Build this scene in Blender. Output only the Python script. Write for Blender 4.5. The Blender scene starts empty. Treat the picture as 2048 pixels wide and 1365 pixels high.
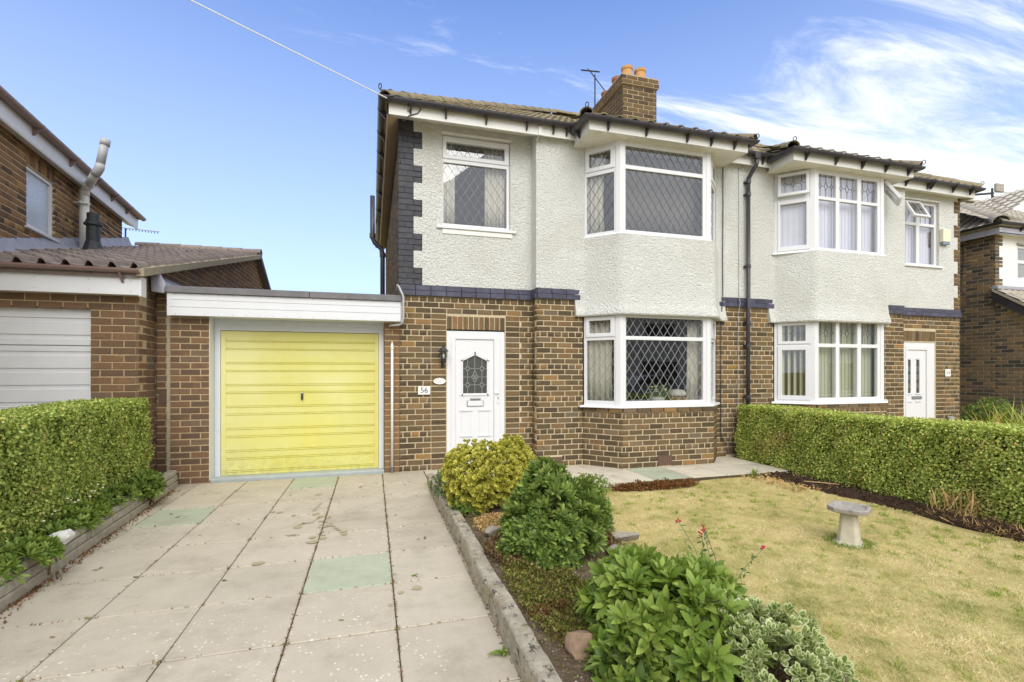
import bpy, bmesh, math, random
import numpy as np
from mathutils import Vector, Matrix, Quaternion

random.seed(7)
rng = np.random.default_rng(7)
SC = bpy.context.scene
COL = SC.collection
R = math.radians

# ------------------------------------------------------------------ camera, sky, sun, exposure
cam_d = bpy.data.cameras.new('camera')
cam = bpy.data.objects.new('camera', cam_d)
COL.objects.link(cam)
cam.location = (0, 0, 1.5)
cam.rotation_euler = (R(90), 0, R(-16))
cam_d.sensor_width = 36
cam_d.lens = 36 * 973 / 2048
cam_d.shift_y = 60.5 / 2048
cam_d.clip_start = 0.05
cam_d.clip_end = 2000
SC.camera = cam

SUN_EL, SUN_AZ = 40, 186          # azimuth measured clockwise from +Y: the veiled sun stands behind the viewer
world = bpy.data.worlds.new('World')
SC.world = world
world.use_nodes = True
wn, wl = world.node_tree.nodes, world.node_tree.links
wn.clear()


def wnode(t, **kw):
    n = wn.new(t)
    for k, v in kw.items():
        setattr(n, k, v)
    return n


w_out = wnode('ShaderNodeOutputWorld')
w_bg = wnode('ShaderNodeBackground')
w_bg.inputs['Strength'].default_value = 0.15
w_sky = wnode('ShaderNodeTexSky', sky_type='NISHITA', sun_disc=False)
w_sky.sun_elevation = R(SUN_EL)
w_sky.sun_rotation = R(SUN_AZ)
w_sky.altitude = 0
w_sky.air_density = 1.0
w_sky.dust_density = 0.6
w_sky.ozone_density = 1.5
w_tc = wnode('ShaderNodeTexCoord')
w_sep = wnode('ShaderNodeSeparateXYZ')
wl.new(w_tc.outputs['Generated'], w_sep.inputs[0])


def wmath(op, a, b=None, clamp=False):
    n = wnode('ShaderNodeMath', operation=op, use_clamp=clamp)
    for i, v in enumerate((a, b)):
        if v is None:
            continue
        if isinstance(v, (int, float)):
            n.inputs[i].default_value = v
        else:
            wl.new(v, n.inputs[i])
    return n.outputs[0]


# cirrus: direction projected on a high flat layer, streaked
zc = wmath('MAXIMUM', w_sep.outputs['Z'], 0.0)
den = wmath('ADD', zc, 0.16)
cx = wmath('DIVIDE', w_sep.outputs['X'], den)
cy = wmath('DIVIDE', w_sep.outputs['Y'], den)
w_comb = wnode('ShaderNodeCombineXYZ')
wl.new(cx, w_comb.inputs[0])
wl.new(cy, w_comb.inputs[1])
w_map = wnode('ShaderNodeMapping')
w_map.inputs['Rotation'].default_value = (0, 0, R(62))
w_map.inputs['Scale'].default_value = (0.42, 1.7, 1)
w_map.inputs['Location'].default_value = (2.35, 0.65, 0)
wl.new(w_comb.outputs[0], w_map.inputs[0])
w_n1 = wnode('ShaderNodeTexNoise')
w_n1.inputs['Scale'].default_value = 2.1
w_n1.inputs['Detail'].default_value = 9
w_n1.inputs['Roughness'].default_value = 0.68
w_n1.inputs['Distortion'].default_value = 0.9
wl.new(w_map.outputs[0], w_n1.inputs['Vector'])
w_map2 = wnode('ShaderNodeMapping')
w_map2.inputs['Location'].default_value = (0.3, 2.1, 0)
wl.new(w_comb.outputs[0], w_map2.inputs[0])
w_n2 = wnode('ShaderNodeTexNoise')
w_n2.inputs['Scale'].default_value = 0.62
w_n2.inputs['Detail'].default_value = 2
wl.new(w_map2.outputs[0], w_n2.inputs['Vector'])
cov = wmath('ADD', w_n1.outputs[0], wmath('MULTIPLY', wmath('SUBTRACT', w_n2.outputs[0], 0.5), 0.7))
# the sky clears towards the houses; overhead and behind the viewer it is overcast, as the grey panes show
fwd = wmath('ADD', wmath('MULTIPLY', w_sep.outputs['X'], math.sin(R(16))), wmath('MULTIPLY', w_sep.outputs['Y'], math.cos(R(16))))
rgt = wmath('SUBTRACT', wmath('MULTIPLY', w_sep.outputs['X'], math.cos(R(16))), wmath('MULTIPLY', w_sep.outputs['Y'], math.sin(R(16))))
w_back = wnode('ShaderNodeMapRange', interpolation_type='SMOOTHSTEP')
for i_, v_ in enumerate((0.60, -0.25, 0.0, 0.5)):
    w_back.inputs[i_ + 1].default_value = v_
wl.new(fwd, w_back.inputs[0])
cov = wmath('ADD', cov, w_back.outputs[0])
cov = wmath('ADD', cov, wmath('MULTIPLY', rgt, 0.34))
w_mr = wnode('ShaderNodeMapRange', interpolation_type='SMOOTHSTEP')
w_mr.inputs['From Min'].default_value = 0.50
w_mr.inputs['From Max'].default_value = 0.80
wl.new(cov, w_mr.inputs['Value'])
cloud = wmath('MULTIPLY', w_mr.outputs[0], 0.96)
w_hsv = wnode('ShaderNodeHueSaturation')
w_hsv.inputs['Hue'].default_value = 0.515
w_hsv.inputs['Saturation'].default_value = 1.12
w_hsv.inputs['Value'].default_value = 1.0
wl.new(w_sky.outputs[0], w_hsv.inputs['Color'])
# pale air low over the roofs
hz = wnode('ShaderNodeMapRange')
hz.inputs['From Min'].default_value = 0.0
hz.inputs['From Max'].default_value = 0.74
hz.inputs['To Min'].default_value = 0.86
hz.inputs['To Max'].default_value = 0.0
wl.new(zc, hz.inputs['Value'])
w_mixh = wnode('ShaderNodeMix', data_type='RGBA')
wl.new(hz.outputs[0], w_mixh.inputs[0])
w_tint = wnode('ShaderNodeMix', data_type='RGBA', blend_type='MULTIPLY')
w_tint.inputs[0].default_value = 1
wl.new(w_hsv.outputs[0], w_tint.inputs[6])
w_tint.inputs[7].default_value = (0.50, 0.88, 1.18, 1)
wl.new(w_tint.outputs[2], w_mixh.inputs[6])
w_mixh.inputs[7].default_value = (3.7, 4.15, 4.8, 1)
w_mix = wnode('ShaderNodeMix', data_type='RGBA')
wl.new(cloud, w_mix.inputs[0])
wl.new(w_mixh.outputs[2], w_mix.inputs[6])
w_mix.inputs[7].default_value = (5.5, 5.6, 5.75, 1)
wl.new(w_mix.outputs[2], w_bg.inputs['Color'])
wl.new(w_bg.outputs[0], w_out.inputs[0])

sun_d = bpy.data.lights.new('sun', 'SUN')
sun_d.energy = 1.5
sun_d.angle = R(45)
sun_d.color = (1.0, 0.96, 0.89)
sun = bpy.data.objects.new('sun', sun_d)
COL.objects.link(sun)
sdir = Vector((math.sin(R(SUN_AZ)) * math.cos(R(SUN_EL)), math.cos(R(SUN_AZ)) * math.cos(R(SUN_EL)), math.sin(R(SUN_EL))))
sun.rotation_euler = (-sdir).to_track_quat('-Z', 'Y').to_euler()
sun.location = (-6, -10, 14)

SC.view_settings.view_transform = 'Standard'
SC.view_settings.look = 'None'
SC.view_settings.gamma = 1
SC.view_settings.use_curve_mapping = False
SC.view_settings.exposure = 0.68
SC.render.engine = 'CYCLES'
SC.cycles.max_bounces = 8
SC.cycles.transparent_max_bounces = 16
SC.cycles.use_denoising = True
SC.cycles.caustics_reflective = False
SC.cycles.caustics_refractive = False

# ------------------------------------------------------------------ camera maths (only to rank pieces by size in view)
_c, _s = math.cos(R(16)), math.sin(R(16))


def in_view(p, m=0.04):
    Z = p[0] * _s + p[1] * _c
    if Z < 0.3:
        return False
    x = (1024 + 973 * (p[0] * _c - p[1] * _s) / Z) / 2048
    y = (743 - 973 * (p[2] - 1.5) / Z) / 1365
    return -m < x < 1 + m and -m < y < 1 + m


# ------------------------------------------------------------------ materials
def srgb(r, g, b):
    f = lambda c: (c / 255 / 12.92) if c / 255 <= 0.04045 else ((c / 255 + 0.055) / 1.055) ** 2.4
    return (f(r), f(g), f(b), 1)


class NT:
    """small helper round a material's node tree"""
    def __init__(s, name):
        s.m = bpy.data.materials.new(name)
        s.m.use_nodes = True
        s.n, s.l = s.m.node_tree.nodes, s.m.node_tree.links
        s.n.clear()
        s.out = s.n.new('ShaderNodeOutputMaterial')
        s.p = s.n.new('ShaderNodeBsdfPrincipled')
        s.l.new(s.p.outputs[0], s.out.inputs[0])
        s._tc = None

    def node(s, t, **kw):
        n = s.n.new(t)
        for k, v in kw.items():
            setattr(n, k, v)
        return n

    def put(s, v, sock):
        if isinstance(v, (int, float)):
            sock.default_value = v
        elif isinstance(v, tuple):
            sock.default_value = v if len(v) == 4 or sock.type != 'RGBA' else (*v, 1)
        else:
            s.l.new(v, sock)

    def tc(s, scale=None, rot=None, loc=None):
        if s._tc is None:
            s._tc = s.node('ShaderNodeTexCoord').outputs['Object']
        if scale is None and rot is None and loc is None:
            return s._tc
        m = s.node('ShaderNodeMapping')
        m.inputs['Scale'].default_value = scale or (1, 1, 1)
        m.inputs['Rotation'].default_value = rot or (0, 0, 0)
        m.inputs['Location'].default_value = loc or (0, 0, 0)
        s.l.new(s._tc, m.inputs[0])
        return m.outputs[0]

    def pos(s):
        s._tc = s.node('ShaderNodeNewGeometry').outputs['Position']

    def shift_by(s, r):
        a = s.node('ShaderNodeVectorMath', operation='ADD')
        c = s.node('ShaderNodeCombineXYZ')
        for i, q in enumerate((41.0, 23.0, 57.0)):
            s.put(s.math('MULTIPLY', r, q), c.inputs[i])
        s.l.new(s.tc(), a.inputs[0])
        s.l.new(c.outputs[0], a.inputs[1])
        s._tc = a.outputs[0]

    def noise(s, scale, detail=4, rough=0.55, vec=None, dist=0.0):
        n = s.node('ShaderNodeTexNoise')
        n.inputs['Scale'].default_value = scale
        n.inputs['Detail'].default_value = detail
        n.inputs['Roughness'].default_value = rough
        n.inputs['Distortion'].default_value = dist
        s.l.new(vec if vec is not None else s.tc(), n.inputs['Vector'])
        return n.outputs[0]

    def voro(s, scale, feature='F1', vec=None, rnd=1.0):
        n = s.node('ShaderNodeTexVoronoi', feature=feature)
        n.inputs['Scale'].default_value = scale
        n.inputs['Randomness'].default_value = rnd
        s.l.new(vec if vec is not None else s.tc(), n.inputs['Vector'])
        return n.outputs['Distance']

    def ramp(s, v, stops, interp='LINEAR'):
        n = s.node('ShaderNodeValToRGB')
        n.color_ramp.interpolation = interp
        e = n.color_ramp.elements
        while len(e) < len(stops):
            e.new(0.5)
        for q, (p, c) in zip(e, stops):
            q.position = p
            q.color = c if len(c) == 4 else (*c, 1)
        s.put(v, n.inputs[0])
        return n.outputs[0]

    def mr(s, v, a, b, c=0.0, d=1.0):
        n = s.node('ShaderNodeMapRange')
        for i, q in enumerate((a, b, c, d)):
            n.inputs[i + 1].default_value = q
        s.put(v, n.inputs[0])
        return n.outputs[0]

    def math(s, op, a, b=0.0, clamp=False):
        n = s.node('ShaderNodeMath', operation=op, use_clamp=clamp)
        s.put(a, n.inputs[0])
        s.put(b, n.inputs[1])
        return n.outputs[0]

    def mix(s, f, a, b, mode='MIX'):
        n = s.node('ShaderNodeMix', data_type='RGBA', blend_type=mode)
        s.put(f, n.inputs[0])
        s.put(a, n.inputs[6])
        s.put(b, n.inputs[7])
        return n.outputs[2]

    def rand(s):
        """one random number per piece, whether the piece is an object or an island of a joined mesh"""
        g = s.node('ShaderNodeNewGeometry').outputs['Random Per Island']
        o = s.node('ShaderNodeObjectInfo').outputs['Random']
        return s.math('FRACT', s.math('ADD', g, o))

    def bump(s, h, strength=0.5, dist=0.01):
        n = s.node('ShaderNodeBump')
        n.inputs['Strength'].default_value = strength
        n.inputs['Distance'].default_value = dist
        s.l.new(h, n.inputs['Height'])
        s.l.new(n.outputs[0], s.p.inputs['Normal'])
        return n

    def col(s, v):
        s.put(v, s.p.inputs['Base Color'])

    def set(s, **kw):
        for k, v in kw.items():
            s.put(v, s.p.inputs[k.replace('_', ' ')])
        return s


MAT = {}


def plain(name, c, rough=0.6, var=0.12, scale=6, bump=0.0, bscale=60, metallic=0.0, spec=0.4, dirt=None, rnd=0.0, bdist=0.004):
    """painted / plastic / stone surface: base colour with soft mottling, optional dirt stains and relief"""
    k = NT(name)
    if rnd:
        k.shift_by(k.rand())
    lo = tuple(x * (1 - var) for x in c[:3])
    hi = tuple(min(1, x * (1 + var)) for x in c[:3])
    col = k.ramp(k.noise(scale, 5), [(0.3, lo), (0.7, hi)])
    if rnd:
        v = k.mr(k.rand(), 0, 1, 1 - rnd, 1 + rnd)
        h = k.node('ShaderNodeHueSaturation')
        k.l.new(v, h.inputs['Value'])
        k.l.new(col, h.inputs['Color'])
        col = h.outputs[0]
    if dirt:
        col = k.mix(k.mr(k.noise(dirt[1], 7, 0.7, vec=k.tc(dirt[3] if len(dirt) > 3 else (1, 1, 1))), dirt[2], dirt[2] + 0.18), col, dirt[0])
    k.col(col)
    k.set(Roughness=rough, Metallic=metallic, Specular_IOR_Level=spec)
    if bump:
        k.bump(k.noise(bscale, 6, 0.65), bump, bdist)
    MAT[name] = k.m
    return k.m


def brick_mat(name, stops, warmth=0.36):
    k = NT(name)
    r = k.rand()
    k.shift_by(r)
    base = k.ramp(r, stops)
    n1 = k.noise(26, 5, 0.65)
    col = k.mix(k.mr(n1, 0.4, 0.75, 0, 0.6), base, k.mix(0.5, base, srgb(74, 62, 50)))
    n2 = k.noise(9, 3, 0.6)
    r2 = k.math('FRACT', k.math('MULTIPLY', r, 17.31))
    warm = k.math('MULTIPLY', k.mr(n2, 0.5, 0.72), k.mr(r2, 0.45, 1.0))
    col = k.mix(k.math('MULTIPLY', warm, warmth), col, srgb(168, 130, 84))
    col = k.mix(k.mr(k.noise(140, 3, 0.6), 0.62, 0.75, 0, 0.5), col, srgb(196, 170, 138))
    col = k.mix(k.mr(k.noise(120, 3, 0.6, vec=k.tc(loc=(3, 7, 1))), 0.64, 0.74, 0, 0.6), col, srgb(52, 40, 34))
    k.col(col)
    k.set(Roughness=0.9, Specular_IOR_Level=0.2)
    k.bump(k.math('ADD', k.noise(90, 6, 0.7), k.math('MULTIPLY', n1, 0.6)), 0.55, 0.005)
    MAT[name] = k.m
    return k.m


brick_mat('brick_brown', [(0.0, srgb(82, 71, 56)), (0.3, srgb(100, 86, 65)), (0.55, srgb(112, 94, 68)), (0.78, srgb(124, 100, 69)), (0.9, srgb(112, 102, 86)), (1.0, srgb(154, 118, 72))])
brick_mat('brick_orange', [(0.0, srgb(112, 92, 70)), (0.4, srgb(130, 102, 74)), (0.8, srgb(140, 110, 78)), (1.0, srgb(108, 92, 76))])
brick_mat('brick_red', [(0.0, srgb(102, 84, 70)), (0.4, srgb(118, 94, 74)), (0.75, srgb(132, 102, 76)), (1.0, srgb(114, 100, 88))])
brick_mat('brick_tan', [(0.0, srgb(86, 70, 60)), (0.25, srgb(118, 92, 70)), (0.5, srgb(150, 116, 80)), (0.75, srgb(132, 100, 72)), (1.0, srgb(170, 132, 86))])
brick_mat('brick_sooty', [(0.0, srgb(74, 64, 54)), (0.4, srgb(98, 82, 62)), (0.8, srgb(116, 96, 70)), (1.0, srgb(84, 76, 68))], 0.12)
brick_mat('brick_multi', [(0.0, srgb(72, 70, 66)), (0.3, srgb(102, 92, 76)), (0.5, srgb(136, 116, 86)), (0.75, srgb(114, 100, 80)), (0.9, srgb(150, 122, 86)), (1.0, srgb(94, 90, 82))], 0.15)
plain('brick_black', srgb(62, 62, 68), 0.62, 0.3, 20, 0.7, 70, spec=0.45, rnd=0.16)
plain('brick_blue', srgb(66, 66, 84), 0.42, 0.35, 10, 0.35, 60, spec=0.5, rnd=0.2, dirt=(srgb(110, 108, 118), 30, 0.62, (1, 1, 0.3)))


def mortar(name, c):
    k = NT(name)
    col = k.ramp(k.noise(14, 6, 0.7), [(0.25, tuple(x * 0.72 for x in c[:3])), (0.6, c[:3])])
    col = k.mix(k.mr(k.noise(2.1, 3), 0.55, 0.75, 0, 0.35), col, srgb(150, 138, 112))
    k.col(col)
    k.set(Roughness=0.95, Specular_IOR_Level=0.1)
    k.bump(k.noise(180, 5, 0.7), 0.8, 0.004)
    MAT[name] = k.m


mortar('mortar_cream', srgb(208, 192, 160))
mortar('mortar_buff', srgb(190, 168, 134))
mortar('mortar_grey', srgb(170, 160, 144))


def render_mat():
    k = NT('roughcast_white')
    n = k.noise(30, 6, 0.68, dist=0.7)
    v = k.voro(44, 'SMOOTH_F1')
    big = k.noise(1.6, 5, 0.6)
    col = k.ramp(big, [(0.3, srgb(230, 231, 226)), (0.7, srgb(240, 241, 237))])
    col = k.mix(k.mr(n, 0.28, 0.42, 0.55, 0), col, srgb(176, 172, 160))
    stain = k.math('ADD', k.noise(2.4, 6, 0.7, vec=k.tc((1.6, 1.6, 0.35))), k.math('MULTIPLY', k.math('SUBTRACT', k.noise(9, 3, 0.6, vec=k.tc((1, 1, 0.1))), 0.5), 0.25))
    col = k.mix(k.mr(stain, 0.58, 0.78, 0, 0.22), col, srgb(190, 184, 164))
    patch = k.mr(k.noise(0.8, 2, 0.5, vec=k.tc(loc=(4.2, 1.0, 2.5))), 0.56, 0.60)
    col = k.mix(k.math('MULTIPLY', patch, 0.35), col, srgb(222, 220, 210))
    k.col(col)
    k.set(Roughness=0.85, Specular_IOR_Level=0.2)
    n = k.math('ADD', n, k.math('MULTIPLY', k.noise(75, 4, 0.7), 0.28))
    h = k.math('ADD', n, k.math('MULTIPLY', k.math('SUBTRACT', 1.0, v), 0.35))
    k.bump(h, 1.0, 0.05)
    MAT['roughcast_white'] = k.m


render_mat()
plain('render_smooth', srgb(232, 232, 226), 0.8, 0.03, 3)
plain('upvc_white', srgb(222, 223, 226), 0.32, 0.015, 3, spec=0.5)
plain('fascia_white', srgb(226, 226, 222), 0.42, 0.03, 4, spec=0.45, dirt=(srgb(186, 182, 160), 3.2, 0.60, (1, 1, 3)))
plain('soffit_white', srgb(230, 228, 216), 0.5, 0.05, 3, dirt=(srgb(196, 190, 160), 2.5, 0.55))
plain('garage_white', srgb(220, 222, 226), 0.45, 0.03, 4)
plain('frame_grey_white', srgb(212, 216, 222), 0.5, 0.04, 5, dirt=(srgb(180, 186, 192), 4, 0.62))
plain('flaking_white', srgb(224, 224, 220), 0.6, 0.04, 4, dirt=(srgb(120, 116, 112), 14, 0.62, (1, 1, 0.3)))
plain('tan_paint', srgb(206, 186, 156), 0.55, 0.05, 4, dirt=(srgb(170, 150, 122), 5, 0.6))
plain('black_plastic', srgb(58, 56, 62), 0.36, 0.25, 5, spec=0.5, dirt=(srgb(104, 100, 102), 4, 0.6))
plain('black_iron', srgb(52, 54, 58), 0.5, 0.2, 20, 0.2, 120)
plain('brown_plastic', srgb(138, 116, 112), 0.4, 0.1, 5, dirt=(srgb(96, 84, 84), 4, 0.62))
plain('grey_plastic', srgb(172, 172, 174), 0.4, 0.05, 5, dirt=(srgb(140, 138, 138), 6, 0.62))
plain('lead_sheet', srgb(162, 162, 172), 0.5, 0.15, 6, 0.4, 12, bdist=0.02)
plain('felt_grey', srgb(112, 110, 112), 0.9, 0.12, 6, 0.5, 120, dirt=(srgb(140, 134, 128), 5, 0.6))
plain('came_lead', srgb(122, 124, 128), 0.45, 0.1, 30, metallic=0.3)
plain('came_pale', srgb(156, 156, 152), 0.35, 0.05, 30)
plain('came_dark', srgb(84, 86, 94), 0.4, 0.1, 30)
plain('chrome_dull', srgb(150, 150, 150), 0.3, 0.05, 20, metallic=0.7)
plain('curtain_cloth', srgb(222, 218, 206), 0.9, 0.05, 12)
plain('net_white', srgb(226, 226, 232), 0.9, 0.04, 6)
plain('blind_green', srgb(206, 208, 180), 0.85, 0.04, 6)
plain('blind_lavender', srgb(226, 226, 242), 0.85, 0.03, 6)
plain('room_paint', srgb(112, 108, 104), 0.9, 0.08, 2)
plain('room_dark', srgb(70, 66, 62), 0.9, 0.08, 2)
plain('pot_clay', srgb(196, 150, 98), 0.85, 0.12, 12, 0.3, 40, dirt=(srgb(120, 96, 74), 6, 0.6))
plain('pot_dark', srgb(150, 106, 78), 0.85, 0.16, 12, 0.3, 40, dirt=(srgb(80, 68, 60), 6, 0.58))
plain('tile_concrete', srgb(146, 128, 112), 0.95, 0.18, 7, 0.6, 60, rnd=0.16, dirt=(srgb(96, 86, 76), 9, 0.56))
plain('tile_brown', srgb(132, 120, 112), 0.92, 0.16, 7, 0.6, 60, rnd=0.14, dirt=(srgb(84, 76, 72), 9, 0.55))
plain('tile_grey', srgb(170, 162, 148), 0.92, 0.12, 7, 0.5, 60, rnd=0.1, dirt=(srgb(124, 116, 106), 8, 0.58))
plain('tile_mossy', srgb(134, 124, 100), 0.95, 0.2, 16, 0.8, 50, rnd=0.2, dirt=(srgb(176, 160, 116), 24, 0.56))
plain('verge_mortar', srgb(160, 150, 128), 0.95, 0.2, 18, 0.8, 40, dirt=(srgb(108, 100, 84), 18, 0.55))
plain('wood_pale', srgb(180, 150, 110), 0.7, 0.1, 5)
plain('stone_grey', srgb(164, 157, 144), 0.95, 0.16, 12, 0.9, 35, dirt=(srgb(92, 86, 78), 14, 0.58), bdist=0.012)
plain('stone_brown', srgb(146, 122, 100), 0.95, 0.14, 8, 0.7, 30, dirt=(srgb(110, 84, 66), 9, 0.6), bdist=0.012)
plain('stone_white', srgb(222, 220, 216), 0.85, 0.08, 9, 0.6, 40, dirt=(srgb(176, 172, 164), 12, 0.62))
plain('stone_bath', srgb(196, 188, 168), 0.95, 0.08, 14, 0.9, 120, dirt=(srgb(156, 148, 132), 10, 0.62), bdist=0.006)
plain('stone_bath_bowl', srgb(158, 152, 144), 0.95, 0.16, 16, 0.8, 70, dirt=(srgb(108, 104, 98), 12, 0.55), bdist=0.006)
plain('sill_concrete', srgb(170, 178, 178), 0.85, 0.08, 8, 0.3, 60, dirt=(srgb(140, 146, 146), 6, 0.6))
plain('sign_white', srgb(238, 236, 230), 0.4, 0.02, 3)
plain('sign_black', srgb(40, 40, 42), 0.5, 0.02, 3)
plain('sign_grey', srgb(128, 130, 134), 0.5, 0.02, 3)
plain('alarm_cream', srgb(226, 220, 196), 0.45, 0.03, 4)
plain('alarm_blue', srgb(120, 140, 160), 0.3, 0.05, 4)
plain('terracotta_vent', srgb(104, 82, 68), 0.9, 0.12, 20, 0.4, 60)
plain('stem_brown', srgb(96, 78, 56), 0.9, 0.2, 20)
plain('hedge_inside', srgb(66, 60, 38), 0.95, 0.35, 40)
plain('asphalt', srgb(74, 74, 76), 0.95, 0.2, 20, 0.5, 120)
plain('opposite_wall', srgb(214, 208, 192), 0.9, 0.06, 2)
plain('opposite_roof', srgb(96, 72, 60), 0.9, 0.1, 4)
plain('dark_opening', srgb(40, 42, 46), 0.3, 0.05, 4)
plain('car_grey', srgb(150, 156, 164), 0.25, 0.03, 4, metallic=0.4)
plain('rubber', srgb(28, 28, 30), 0.8, 0.1, 20)
plain('flower_yellow', srgb(236, 214, 90), 0.7, 0.08, 20)
plain('flower_red', srgb(176, 54, 76), 0.7, 0.15, 30)
plain('flower_cream', srgb(236, 232, 206), 0.7, 0.08, 20)
plain('vase_white', srgb(216, 218, 220), 0.3, 0.04, 6)
plain('basket', srgb(150, 112, 72), 0.8, 0.15, 30, 0.5, 90)
plain('stain', srgb(166, 156, 126), 0.9, 0.06, 20)
plain('straw', srgb(184, 152, 100), 0.9, 0.2, 20, rnd=0.3)


def door_yellow():
    k = NT('garage_yellow')
    col = k.ramp(k.noise(2.2, 5, 0.6, vec=k.tc((0.5, 1, 2.2))), [(0.3, srgb(212, 206, 112)), (0.7, srgb(216, 212, 140))])
    col = k.mix(k.mr(k.noise(1.0, 3, vec=k.tc((0.8, 1, 0.6), loc=(4, 0, 0))), 0.52, 0.7, 0, 0.5), col, srgb(222, 214, 96))
    col = k.mix(k.mr(k.noise(9, 6, 0.7, vec=k.tc((0.25, 1, 3))), 0.62, 0.8, 0, 0.3), col, srgb(196, 190, 128))
    col = k.mix(k.mr(k.noise(0.7, 4, 0.6, vec=k.tc((1.2, 1, .8), loc=(1, 0, 2))), 0.45, 0.7, 0, 0.45), col, srgb(232, 228, 176))
    sep = k.node('ShaderNodeSeparateXYZ')
    k.l.new(k.tc(), sep.inputs[0])
    splash = k.math('MULTIPLY', k.mr(sep.outputs['Z'], 0.5, 0.05), k.mr(k.noise(14, 6, 0.7), 0.42, 0.7))
    col = k.mix(k.math('MULTIPLY', splash, 0.6), col, srgb(170, 162, 112))
    k.col(col)
    k.set(Roughness=0.55, Specular_IOR_Level=0.3)
    k.bump(k.noise(60, 3, vec=k.tc((0.2, 1, 3))), 0.06, 0.003)
    MAT['garage_yellow'] = k.m


door_yellow()


def slab_mat(name, c, speck):
    k = NT(name)
    v = k.mr(k.rand(), 0, 1, 0.93, 1.05)
    col = k.ramp(k.noise(3.2, 7, 0.65), [(0.3, tuple(x * 0.86 for x in c[:3])), (0.68, c[:3])])
    col = k.mix(k.mr(k.noise(190, 3, 0.7), 0.54, 0.72, 0, 0.6), col, tuple(x * 0.6 for x in c[:3]))
    col = k.mix(k.mr(k.noise(38, 6, 0.75, vec=k.tc(loc=(7, 3, 0))), 0.58, 0.74, 0, 0.4), col, tuple(x * 0.66 for x in c[:3]))
    col = k.mix(k.mr(k.noise(230, 2, 0.6, vec=k.tc(loc=(5, 2, 0))), 0.62, 0.74, 0, 0.4), col, srgb(222, 212, 196))
    # grey weathering blotches
    col = k.mix(k.mr(k.noise(2.0, 8, 0.72, vec=k.tc(loc=(1.3, 8, 0))), 0.5, 0.70, 0, 0.55), col, srgb(146, 138, 120))
    # pale lichen discs, in groups
    li = k.voro(32, 'F1', vec=k.tc(loc=(2, 1, 0)))
    grp = k.mr(k.noise(0.9, 2, vec=k.tc(loc=(6.2, 3.1, 0))), 0.5, 0.64)
    spot = k.math('MULTIPLY', k.mr(li, 0.26, 0.2), k.math('MULTIPLY', grp, k.mr(k.noise(14, 3), 0.48, 0.56)))
    col = k.mix(k.math('MULTIPLY', spot, 0.75 * speck), col, srgb(232, 228, 216))
    # oily drips
    dk = k.mr(k.noise(7, 3, 0.5, vec=k.tc(loc=(0, 4.4, 0))), 0.70, 0.74)
    zone = k.mr(k.noise(0.8, 1, vec=k.tc(loc=(3.2, 0.4, 0))), 0.55, 0.62)
    col = k.mix(k.math('MULTIPLY', k.math('MULTIPLY', dk, zone), 0.5), col, srgb(128, 116, 88))
    h = k.node('ShaderNodeHueSaturation')
    k.l.new(v, h.inputs['Value'])
    k.l.new(col, h.inputs['Color'])
    k.col(h.outputs[0])
    k.set(Roughness=0.9, Specular_IOR_Level=0.2)
    k.bump(k.math('ADD', k.noise(240, 4, 0.7), k.noise(20, 4)), 0.35, 0.004)
    MAT[name] = k.m


slab_mat('slab_buff', srgb(196, 186, 168), 1.0)
slab_mat('slab_green', srgb(180, 186, 162), 0.3)
slab_mat('slab_path', srgb(208, 200, 182), 0.1)


def ground_mat(name, stops, scale, bump_d, speck=None):
    k = NT(name)
    n = k.noise(scale, 9, 0.72)
    col = k.ramp(n, stops)
    if speck:
        col = k.mix(k.mr(k.voro(speck[1]), speck[2], speck[2] - 0.06, 0, 0.9), col, speck[0])
    k.col(col)
    k.set(Roughness=1.0, Specular_IOR_Level=0.1)
    k.bump(k.math('ADD', k.noise(scale * 3, 8, 0.75), n), 0.9, bump_d)
    MAT[name] = k.m


def kerb_mat():
    k = NT('kerb_lichen')
    col = k.ramp(k.noise(11, 7, 0.7), [(0.3, srgb(142, 134, 118)), (0.7, srgb(192, 184, 166))])
    col = k.mix(k.mr(k.noise(16, 8, 0.75, vec=k.tc((1, .6, 1.3))), 0.55, 0.61, 0, 0.85), col, srgb(66, 60, 50))
    col = k.mix(k.mr(k.noise(9, 5, 0.7, vec=k.tc(loc=(3, 1, 5))), 0.56, 0.66, 0, 0.7), col, srgb(150, 138, 92))
    col = k.mix(k.mr(k.noise(60, 4, 0.7, vec=k.tc(loc=(8, 1, 2))), 0.62, 0.68, 0, 0.6), col, srgb(214, 206, 188))
    k.col(col)
    k.set(Roughness=0.95, Specular_IOR_Level=0.15)
    k.bump(k.noise(50, 8, 0.75), 0.9, 0.012)
    MAT['kerb_lichen'] = k.m


kerb_mat()
ground_mat('soil', [(0.3, srgb(78, 66, 54)), (0.55, srgb(120, 104, 86)), (0.75, srgb(158, 142, 120))], 22, 0.02, (srgb(206, 196, 180), 60, 0.16))
ground_mat('soil_dark', [(0.3, srgb(44, 34, 28)), (0.55, srgb(78, 62, 50)), (0.8, srgb(110, 92, 74))], 16, 0.03)
ground_mat('joint_dirt', [(0.3, srgb(66, 58, 44)), (0.7, srgb(108, 97, 76))], 30, 0.01)
ground_mat('lawn_ground', [(0.28, srgb(132, 124, 78)), (0.45, srgb(172, 156, 104)), (0.7, srgb(196, 180, 128))], 3.2, 0.01)


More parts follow.
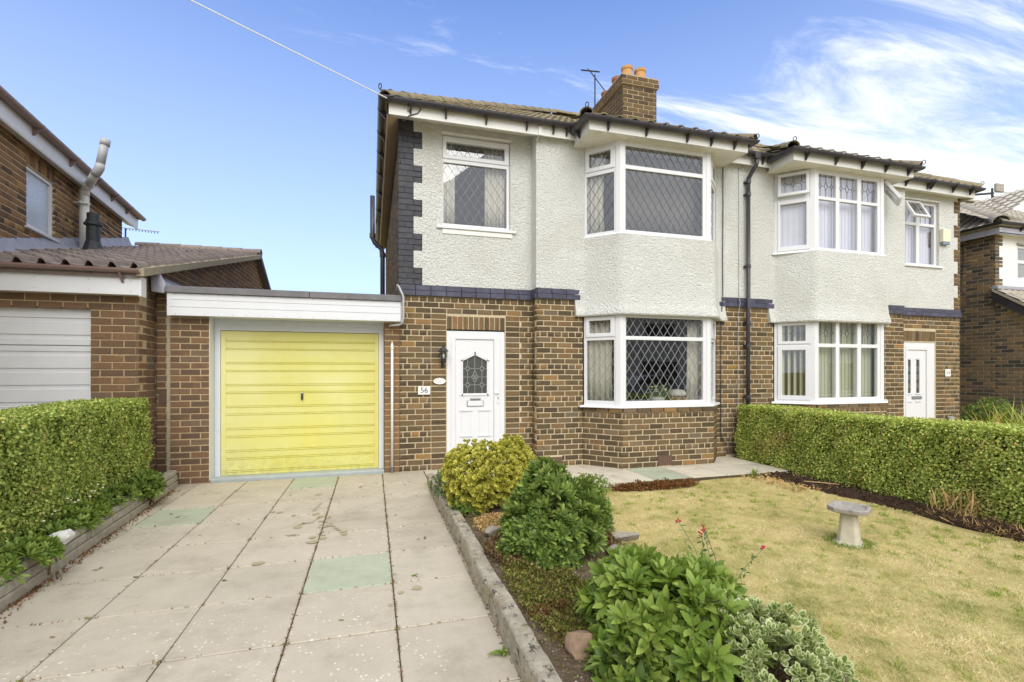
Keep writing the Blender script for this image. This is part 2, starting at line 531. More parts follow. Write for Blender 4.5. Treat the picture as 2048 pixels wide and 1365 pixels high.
def leaf_mat(name, stops, rough=0.42, spec=0.4, trans=0.36, patch=None):
    k = NT(name)
    k.pos()
    col = k.ramp(k.rand(), stops)
    if patch:
        col = k.mix(k.mr(k.noise(patch[1], 3), patch[2], patch[2] + 0.15, 0, patch[3]), col, patch[0])
    k.col(col)
    k.set(Roughness=rough, Specular_IOR_Level=spec)
    t = k.node('ShaderNodeBsdfTranslucent')
    k.l.new(k.mix(0.5, col, srgb(150, 170, 60)), t.inputs['Color'])
    m = k.node('ShaderNodeMixShader')
    m.inputs[0].default_value = trans
    k.l.new(k.p.outputs[0], m.inputs[1])
    k.l.new(t.outputs[0], m.inputs[2])
    k.l.new(m.outputs[0], k.out.inputs[0])
    MAT[name] = k.m


leaf_mat('leaf_box', [(0.0, srgb(112, 132, 66)), (0.35, srgb(155, 173, 84)), (0.7, srgb(193, 210, 107)), (0.93, srgb(229, 240, 135)), (1.0, srgb(221, 182, 115))], 0.4, patch=(srgb(207, 190, 115), 3.0, 0.56, 0.35))
leaf_mat('leaf_privet', [(0.0, srgb(128, 147, 73)), (0.4, srgb(173, 191, 92)), (0.8, srgb(215, 226, 117)), (0.94, srgb(247, 250, 143)), (1.0, srgb(229, 181, 123))], 0.45, patch=(srgb(206, 170, 119), 1.7, 0.54, 0.45))
leaf_mat('leaf_skimmia', [(0.0, srgb(78, 101, 46)), (0.4, srgb(106, 129, 59)), (0.75, srgb(133, 154, 72)), (1.0, srgb(161, 178, 91))], 0.5, spec=0.35)
leaf_mat('leaf_skimmia_pale', [(0.0, srgb(104, 132, 50)), (0.6, srgb(132, 156, 66)), (1.0, srgb(160, 178, 86))], 0.48, spec=0.4)
leaf_mat('leaf_dark', [(0.0, srgb(85, 108, 56)), (0.5, srgb(118, 144, 72)), (0.85, srgb(152, 176, 87)), (1.0, srgb(189, 207, 108))], 0.46, spec=0.4)
leaf_mat('leaf_gold', [(0.0, srgb(190, 184, 78)), (0.4, srgb(220, 208, 92)), (0.8, srgb(236, 224, 112)), (1.0, srgb(246, 234, 140))], 0.45)
leaf_mat('leaf_gold_centre', [(0.0, srgb(94, 114, 48)), (0.5, srgb(138, 151, 63)), (1.0, srgb(215, 206, 92))], 0.4)
leaf_mat('leaf_cream', [(0.0, srgb(188, 198, 134)), (0.6, srgb(214, 220, 166)), (1.0, srgb(230, 232, 190))], 0.45)
leaf_mat('leaf_grey_centre', [(0.0, srgb(88, 112, 56)), (0.6, srgb(124, 146, 78)), (1.0, srgb(160, 176, 104))], 0.4)
leaf_mat('leaf_sedum', [(0.0, srgb(84, 98, 40)), (0.35, srgb(132, 138, 62)), (0.6, srgb(160, 158, 82)), (0.8, srgb(118, 84, 62)), (1.0, srgb(92, 60, 54))], 0.5, patch=(srgb(120, 72, 60), 6, 0.55, 0.8))
leaf_mat('leaf_russet', [(0.0, srgb(92, 52, 38)), (0.4, srgb(134, 76, 50)), (0.75, srgb(160, 98, 64)), (1.0, srgb(120, 124, 62))], 0.6)
leaf_mat('leaf_heather', [(0.0, srgb(96, 70, 56)), (0.4, srgb(130, 92, 72)), (0.75, srgb(156, 118, 90)), (1.0, srgb(110, 114, 60))], 0.7)
leaf_mat('leaf_fresh', [(0.0, srgb(92, 122, 46)), (0.5, srgb(126, 152, 64)), (1.0, srgb(160, 176, 86))], 0.4)
leaf_mat('leaf_bluegreen', [(0.0, srgb(78, 100, 66)), (0.5, srgb(112, 134, 90)), (0.9, srgb(142, 158, 112)), (1.0, srgb(150, 96, 64))], 0.5)
leaf_mat('blade_flax', [(0.0, srgb(120, 142, 52)), (0.5, srgb(170, 182, 78)), (0.85, srgb(206, 204, 112)), (1.0, srgb(190, 160, 90))], 0.45)


def grass_mat():
    k = NT('grass_dry')
    k.pos()
    r = k.rand()
    dry = k.ramp(r, [(0.0, srgb(212, 196, 140)), (0.4, srgb(240, 226, 172)), (0.8, srgb(250, 242, 206)), (1.0, srgb(186, 172, 118))])
    grn = k.ramp(r, [(0.0, srgb(130, 144, 78)), (0.5, srgb(170, 176, 106)), (1.0, srgb(206, 202, 138))])
    f = k.math('ADD', k.noise(1.25, 5, 0.6), k.math('MULTIPLY', k.math('SUBTRACT', k.noise(7, 5, 0.7, vec=k.tc(loc=(2, 5, 0))), 0.5), 1.0))
    f = k.math('ADD', f, k.math('MULTIPLY', k.math('SUBTRACT', r, 0.5), 0.34))
    col = k.mix(k.mr(f, 0.44, 0.62), dry, grn)
    k.col(col)
    k.set(Roughness=0.7, Specular_IOR_Level=0.2)
    t = k.node('ShaderNodeBsdfTranslucent')
    k.l.new(col, t.inputs['Color'])
    m = k.node('ShaderNodeMixShader')
    m.inputs[0].default_value = 0.25
    k.l.new(k.p.outputs[0], m.inputs[1])
    k.l.new(t.outputs[0], m.inputs[2])
    k.l.new(m.outputs[0], k.out.inputs[0])
    MAT['grass_dry'] = k.m


grass_mat()


def glass_mat(name, tint, refl_rough=0.0, ior=1.5, boost=1.0):
    k = NT(name)
    k.n.remove(k.p)
    tr = k.node('ShaderNodeBsdfTransparent')
    tr.inputs[0].default_value = (*tint, 1)
    gl = k.node('ShaderNodeBsdfGlossy')
    gl.inputs['Roughness'].default_value = refl_rough
    gl.inputs['Color'].default_value = (0.95, 0.96, 1, 1)
    fr = k.node('ShaderNodeFresnel')
    k.l.new(k.mr(k.node('ShaderNodeNewGeometry').outputs['Backfacing'], 0, 1, ior, 1 / ior), fr.inputs[0])
    n = k.node('ShaderNodeBump')
    n.inputs['Strength'].default_value = 0.05
    n.inputs['Distance'].default_value = 0.01
    k.l.new(k.noise(1.7, 2), n.inputs['Height'])
    k.l.new(n.outputs[0], gl.inputs['Normal'])
    m = k.node('ShaderNodeMixShader')
    k.l.new(k.math('MULTIPLY', fr.outputs[0], boost, clamp=True), m.inputs[0])
    k.l.new(tr.outputs[0], m.inputs[1])
    k.l.new(gl.outputs[0], m.inputs[2])
    k.l.new(m.outputs[0], k.out.inputs[0])
    MAT[name] = k.m


glass_mat('window_glass', (0.965, 0.97, 0.965), boost=1.9)
glass_mat('lantern_glass', (0.85, 0.87, 0.88))


def obscured_glass(name, c):
    k = NT(name)
    k.col(k.ramp(k.noise(24, 5, 0.7), [(0.3, tuple(x * 0.75 for x in c[:3])), (0.7, c[:3])]))
    k.set(Roughness=0.22, Specular_IOR_Level=0.6)
    k.bump(k.noise(90, 3, 0.6), 0.3, 0.004)
    MAT[name] = k.m


obscured_glass('glass_obscured_dark', srgb(72, 74, 70))
obscured_glass('glass_obscured_pale', srgb(196, 202, 210))


# ------------------------------------------------------------------ objects
def tag(o, label=None, cat=None, group=None, kind=None):
    for k, v in (('label', label), ('category', cat), ('group', group), ('kind', kind)):
        if v:
            o[k] = v
    return o


def thing(name, label, cat, loc=(0, 0, 0), group=None):
    o = bpy.data.objects.new(name, None)
    o.empty_display_size = 0.2
    COL.objects.link(o)
    o.location = loc
    return tag(o, label, cat, group)


def world_loc(o):
    v = Vector((0, 0, 0))
    while o is not None:
        v += o.location
        o = o.parent
    return v


def link(o, parent=None):
    COL.objects.link(o)
    if parent is not None:
        o.parent = parent
        o.location = o.location - world_loc(parent)
    return o


def np_mesh(name, verts, loops, starts, mats, midx=None, smooth=False):
    me = bpy.data.meshes.new(name)
    verts = np.asarray(verts, dtype=np.float32)
    loops = np.asarray(loops, dtype=np.int32)
    starts = np.asarray(starts, dtype=np.int32)
    me.vertices.add(len(verts))
    me.vertices.foreach_set('co', verts.ravel())
    me.loops.add(len(loops))
    me.loops.foreach_set('vertex_index', loops)
    me.polygons.add(len(starts))
    me.polygons.foreach_set('loop_start', starts)
    if midx is not None:
        me.polygons.foreach_set('material_index', np.asarray(midx, dtype=np.int32))
    if smooth:
        me.polygons.foreach_set('use_smooth', np.ones(len(starts), dtype=bool))
    for m in mats:
        me.materials.append(MAT[m] if isinstance(m, str) else m)
    me.update(calc_edges=True)
    me.validate()
    return me


class MB:
    """collects simple shapes in world coordinates and links them as one mesh object"""
    def __init__(s):
        s.v, s.f = [], []

    def add(s, vs, fs):
        b = len(s.v)
        s.v.extend([tuple(p) for p in vs])
        s.f.extend([tuple(i + b for i in q) for q in fs])
        return s

    def box(s, x0, x1, y0, y1, z0, z1):
        vs = [(x, y, z) for z in (z0, z1) for y in (y0, y1) for x in (x0, x1)]
        return s.add(vs, [(0, 2, 3, 1), (4, 5, 7, 6), (0, 1, 5, 4), (2, 6, 7, 3), (0, 4, 6, 2), (1, 3, 7, 5)])

    def hexa(s, p):
        """8 corners ordered as box()"""
        return s.add(p, [(0, 2, 3, 1), (4, 5, 7, 6), (0, 1, 5, 4), (2, 6, 7, 3), (0, 4, 6, 2), (1, 3, 7, 5)])

    def fbox(s, F, x0, x1, d0, d1, z0, z1):
        """box in a facet's own coordinates: along, outwards, up"""
        vs = [F(x, d, z) for z in (z0, z1) for d in (d1, d0) for x in (x0, x1)]
        return s.hexa(vs)

    def tube(s, pts, r, n=10, cap=True):
        pts = [Vector(p) for p in pts]
        rs = r if isinstance(r, (list, tuple)) else [r] * len(pts)
        rings = []
        up = Vector((0, 0, 1))
        for i, p in enumerate(pts):
            a = pts[max(0, i - 1)]
            b = pts[min(len(pts) - 1, i + 1)]
            t = (b - a).normalized()
            if i == 0 or abs(t.dot(up)) > 0.95:
                ref = Vector((1, 0, 0)) if abs(t.x) < 0.9 else Vector((0, 1, 0))
                if i > 0:
                    ref = u_prev
            else:
                ref = u_prev
            u = (ref - t * ref.dot(t))
            if u.length < 1e-4:
                u = t.orthogonal()
            u.normalize()
            w = t.cross(u)
            u_prev = u
            rings.append([p + (u * math.cos(2 * math.pi * k / n) + w * math.sin(2 * math.pi * k / n)) * rs[i] for k in range(n)])
        vs = [q for ring in rings for q in ring]
        fs = []
        for i in range(len(pts) - 1):
            for k in range(n):
                a, b = i * n + k, i * n + (k + 1) % n
                fs.append((a, b, b + n, a + n))
        if cap:
            fs.append(tuple(range(n - 1, -1, -1)))
            fs.append(tuple((len(pts) - 1) * n + k for k in range(n)))
        return s.add(vs, fs)

    def lathe(s, prof, c, n=20, rot=0.0, cap=True):
        vs, fs = [], []
        for r, z in prof:
            for k in range(n):
                a = rot + 2 * math.pi * k / n
                vs.append((c[0] + r * math.cos(a), c[1] + r * math.sin(a), c[2] + z))
        for i in range(len(prof) - 1):
            for k in range(n):
                a, b = i * n + k, i * n + (k + 1) % n
                fs.append((a, b, b + n, a + n))
        if cap:
            fs.append(tuple(range(n - 1, -1, -1)))
            fs.append(tuple((len(prof) - 1) * n + k for k in range(n)))
        return s.add(vs, fs)

    def prism(s, poly, off):
        """closed polygon (3D points) pushed along off"""
        n = len(poly)
        o = Vector(off)
        vs = [Vector(p) for p in poly] + [Vector(p) + o for p in poly]
        fs = [tuple(range(n)), tuple(range(2 * n - 1, n - 1, -1))]
        for i in range(n):
            j = (i + 1) % n
            fs.append((i, i + n, j + n, j))
        return s.add(vs, fs)

    def plate(s, F, x0, x1, z0, z1, holes, d0, d1):
        """plate d0..d1 (outwards d1) with rectangular holes (x0,x1,z0,z1)"""
        xs = sorted({x0, x1, *[min(max(h[i], x0), x1) for h in holes for i in (0, 1)]})
        zs = sorted({z0, z1, *[min(max(h[i], z0), z1) for h in holes for i in (2, 3)]})
        nx, nz = len(xs) - 1, len(zs) - 1

        def solid(i, j):
            if not (0 <= i < nx and 0 <= j < nz):
                return False
            cx_, cz_ = (xs[i] + xs[i + 1]) / 2, (zs[j] + zs[j + 1]) / 2
            return not any(h[0] < cx_ < h[1] and h[2] < cz_ < h[3] for h in holes)
        idx = {}
        vs, fs = [], []

        def V(i, j, k):
            q = (i, j, k)
            if q not in idx:
                idx[q] = len(vs)
                vs.append(F(xs[i], d1 if k else d0, zs[j]))
            return idx[q]
        for i in range(nx):
            for j in range(nz):
                if not solid(i, j):
                    continue
                fs.append((V(i, j, 1), V(i + 1, j, 1), V(i + 1, j + 1, 1), V(i, j + 1, 1)))
                fs.append((V(i, j, 0), V(i, j + 1, 0), V(i + 1, j + 1, 0), V(i + 1, j, 0)))
                if not solid(i - 1, j):
                    fs.append((V(i, j, 0), V(i, j, 1), V(i, j + 1, 1), V(i, j + 1, 0)))
                if not solid(i + 1, j):
                    fs.append((V(i + 1, j, 1), V(i + 1, j, 0), V(i + 1, j + 1, 0), V(i + 1, j + 1, 1)))
                if not solid(i, j - 1):
                    fs.append((V(i, j, 0), V(i + 1, j, 0), V(i + 1, j, 1), V(i, j, 1)))
                if not solid(i, j + 1):
                    fs.append((V(i, j + 1, 1), V(i + 1, j + 1, 1), V(i + 1, j + 1, 0), V(i, j + 1, 0)))
        return s.add(vs, fs)

    def build(s, name, mat, parent=None, smooth=False, bevel=0.0, seg=2, label=None, kind=None):
        me = bpy.data.meshes.new(name)
        me.from_pydata(s.v, [], s.f)
        bm = bmesh.new()
        bm.from_mesh(me)
        bmesh.ops.recalc_face_normals(bm, faces=bm.faces)
        bm.to_mesh(me)
        bm.free()
        me.materials.append(MAT[mat])
        if smooth:
            for p in me.polygons:
                p.use_smooth = True
        o = bpy.data.objects.new(name, me)
        link(o, parent)
        if bevel:
            b = o.modifiers.new('bevel', 'BEVEL')
            b.width = bevel
            b.segments = seg
            b.limit_method = 'ANGLE'
            b.angle_limit = R(40)
        if smooth:
            w = o.modifiers.new('normals', 'WEIGHTED_NORMAL') if False else None
        if label:
            o['label'] = label
        if kind:
            o['kind'] = kind
        return o


def facet(a, b):
    """vertical facet from plan point a to plan point b seen left to right from outside; returns F(along, out, z) and its length"""
    a, b = Vector((a[0], a[1])), Vector((b[0], b[1]))
    d = (b - a)
    L = d.length
    d.normalize()
    n = Vector((d.y, -d.x))
    F = lambda x, o, z: (a.x + d.x * x + n.x * o, a.y + d.y * x + n.y * o, z)
    F.ang = math.atan2(d.y, d.x)
    F.n = (n.x, n.y)
    F.L = L
    return F


# ------------------------------------------------------------------ bricks
def brick_template(L, h, d, ch, jit):
    x, z = L / 2, h / 2
    r = random.Random(jit)
    j = lambda a: r.uniform(-a, a)
    ring0 = [(-x, 0.03, -z), (x, 0.03, -z), (x, 0.03, z), (-x, 0.03, z)]
    ring1 = [(p[0] + j(.0015), -d + ch, p[2] + j(.0015)) for p in ring0]
    ring2 = [(sx * (x - ch) + j(.0015), -d, sz * (z - ch) + j(.0015)) for sx, sz in ((-1, -1), (1, -1), (1, 1), (-1, 1))]
    v = ring0 + ring1 + ring2
    f = [(8, 9, 10, 11)]
    for k in range(4):
        a, b = k, (k + 1) % 4
        f.append((a, b, b + 4, a + 4))
        f.append((a + 4, b + 4, b + 8, a + 8))
    return v, f


BT = {}
for nm, L_ in (('s', 0.226), ('h', 0.107)):
    for q in range(4):
        BT[nm, q] = brick_template(L_, 0.072, 0.0, 0.004, q * 7 + (1 if nm == 's' else 50))
_bmesh = {}


def brick_mesh(key, mat):
    if (key, mat) not in _bmesh:
        v, f = BT[key]
        me = bpy.data.meshes.new('brick')
        me.from_pydata(v, [], f)
        me.materials.append(MAT[mat])
        _bmesh[key, mat] = me
    return _bmesh[key, mat]


def lay(F, z0, z1, holes=(), x0=0.0, x1=None, pitch=0.085, step=0.238, joint=0.0145, hdr=6, hoff=0, phase=0, out=None, stacks=(), proud=0.0, sp=0.006, cells=None):
    """courses of bricks on facet F; returns records (pos, angle, length, height, out-normal)"""
    rec = out if out is not None else []
    x1 = F.L if x1 is None else x1
    n = int(round((z1 - z0) / pitch))
    for k in range(n):
        za = z0 + k * pitch
        zm = za + pitch / 2
        cut = sorted([(h[0], h[1]) for h in list(holes) + [(s_[0] - joint / 2, s_[1] + joint / 2, s_[2], s_[3]) for s_ in stacks] if h[2] < zm < h[3]])
        ivs, p = [], x0
        for a, b in cut:
            if a > p + 0.02:
                ivs.append((p, min(a, x1)))
            p = max(p, b)
        if p < x1 - 0.02:
            ivs.append((p, x1))
        header = hdr and (k + hoff) % hdr == 0
        st = step / 2 if header else step
        ph = (0.0 if (k + phase) % 2 == 0 else step / 2)
        if header:
            ph = step / 4
        for a, b in ivs:
            x = a - ph if (a == x0) else a - ((a - x0 + ph) % st)
            while x < b - 0.015:
                l, r = max(x, a), min(x + st - joint, b)
                if l > a + 1e-6 and l - a < joint:
                    l = a if l - a < 0.005 else l
                if r - l > 0.025:
                    rec.append((F((l + r) / 2, proud + random.uniform(-0.0015, 0.0015), zm + random.uniform(-0.0015, 0.0015)), F.ang, r - l, pitch - joint, F.n))
                x += st
        for s_ in stacks:
            if s_[2] < zm < s_[3]:
                rec.append((F((s_[0] + s_[1]) / 2, proud + random.uniform(-0.0015, 0.0015), zm), F.ang, s_[1] - s_[0], pitch - joint, F.n))
    return rec


def place_bricks(rec, mat, parent, limit=300, used=0):
    """the largest in view as objects, the rest as one joined part"""
    def score(q):
        p = q[0]
        if not in_view(p):
            return 0
        v = Vector((-p[0], -p[1], 1.5 - p[2]))
        d2 = v.length_squared
        return max(0.0, (v.x * q[4][0] + v.y * q[4][1]) / math.sqrt(d2)) * q[2] * q[3] / d2
    order = sorted(range(len(rec)), key=lambda i: -score(rec[i]))
    k = max(0, limit - used)
    solo = [i for i in order[:k] if score(rec[i]) > 0]
    ss = set(solo)
    wl_ = world_loc(parent)
    for i in solo:
        p, a, L, h, _ = rec[i]
        key = ('s' if L > 0.165 else 'h', random.randrange(4))
        o = bpy.data.objects.new('brick', brick_mesh(key, mat))
        COL.objects.link(o)
        o.parent = parent
        o.location = Vector(p) - wl_
        o.rotation_euler = (random.uniform(-.004, .004), random.uniform(-.006, .006), a)
        o.scale = (L / (0.226 if key[0] == 's' else 0.107), 1, h / 0.072)
    return len(solo), [rec[i] for i in range(len(rec)) if i not in ss]


def join_bricks(groups, parent, name='brick'):
    """groups: list of (records, material)"""
    V, Lp, St, Mi, mats = [], [], [], [], []
    nv = nl = 0
    for rec, mat in groups:
        if not rec:
            continue
        if mat not in mats:
            mats.append(mat)
        mi = mats.index(mat)
        for p, a, L, h, _ in rec:
            key = ('s' if L > 0.165 else 'h', random.randrange(4))
            v, f = BT[key]
            w = np.array(v)
            w[:, 0] *= L / (0.226 if key[0] == 's' else 0.107)
            w[:, 2] *= h / 0.072
            t = random.uniform(-.006, .006)
            x, z = w[:, 0] * math.cos(t) - w[:, 2] * math.sin(t), w[:, 0] * math.sin(t) + w[:, 2] * math.cos(t)
            X = x * math.cos(a) - w[:, 1] * math.sin(a) + p[0]
            Y = x * math.sin(a) + w[:, 1] * math.cos(a) + p[1]
            V.append(np.stack([X, Y, z + p[2]], 1))
            for q in f:
                St.append(nl)
                Lp.extend([i + nv for i in q])
                nl += 4
                Mi.append(mi)
            nv += len(v)
    if not V:
        return None
    me = np_mesh(name, np.concatenate(V), Lp, St, mats, Mi)
    o = bpy.data.objects.new(name, me)
    link(o, parent)
    o['kind'] = 'stuff'
    return o


# ------------------------------------------------------------------ leaves
def scatter_arrays(tv, tf, M, P):
    """template verts/faces copied with 3x3 matrices M and positions P"""
    tv = np.asarray(tv, dtype=np.float64)
    n, k = len(P), len(tv)
    V = np.einsum('nij,kj->nki', M, tv) + P[:, None, :]
    sizes = [len(f) for f in tf]
    flat = np.concatenate([np.asarray(f) for f in tf])
    loops = (flat[None, :] + (np.arange(n) * k)[:, None]).ravel()
    st0 = np.concatenate([[0], np.cumsum(sizes)[:-1]])
    starts = (st0[None, :] + (np.arange(n) * len(flat))[:, None]).ravel()
    return V.reshape(-1, 3), loops, starts


def frames(d, up, size, roll=None):
    """rotation matrices whose columns are side, tip direction d, face normal; scaled by size"""
    d = d / np.linalg.norm(d, axis=1, keepdims=True)
    s_ = np.cross(d, up)
    ln = np.linalg.norm(s_, axis=1, keepdims=True)
    bad = ln[:, 0] < 1e-3
    s_[bad] = np.cross(d[bad], np.array([1.0, 0.3, 0.2]))
    s_ /= np.linalg.norm(s_, axis=1, keepdims=True)
    n = np.cross(s_, d)
    if roll is not None:
        c, q = np.cos(roll)[:, None], np.sin(roll)[:, None]
        s_, n = s_ * c + n * q, n * c - s_ * q
    M = np.stack([s_, d, n], axis=2)
    return M * (size[:, None, None] if np.ndim(size) else size)


LEAF_SMALL = ([(0, 0, 0), (-.42, .5, .14), (.42, .5, .14), (0, 1, 0)], [(0, 3, 1), (0, 2, 3)])
LEAF_BIG = ([(0, 0, 0), (-.15, .28, .03), (0, .28, -.02), (.15, .28, .03), (-.19, .58, .03), (0, .58, -.035), (.19, .58, .03), (-.11, .84, .0), (0, .84, -.05), (.11, .84, .0), (0, 1.0, -.09)],
            [(0, 2, 1), (0, 3, 2), (1, 2, 5, 4), (2, 3, 6, 5), (4, 5, 8, 7), (5, 6, 9, 8), (7, 8, 10), (8, 9, 10)])
LEAF_EDGED = ([(0, 0, 0), (-.3, .4, .06), (.3, .4, .06), (-.26, .75, .05), (.26, .75, .05), (0, 1, 0),
               (0, .14, .004), (-.17, .42, .035), (.17, .42, .035), (-.13, .72, .03), (.13, .72, .03), (0, .84, .01)],
              [(0, 6, 7, 1), (1, 7, 9, 3), (3, 9, 11, 5), (0, 2, 8, 6), (2, 4, 10, 8), (4, 5, 11, 10), (6, 8, 7), (7, 8, 10, 9), (9, 10, 11)])
EDGED_MI = [0] * 6 + [1] * 3


def foliage(parent, P, M, tmpl, mats, mi=None, solo=300, name='foliage', leaf='leaf', tone=None):
    """the leaves that show largest as objects called leaf, the rest as one part"""
    tv, tf = tmpl
    eye = np.array([0, 0, 1.5])
    v = eye - P
    d2 = (v ** 2).sum(1)
    size2 = (M[:, :, 1] ** 2).sum(1)
    nz = np.abs(np.einsum('ni,ni->n', M[:, :, 2] / np.sqrt(size2)[:, None], v)) / np.sqrt(d2)
    vis = np.array([in_view(p, 0.0) for p in P])
    sc = np.where(vis, size2 / d2 * (0.25 + nz), 0)
    # prefer leaves on the side turned to the camera
    c = P.mean(0)
    sc = sc * np.clip(1 + 1.4 * np.einsum('ni,ni->n', P - c, v) / np.sqrt(d2) / (np.abs(P - c).max() + 1e-6), 0.05, 3)
    order = np.argsort(-sc)
    so = order[:solo]
    rest = order[solo:]
    if len(rest):
        V, Lp, St = scatter_arrays(tv, tf, M[rest], P[rest])
        me = np_mesh(name, V, Lp, St, mats, None if mi is None else np.tile(mi, len(rest)))
        o = bpy.data.objects.new(name, me)
        link(o, parent)
        o['kind'] = 'stuff'
    if solo:
        flat = np.concatenate([np.asarray(f) for f in tf])
        st = np.concatenate([[0], np.cumsum([len(f) for f in tf])[:-1]])
        me = np_mesh(leaf, tv, flat, st, mats, mi)
        w0 = world_loc(parent)
        for i in so:
            o = bpy.data.objects.new(leaf, me)
            COL.objects.link(o)
            o.parent = parent
            sz = math.sqrt(size2[i])
            o.location = Vector(P[i]) - w0
            o.rotation_mode = 'QUATERNION'
            o.rotation_quaternion = Matrix((M[i] / sz).tolist()).to_quaternion()
            o.scale = (sz, sz, sz)


def dome_points(n, c, r, seed, zmin=-0.3, lump=0.16, inner=0.0):
    """points on a lumpy dome and their outward directions"""
    g = np.random.default_rng(seed)
    d = g.normal(size=(int(n * 2.2), 3))
    d /= np.linalg.norm(d, axis=1, keepdims=True)
    d = d[d[:, 2] > zmin][:n]
    bumps = g.normal(size=(14, 3))
    bumps /= np.linalg.norm(bumps, axis=1, keepdims=True)
    amp = g.uniform(-1, 1, 14)
    k = 1 + lump * sum(a * np.exp(-(1 - d @ b) * 9) for a, b in zip(amp, bumps))
    k = k * g.uniform(0.93, 1.05, len(d)) * (1 - inner * g.random(len(d)) ** 1.5)
    r = np.asarray(r)
    P = np.asarray(c) + d * k[:, None] * r
    nrm = d / r
    nrm /= np.linalg.norm(nrm, axis=1, keepdims=True)
    return P, nrm


def sweep(mb, path, prof, closed_prof=True, ends=True):
    """closed profile of (outwards, z) pairs swept along a plan polyline with mitred corners; outside is on the right-hand side of travel... i.e. towards (dy, -dx)"""
    P = [Vector(p) for p in path]
    n = len(P)
    offs = []
    for i in range(n):
        ds = []
        if i > 0:
            ds.append((P[i] - P[i - 1]).normalized())
        if i < n - 1:
            ds.append((P[i + 1] - P[i]).normalized())
        ns = [Vector((d.y, -d.x)) for d in ds]
        if len(ns) == 1:
            offs.append(ns[0])
        else:
            b = (ns[0] + ns[1])
            b.normalize()
            offs.append(b / max(0.3, b.dot(ns[0])))
    k = len(prof)
    vs = [(P[i].x + offs[i].x * d, P[i].y + offs[i].y * d, z) for i in range(n) for d, z in prof]
    fs = []
    for i in range(n - 1):
        for j in range(k if closed_prof else k - 1):
            a, b = i * k + j, i * k + (j + 1) % k
            fs.append((a, b, b + k, a + k))
    if ends and closed_prof:
        fs.append(tuple(range(k - 1, -1, -1)))
        fs.append(tuple((n - 1) * k + j for j in range(k)))
    mb.add(vs, fs)
    return mb


def gutter_prof(r, ztop, wall=0.006):
    """half-round channel hung just outside the fascia"""
    o, i_ = [], []
    for k in range(9):
        a = math.pi * k / 8
        o.append((0.012 + r - r * math.cos(a), ztop - r * math.sin(a)))
        i_.append((0.012 + r - (r - wall) * math.cos(a), ztop - (r - wall) * math.sin(a)))
    return o + i_[::-1]


def gutter(parent, path, ztop, brackets, r=0.058, mat='black_plastic'):
    g = sweep(MB(), path, gutter_prof(r, ztop)).build('gutter', mat, parent, smooth=False)
    for (x, y, nx, ny) in brackets:
        m = MB()
        t = Vector((-ny, nx))
        w = 0.022
        pts = [(0.004, ztop - 0.155), (0.02, ztop - 0.155), (0.10, ztop - r - 0.002), (0.05, ztop - r - 0.012), (0.004, ztop - 0.03)]
        m.prism([(x + nx * d - t.x * w / 2, y + ny * d - t.y * w / 2, z) for d, z in pts], (t.x * w, t.y * w, 0))
        ring = []
        for k in range(9):
            a = math.pi * k / 8
            ring.append((0.012 + r - (r + .005) * math.cos(a), ztop - (r + .005) * math.sin(a)))
        ring += [(0.012 + r - (r + .001) * math.cos(math.pi * k / 8), ztop - (r + .001) * math.sin(math.pi * k / 8)) for k in range(8, -1, -1)]
        m.prism([(x + nx * d - t.x * w, y + ny * d - t.y * w, z) for d, z in ring], (t.x * w * 2, t.y * w * 2, 0))
        m.build('bracket', mat, g)
    return g


def diamonds(mb, F, x0, x1, z0, z1, d, w=0.136, h=0.205, t=0.0052):
    """diamond lead strips clipped to a pane"""
    sl = h / w
    for sgn in (1, -1):
        c0 = -40
        for k in range(-60, 61):
            # line z = z0 + sgn*sl*(x - x0) + k*h
            pts = []
            for x in (x0, x1):
                z = z0 + sgn * sl * (x - x0) + k * h
                pts.append((x, z))
            (xa, za), (xb, zb) = pts
            ta, tb = 0.0, 1.0
            dz = zb - za
            if abs(dz) > 1e-9:
                q = sorted(((z0 - za) / dz, (z1 - za) / dz))
                ta, tb = max(ta, q[0]), min(tb, q[1])
            if tb - ta < 0.02:
                continue
            ax, az = xa + (xb - xa) * ta, za + dz * ta
            bx, bz = xa + (xb - xa) * tb, za + dz * tb
            L = math.hypot(bx - ax, bz - az)
            px, pz = -(bz - az) / L * t / 2, (bx - ax) / L * t / 2
            dd = d + (0.0006 if sgn > 0 else 0)
            mb.add([F(ax + px, dd, az + pz), F(bx + px, dd, bz + pz), F(bx - px, dd, bz - pz), F(ax - px, dd, az - pz),
                    F(ax + px, dd - .009, az + pz), F(bx + px, dd - .009, bz + pz), F(bx - px, dd - .009, bz - pz), F(ax - px, dd - .009, az - pz)],
                   [(0, 1, 2, 3), (7, 6, 5, 4), (0, 4, 5, 1), (2, 6, 7, 3), (1, 5, 6, 2), (3, 7, 4, 0)])


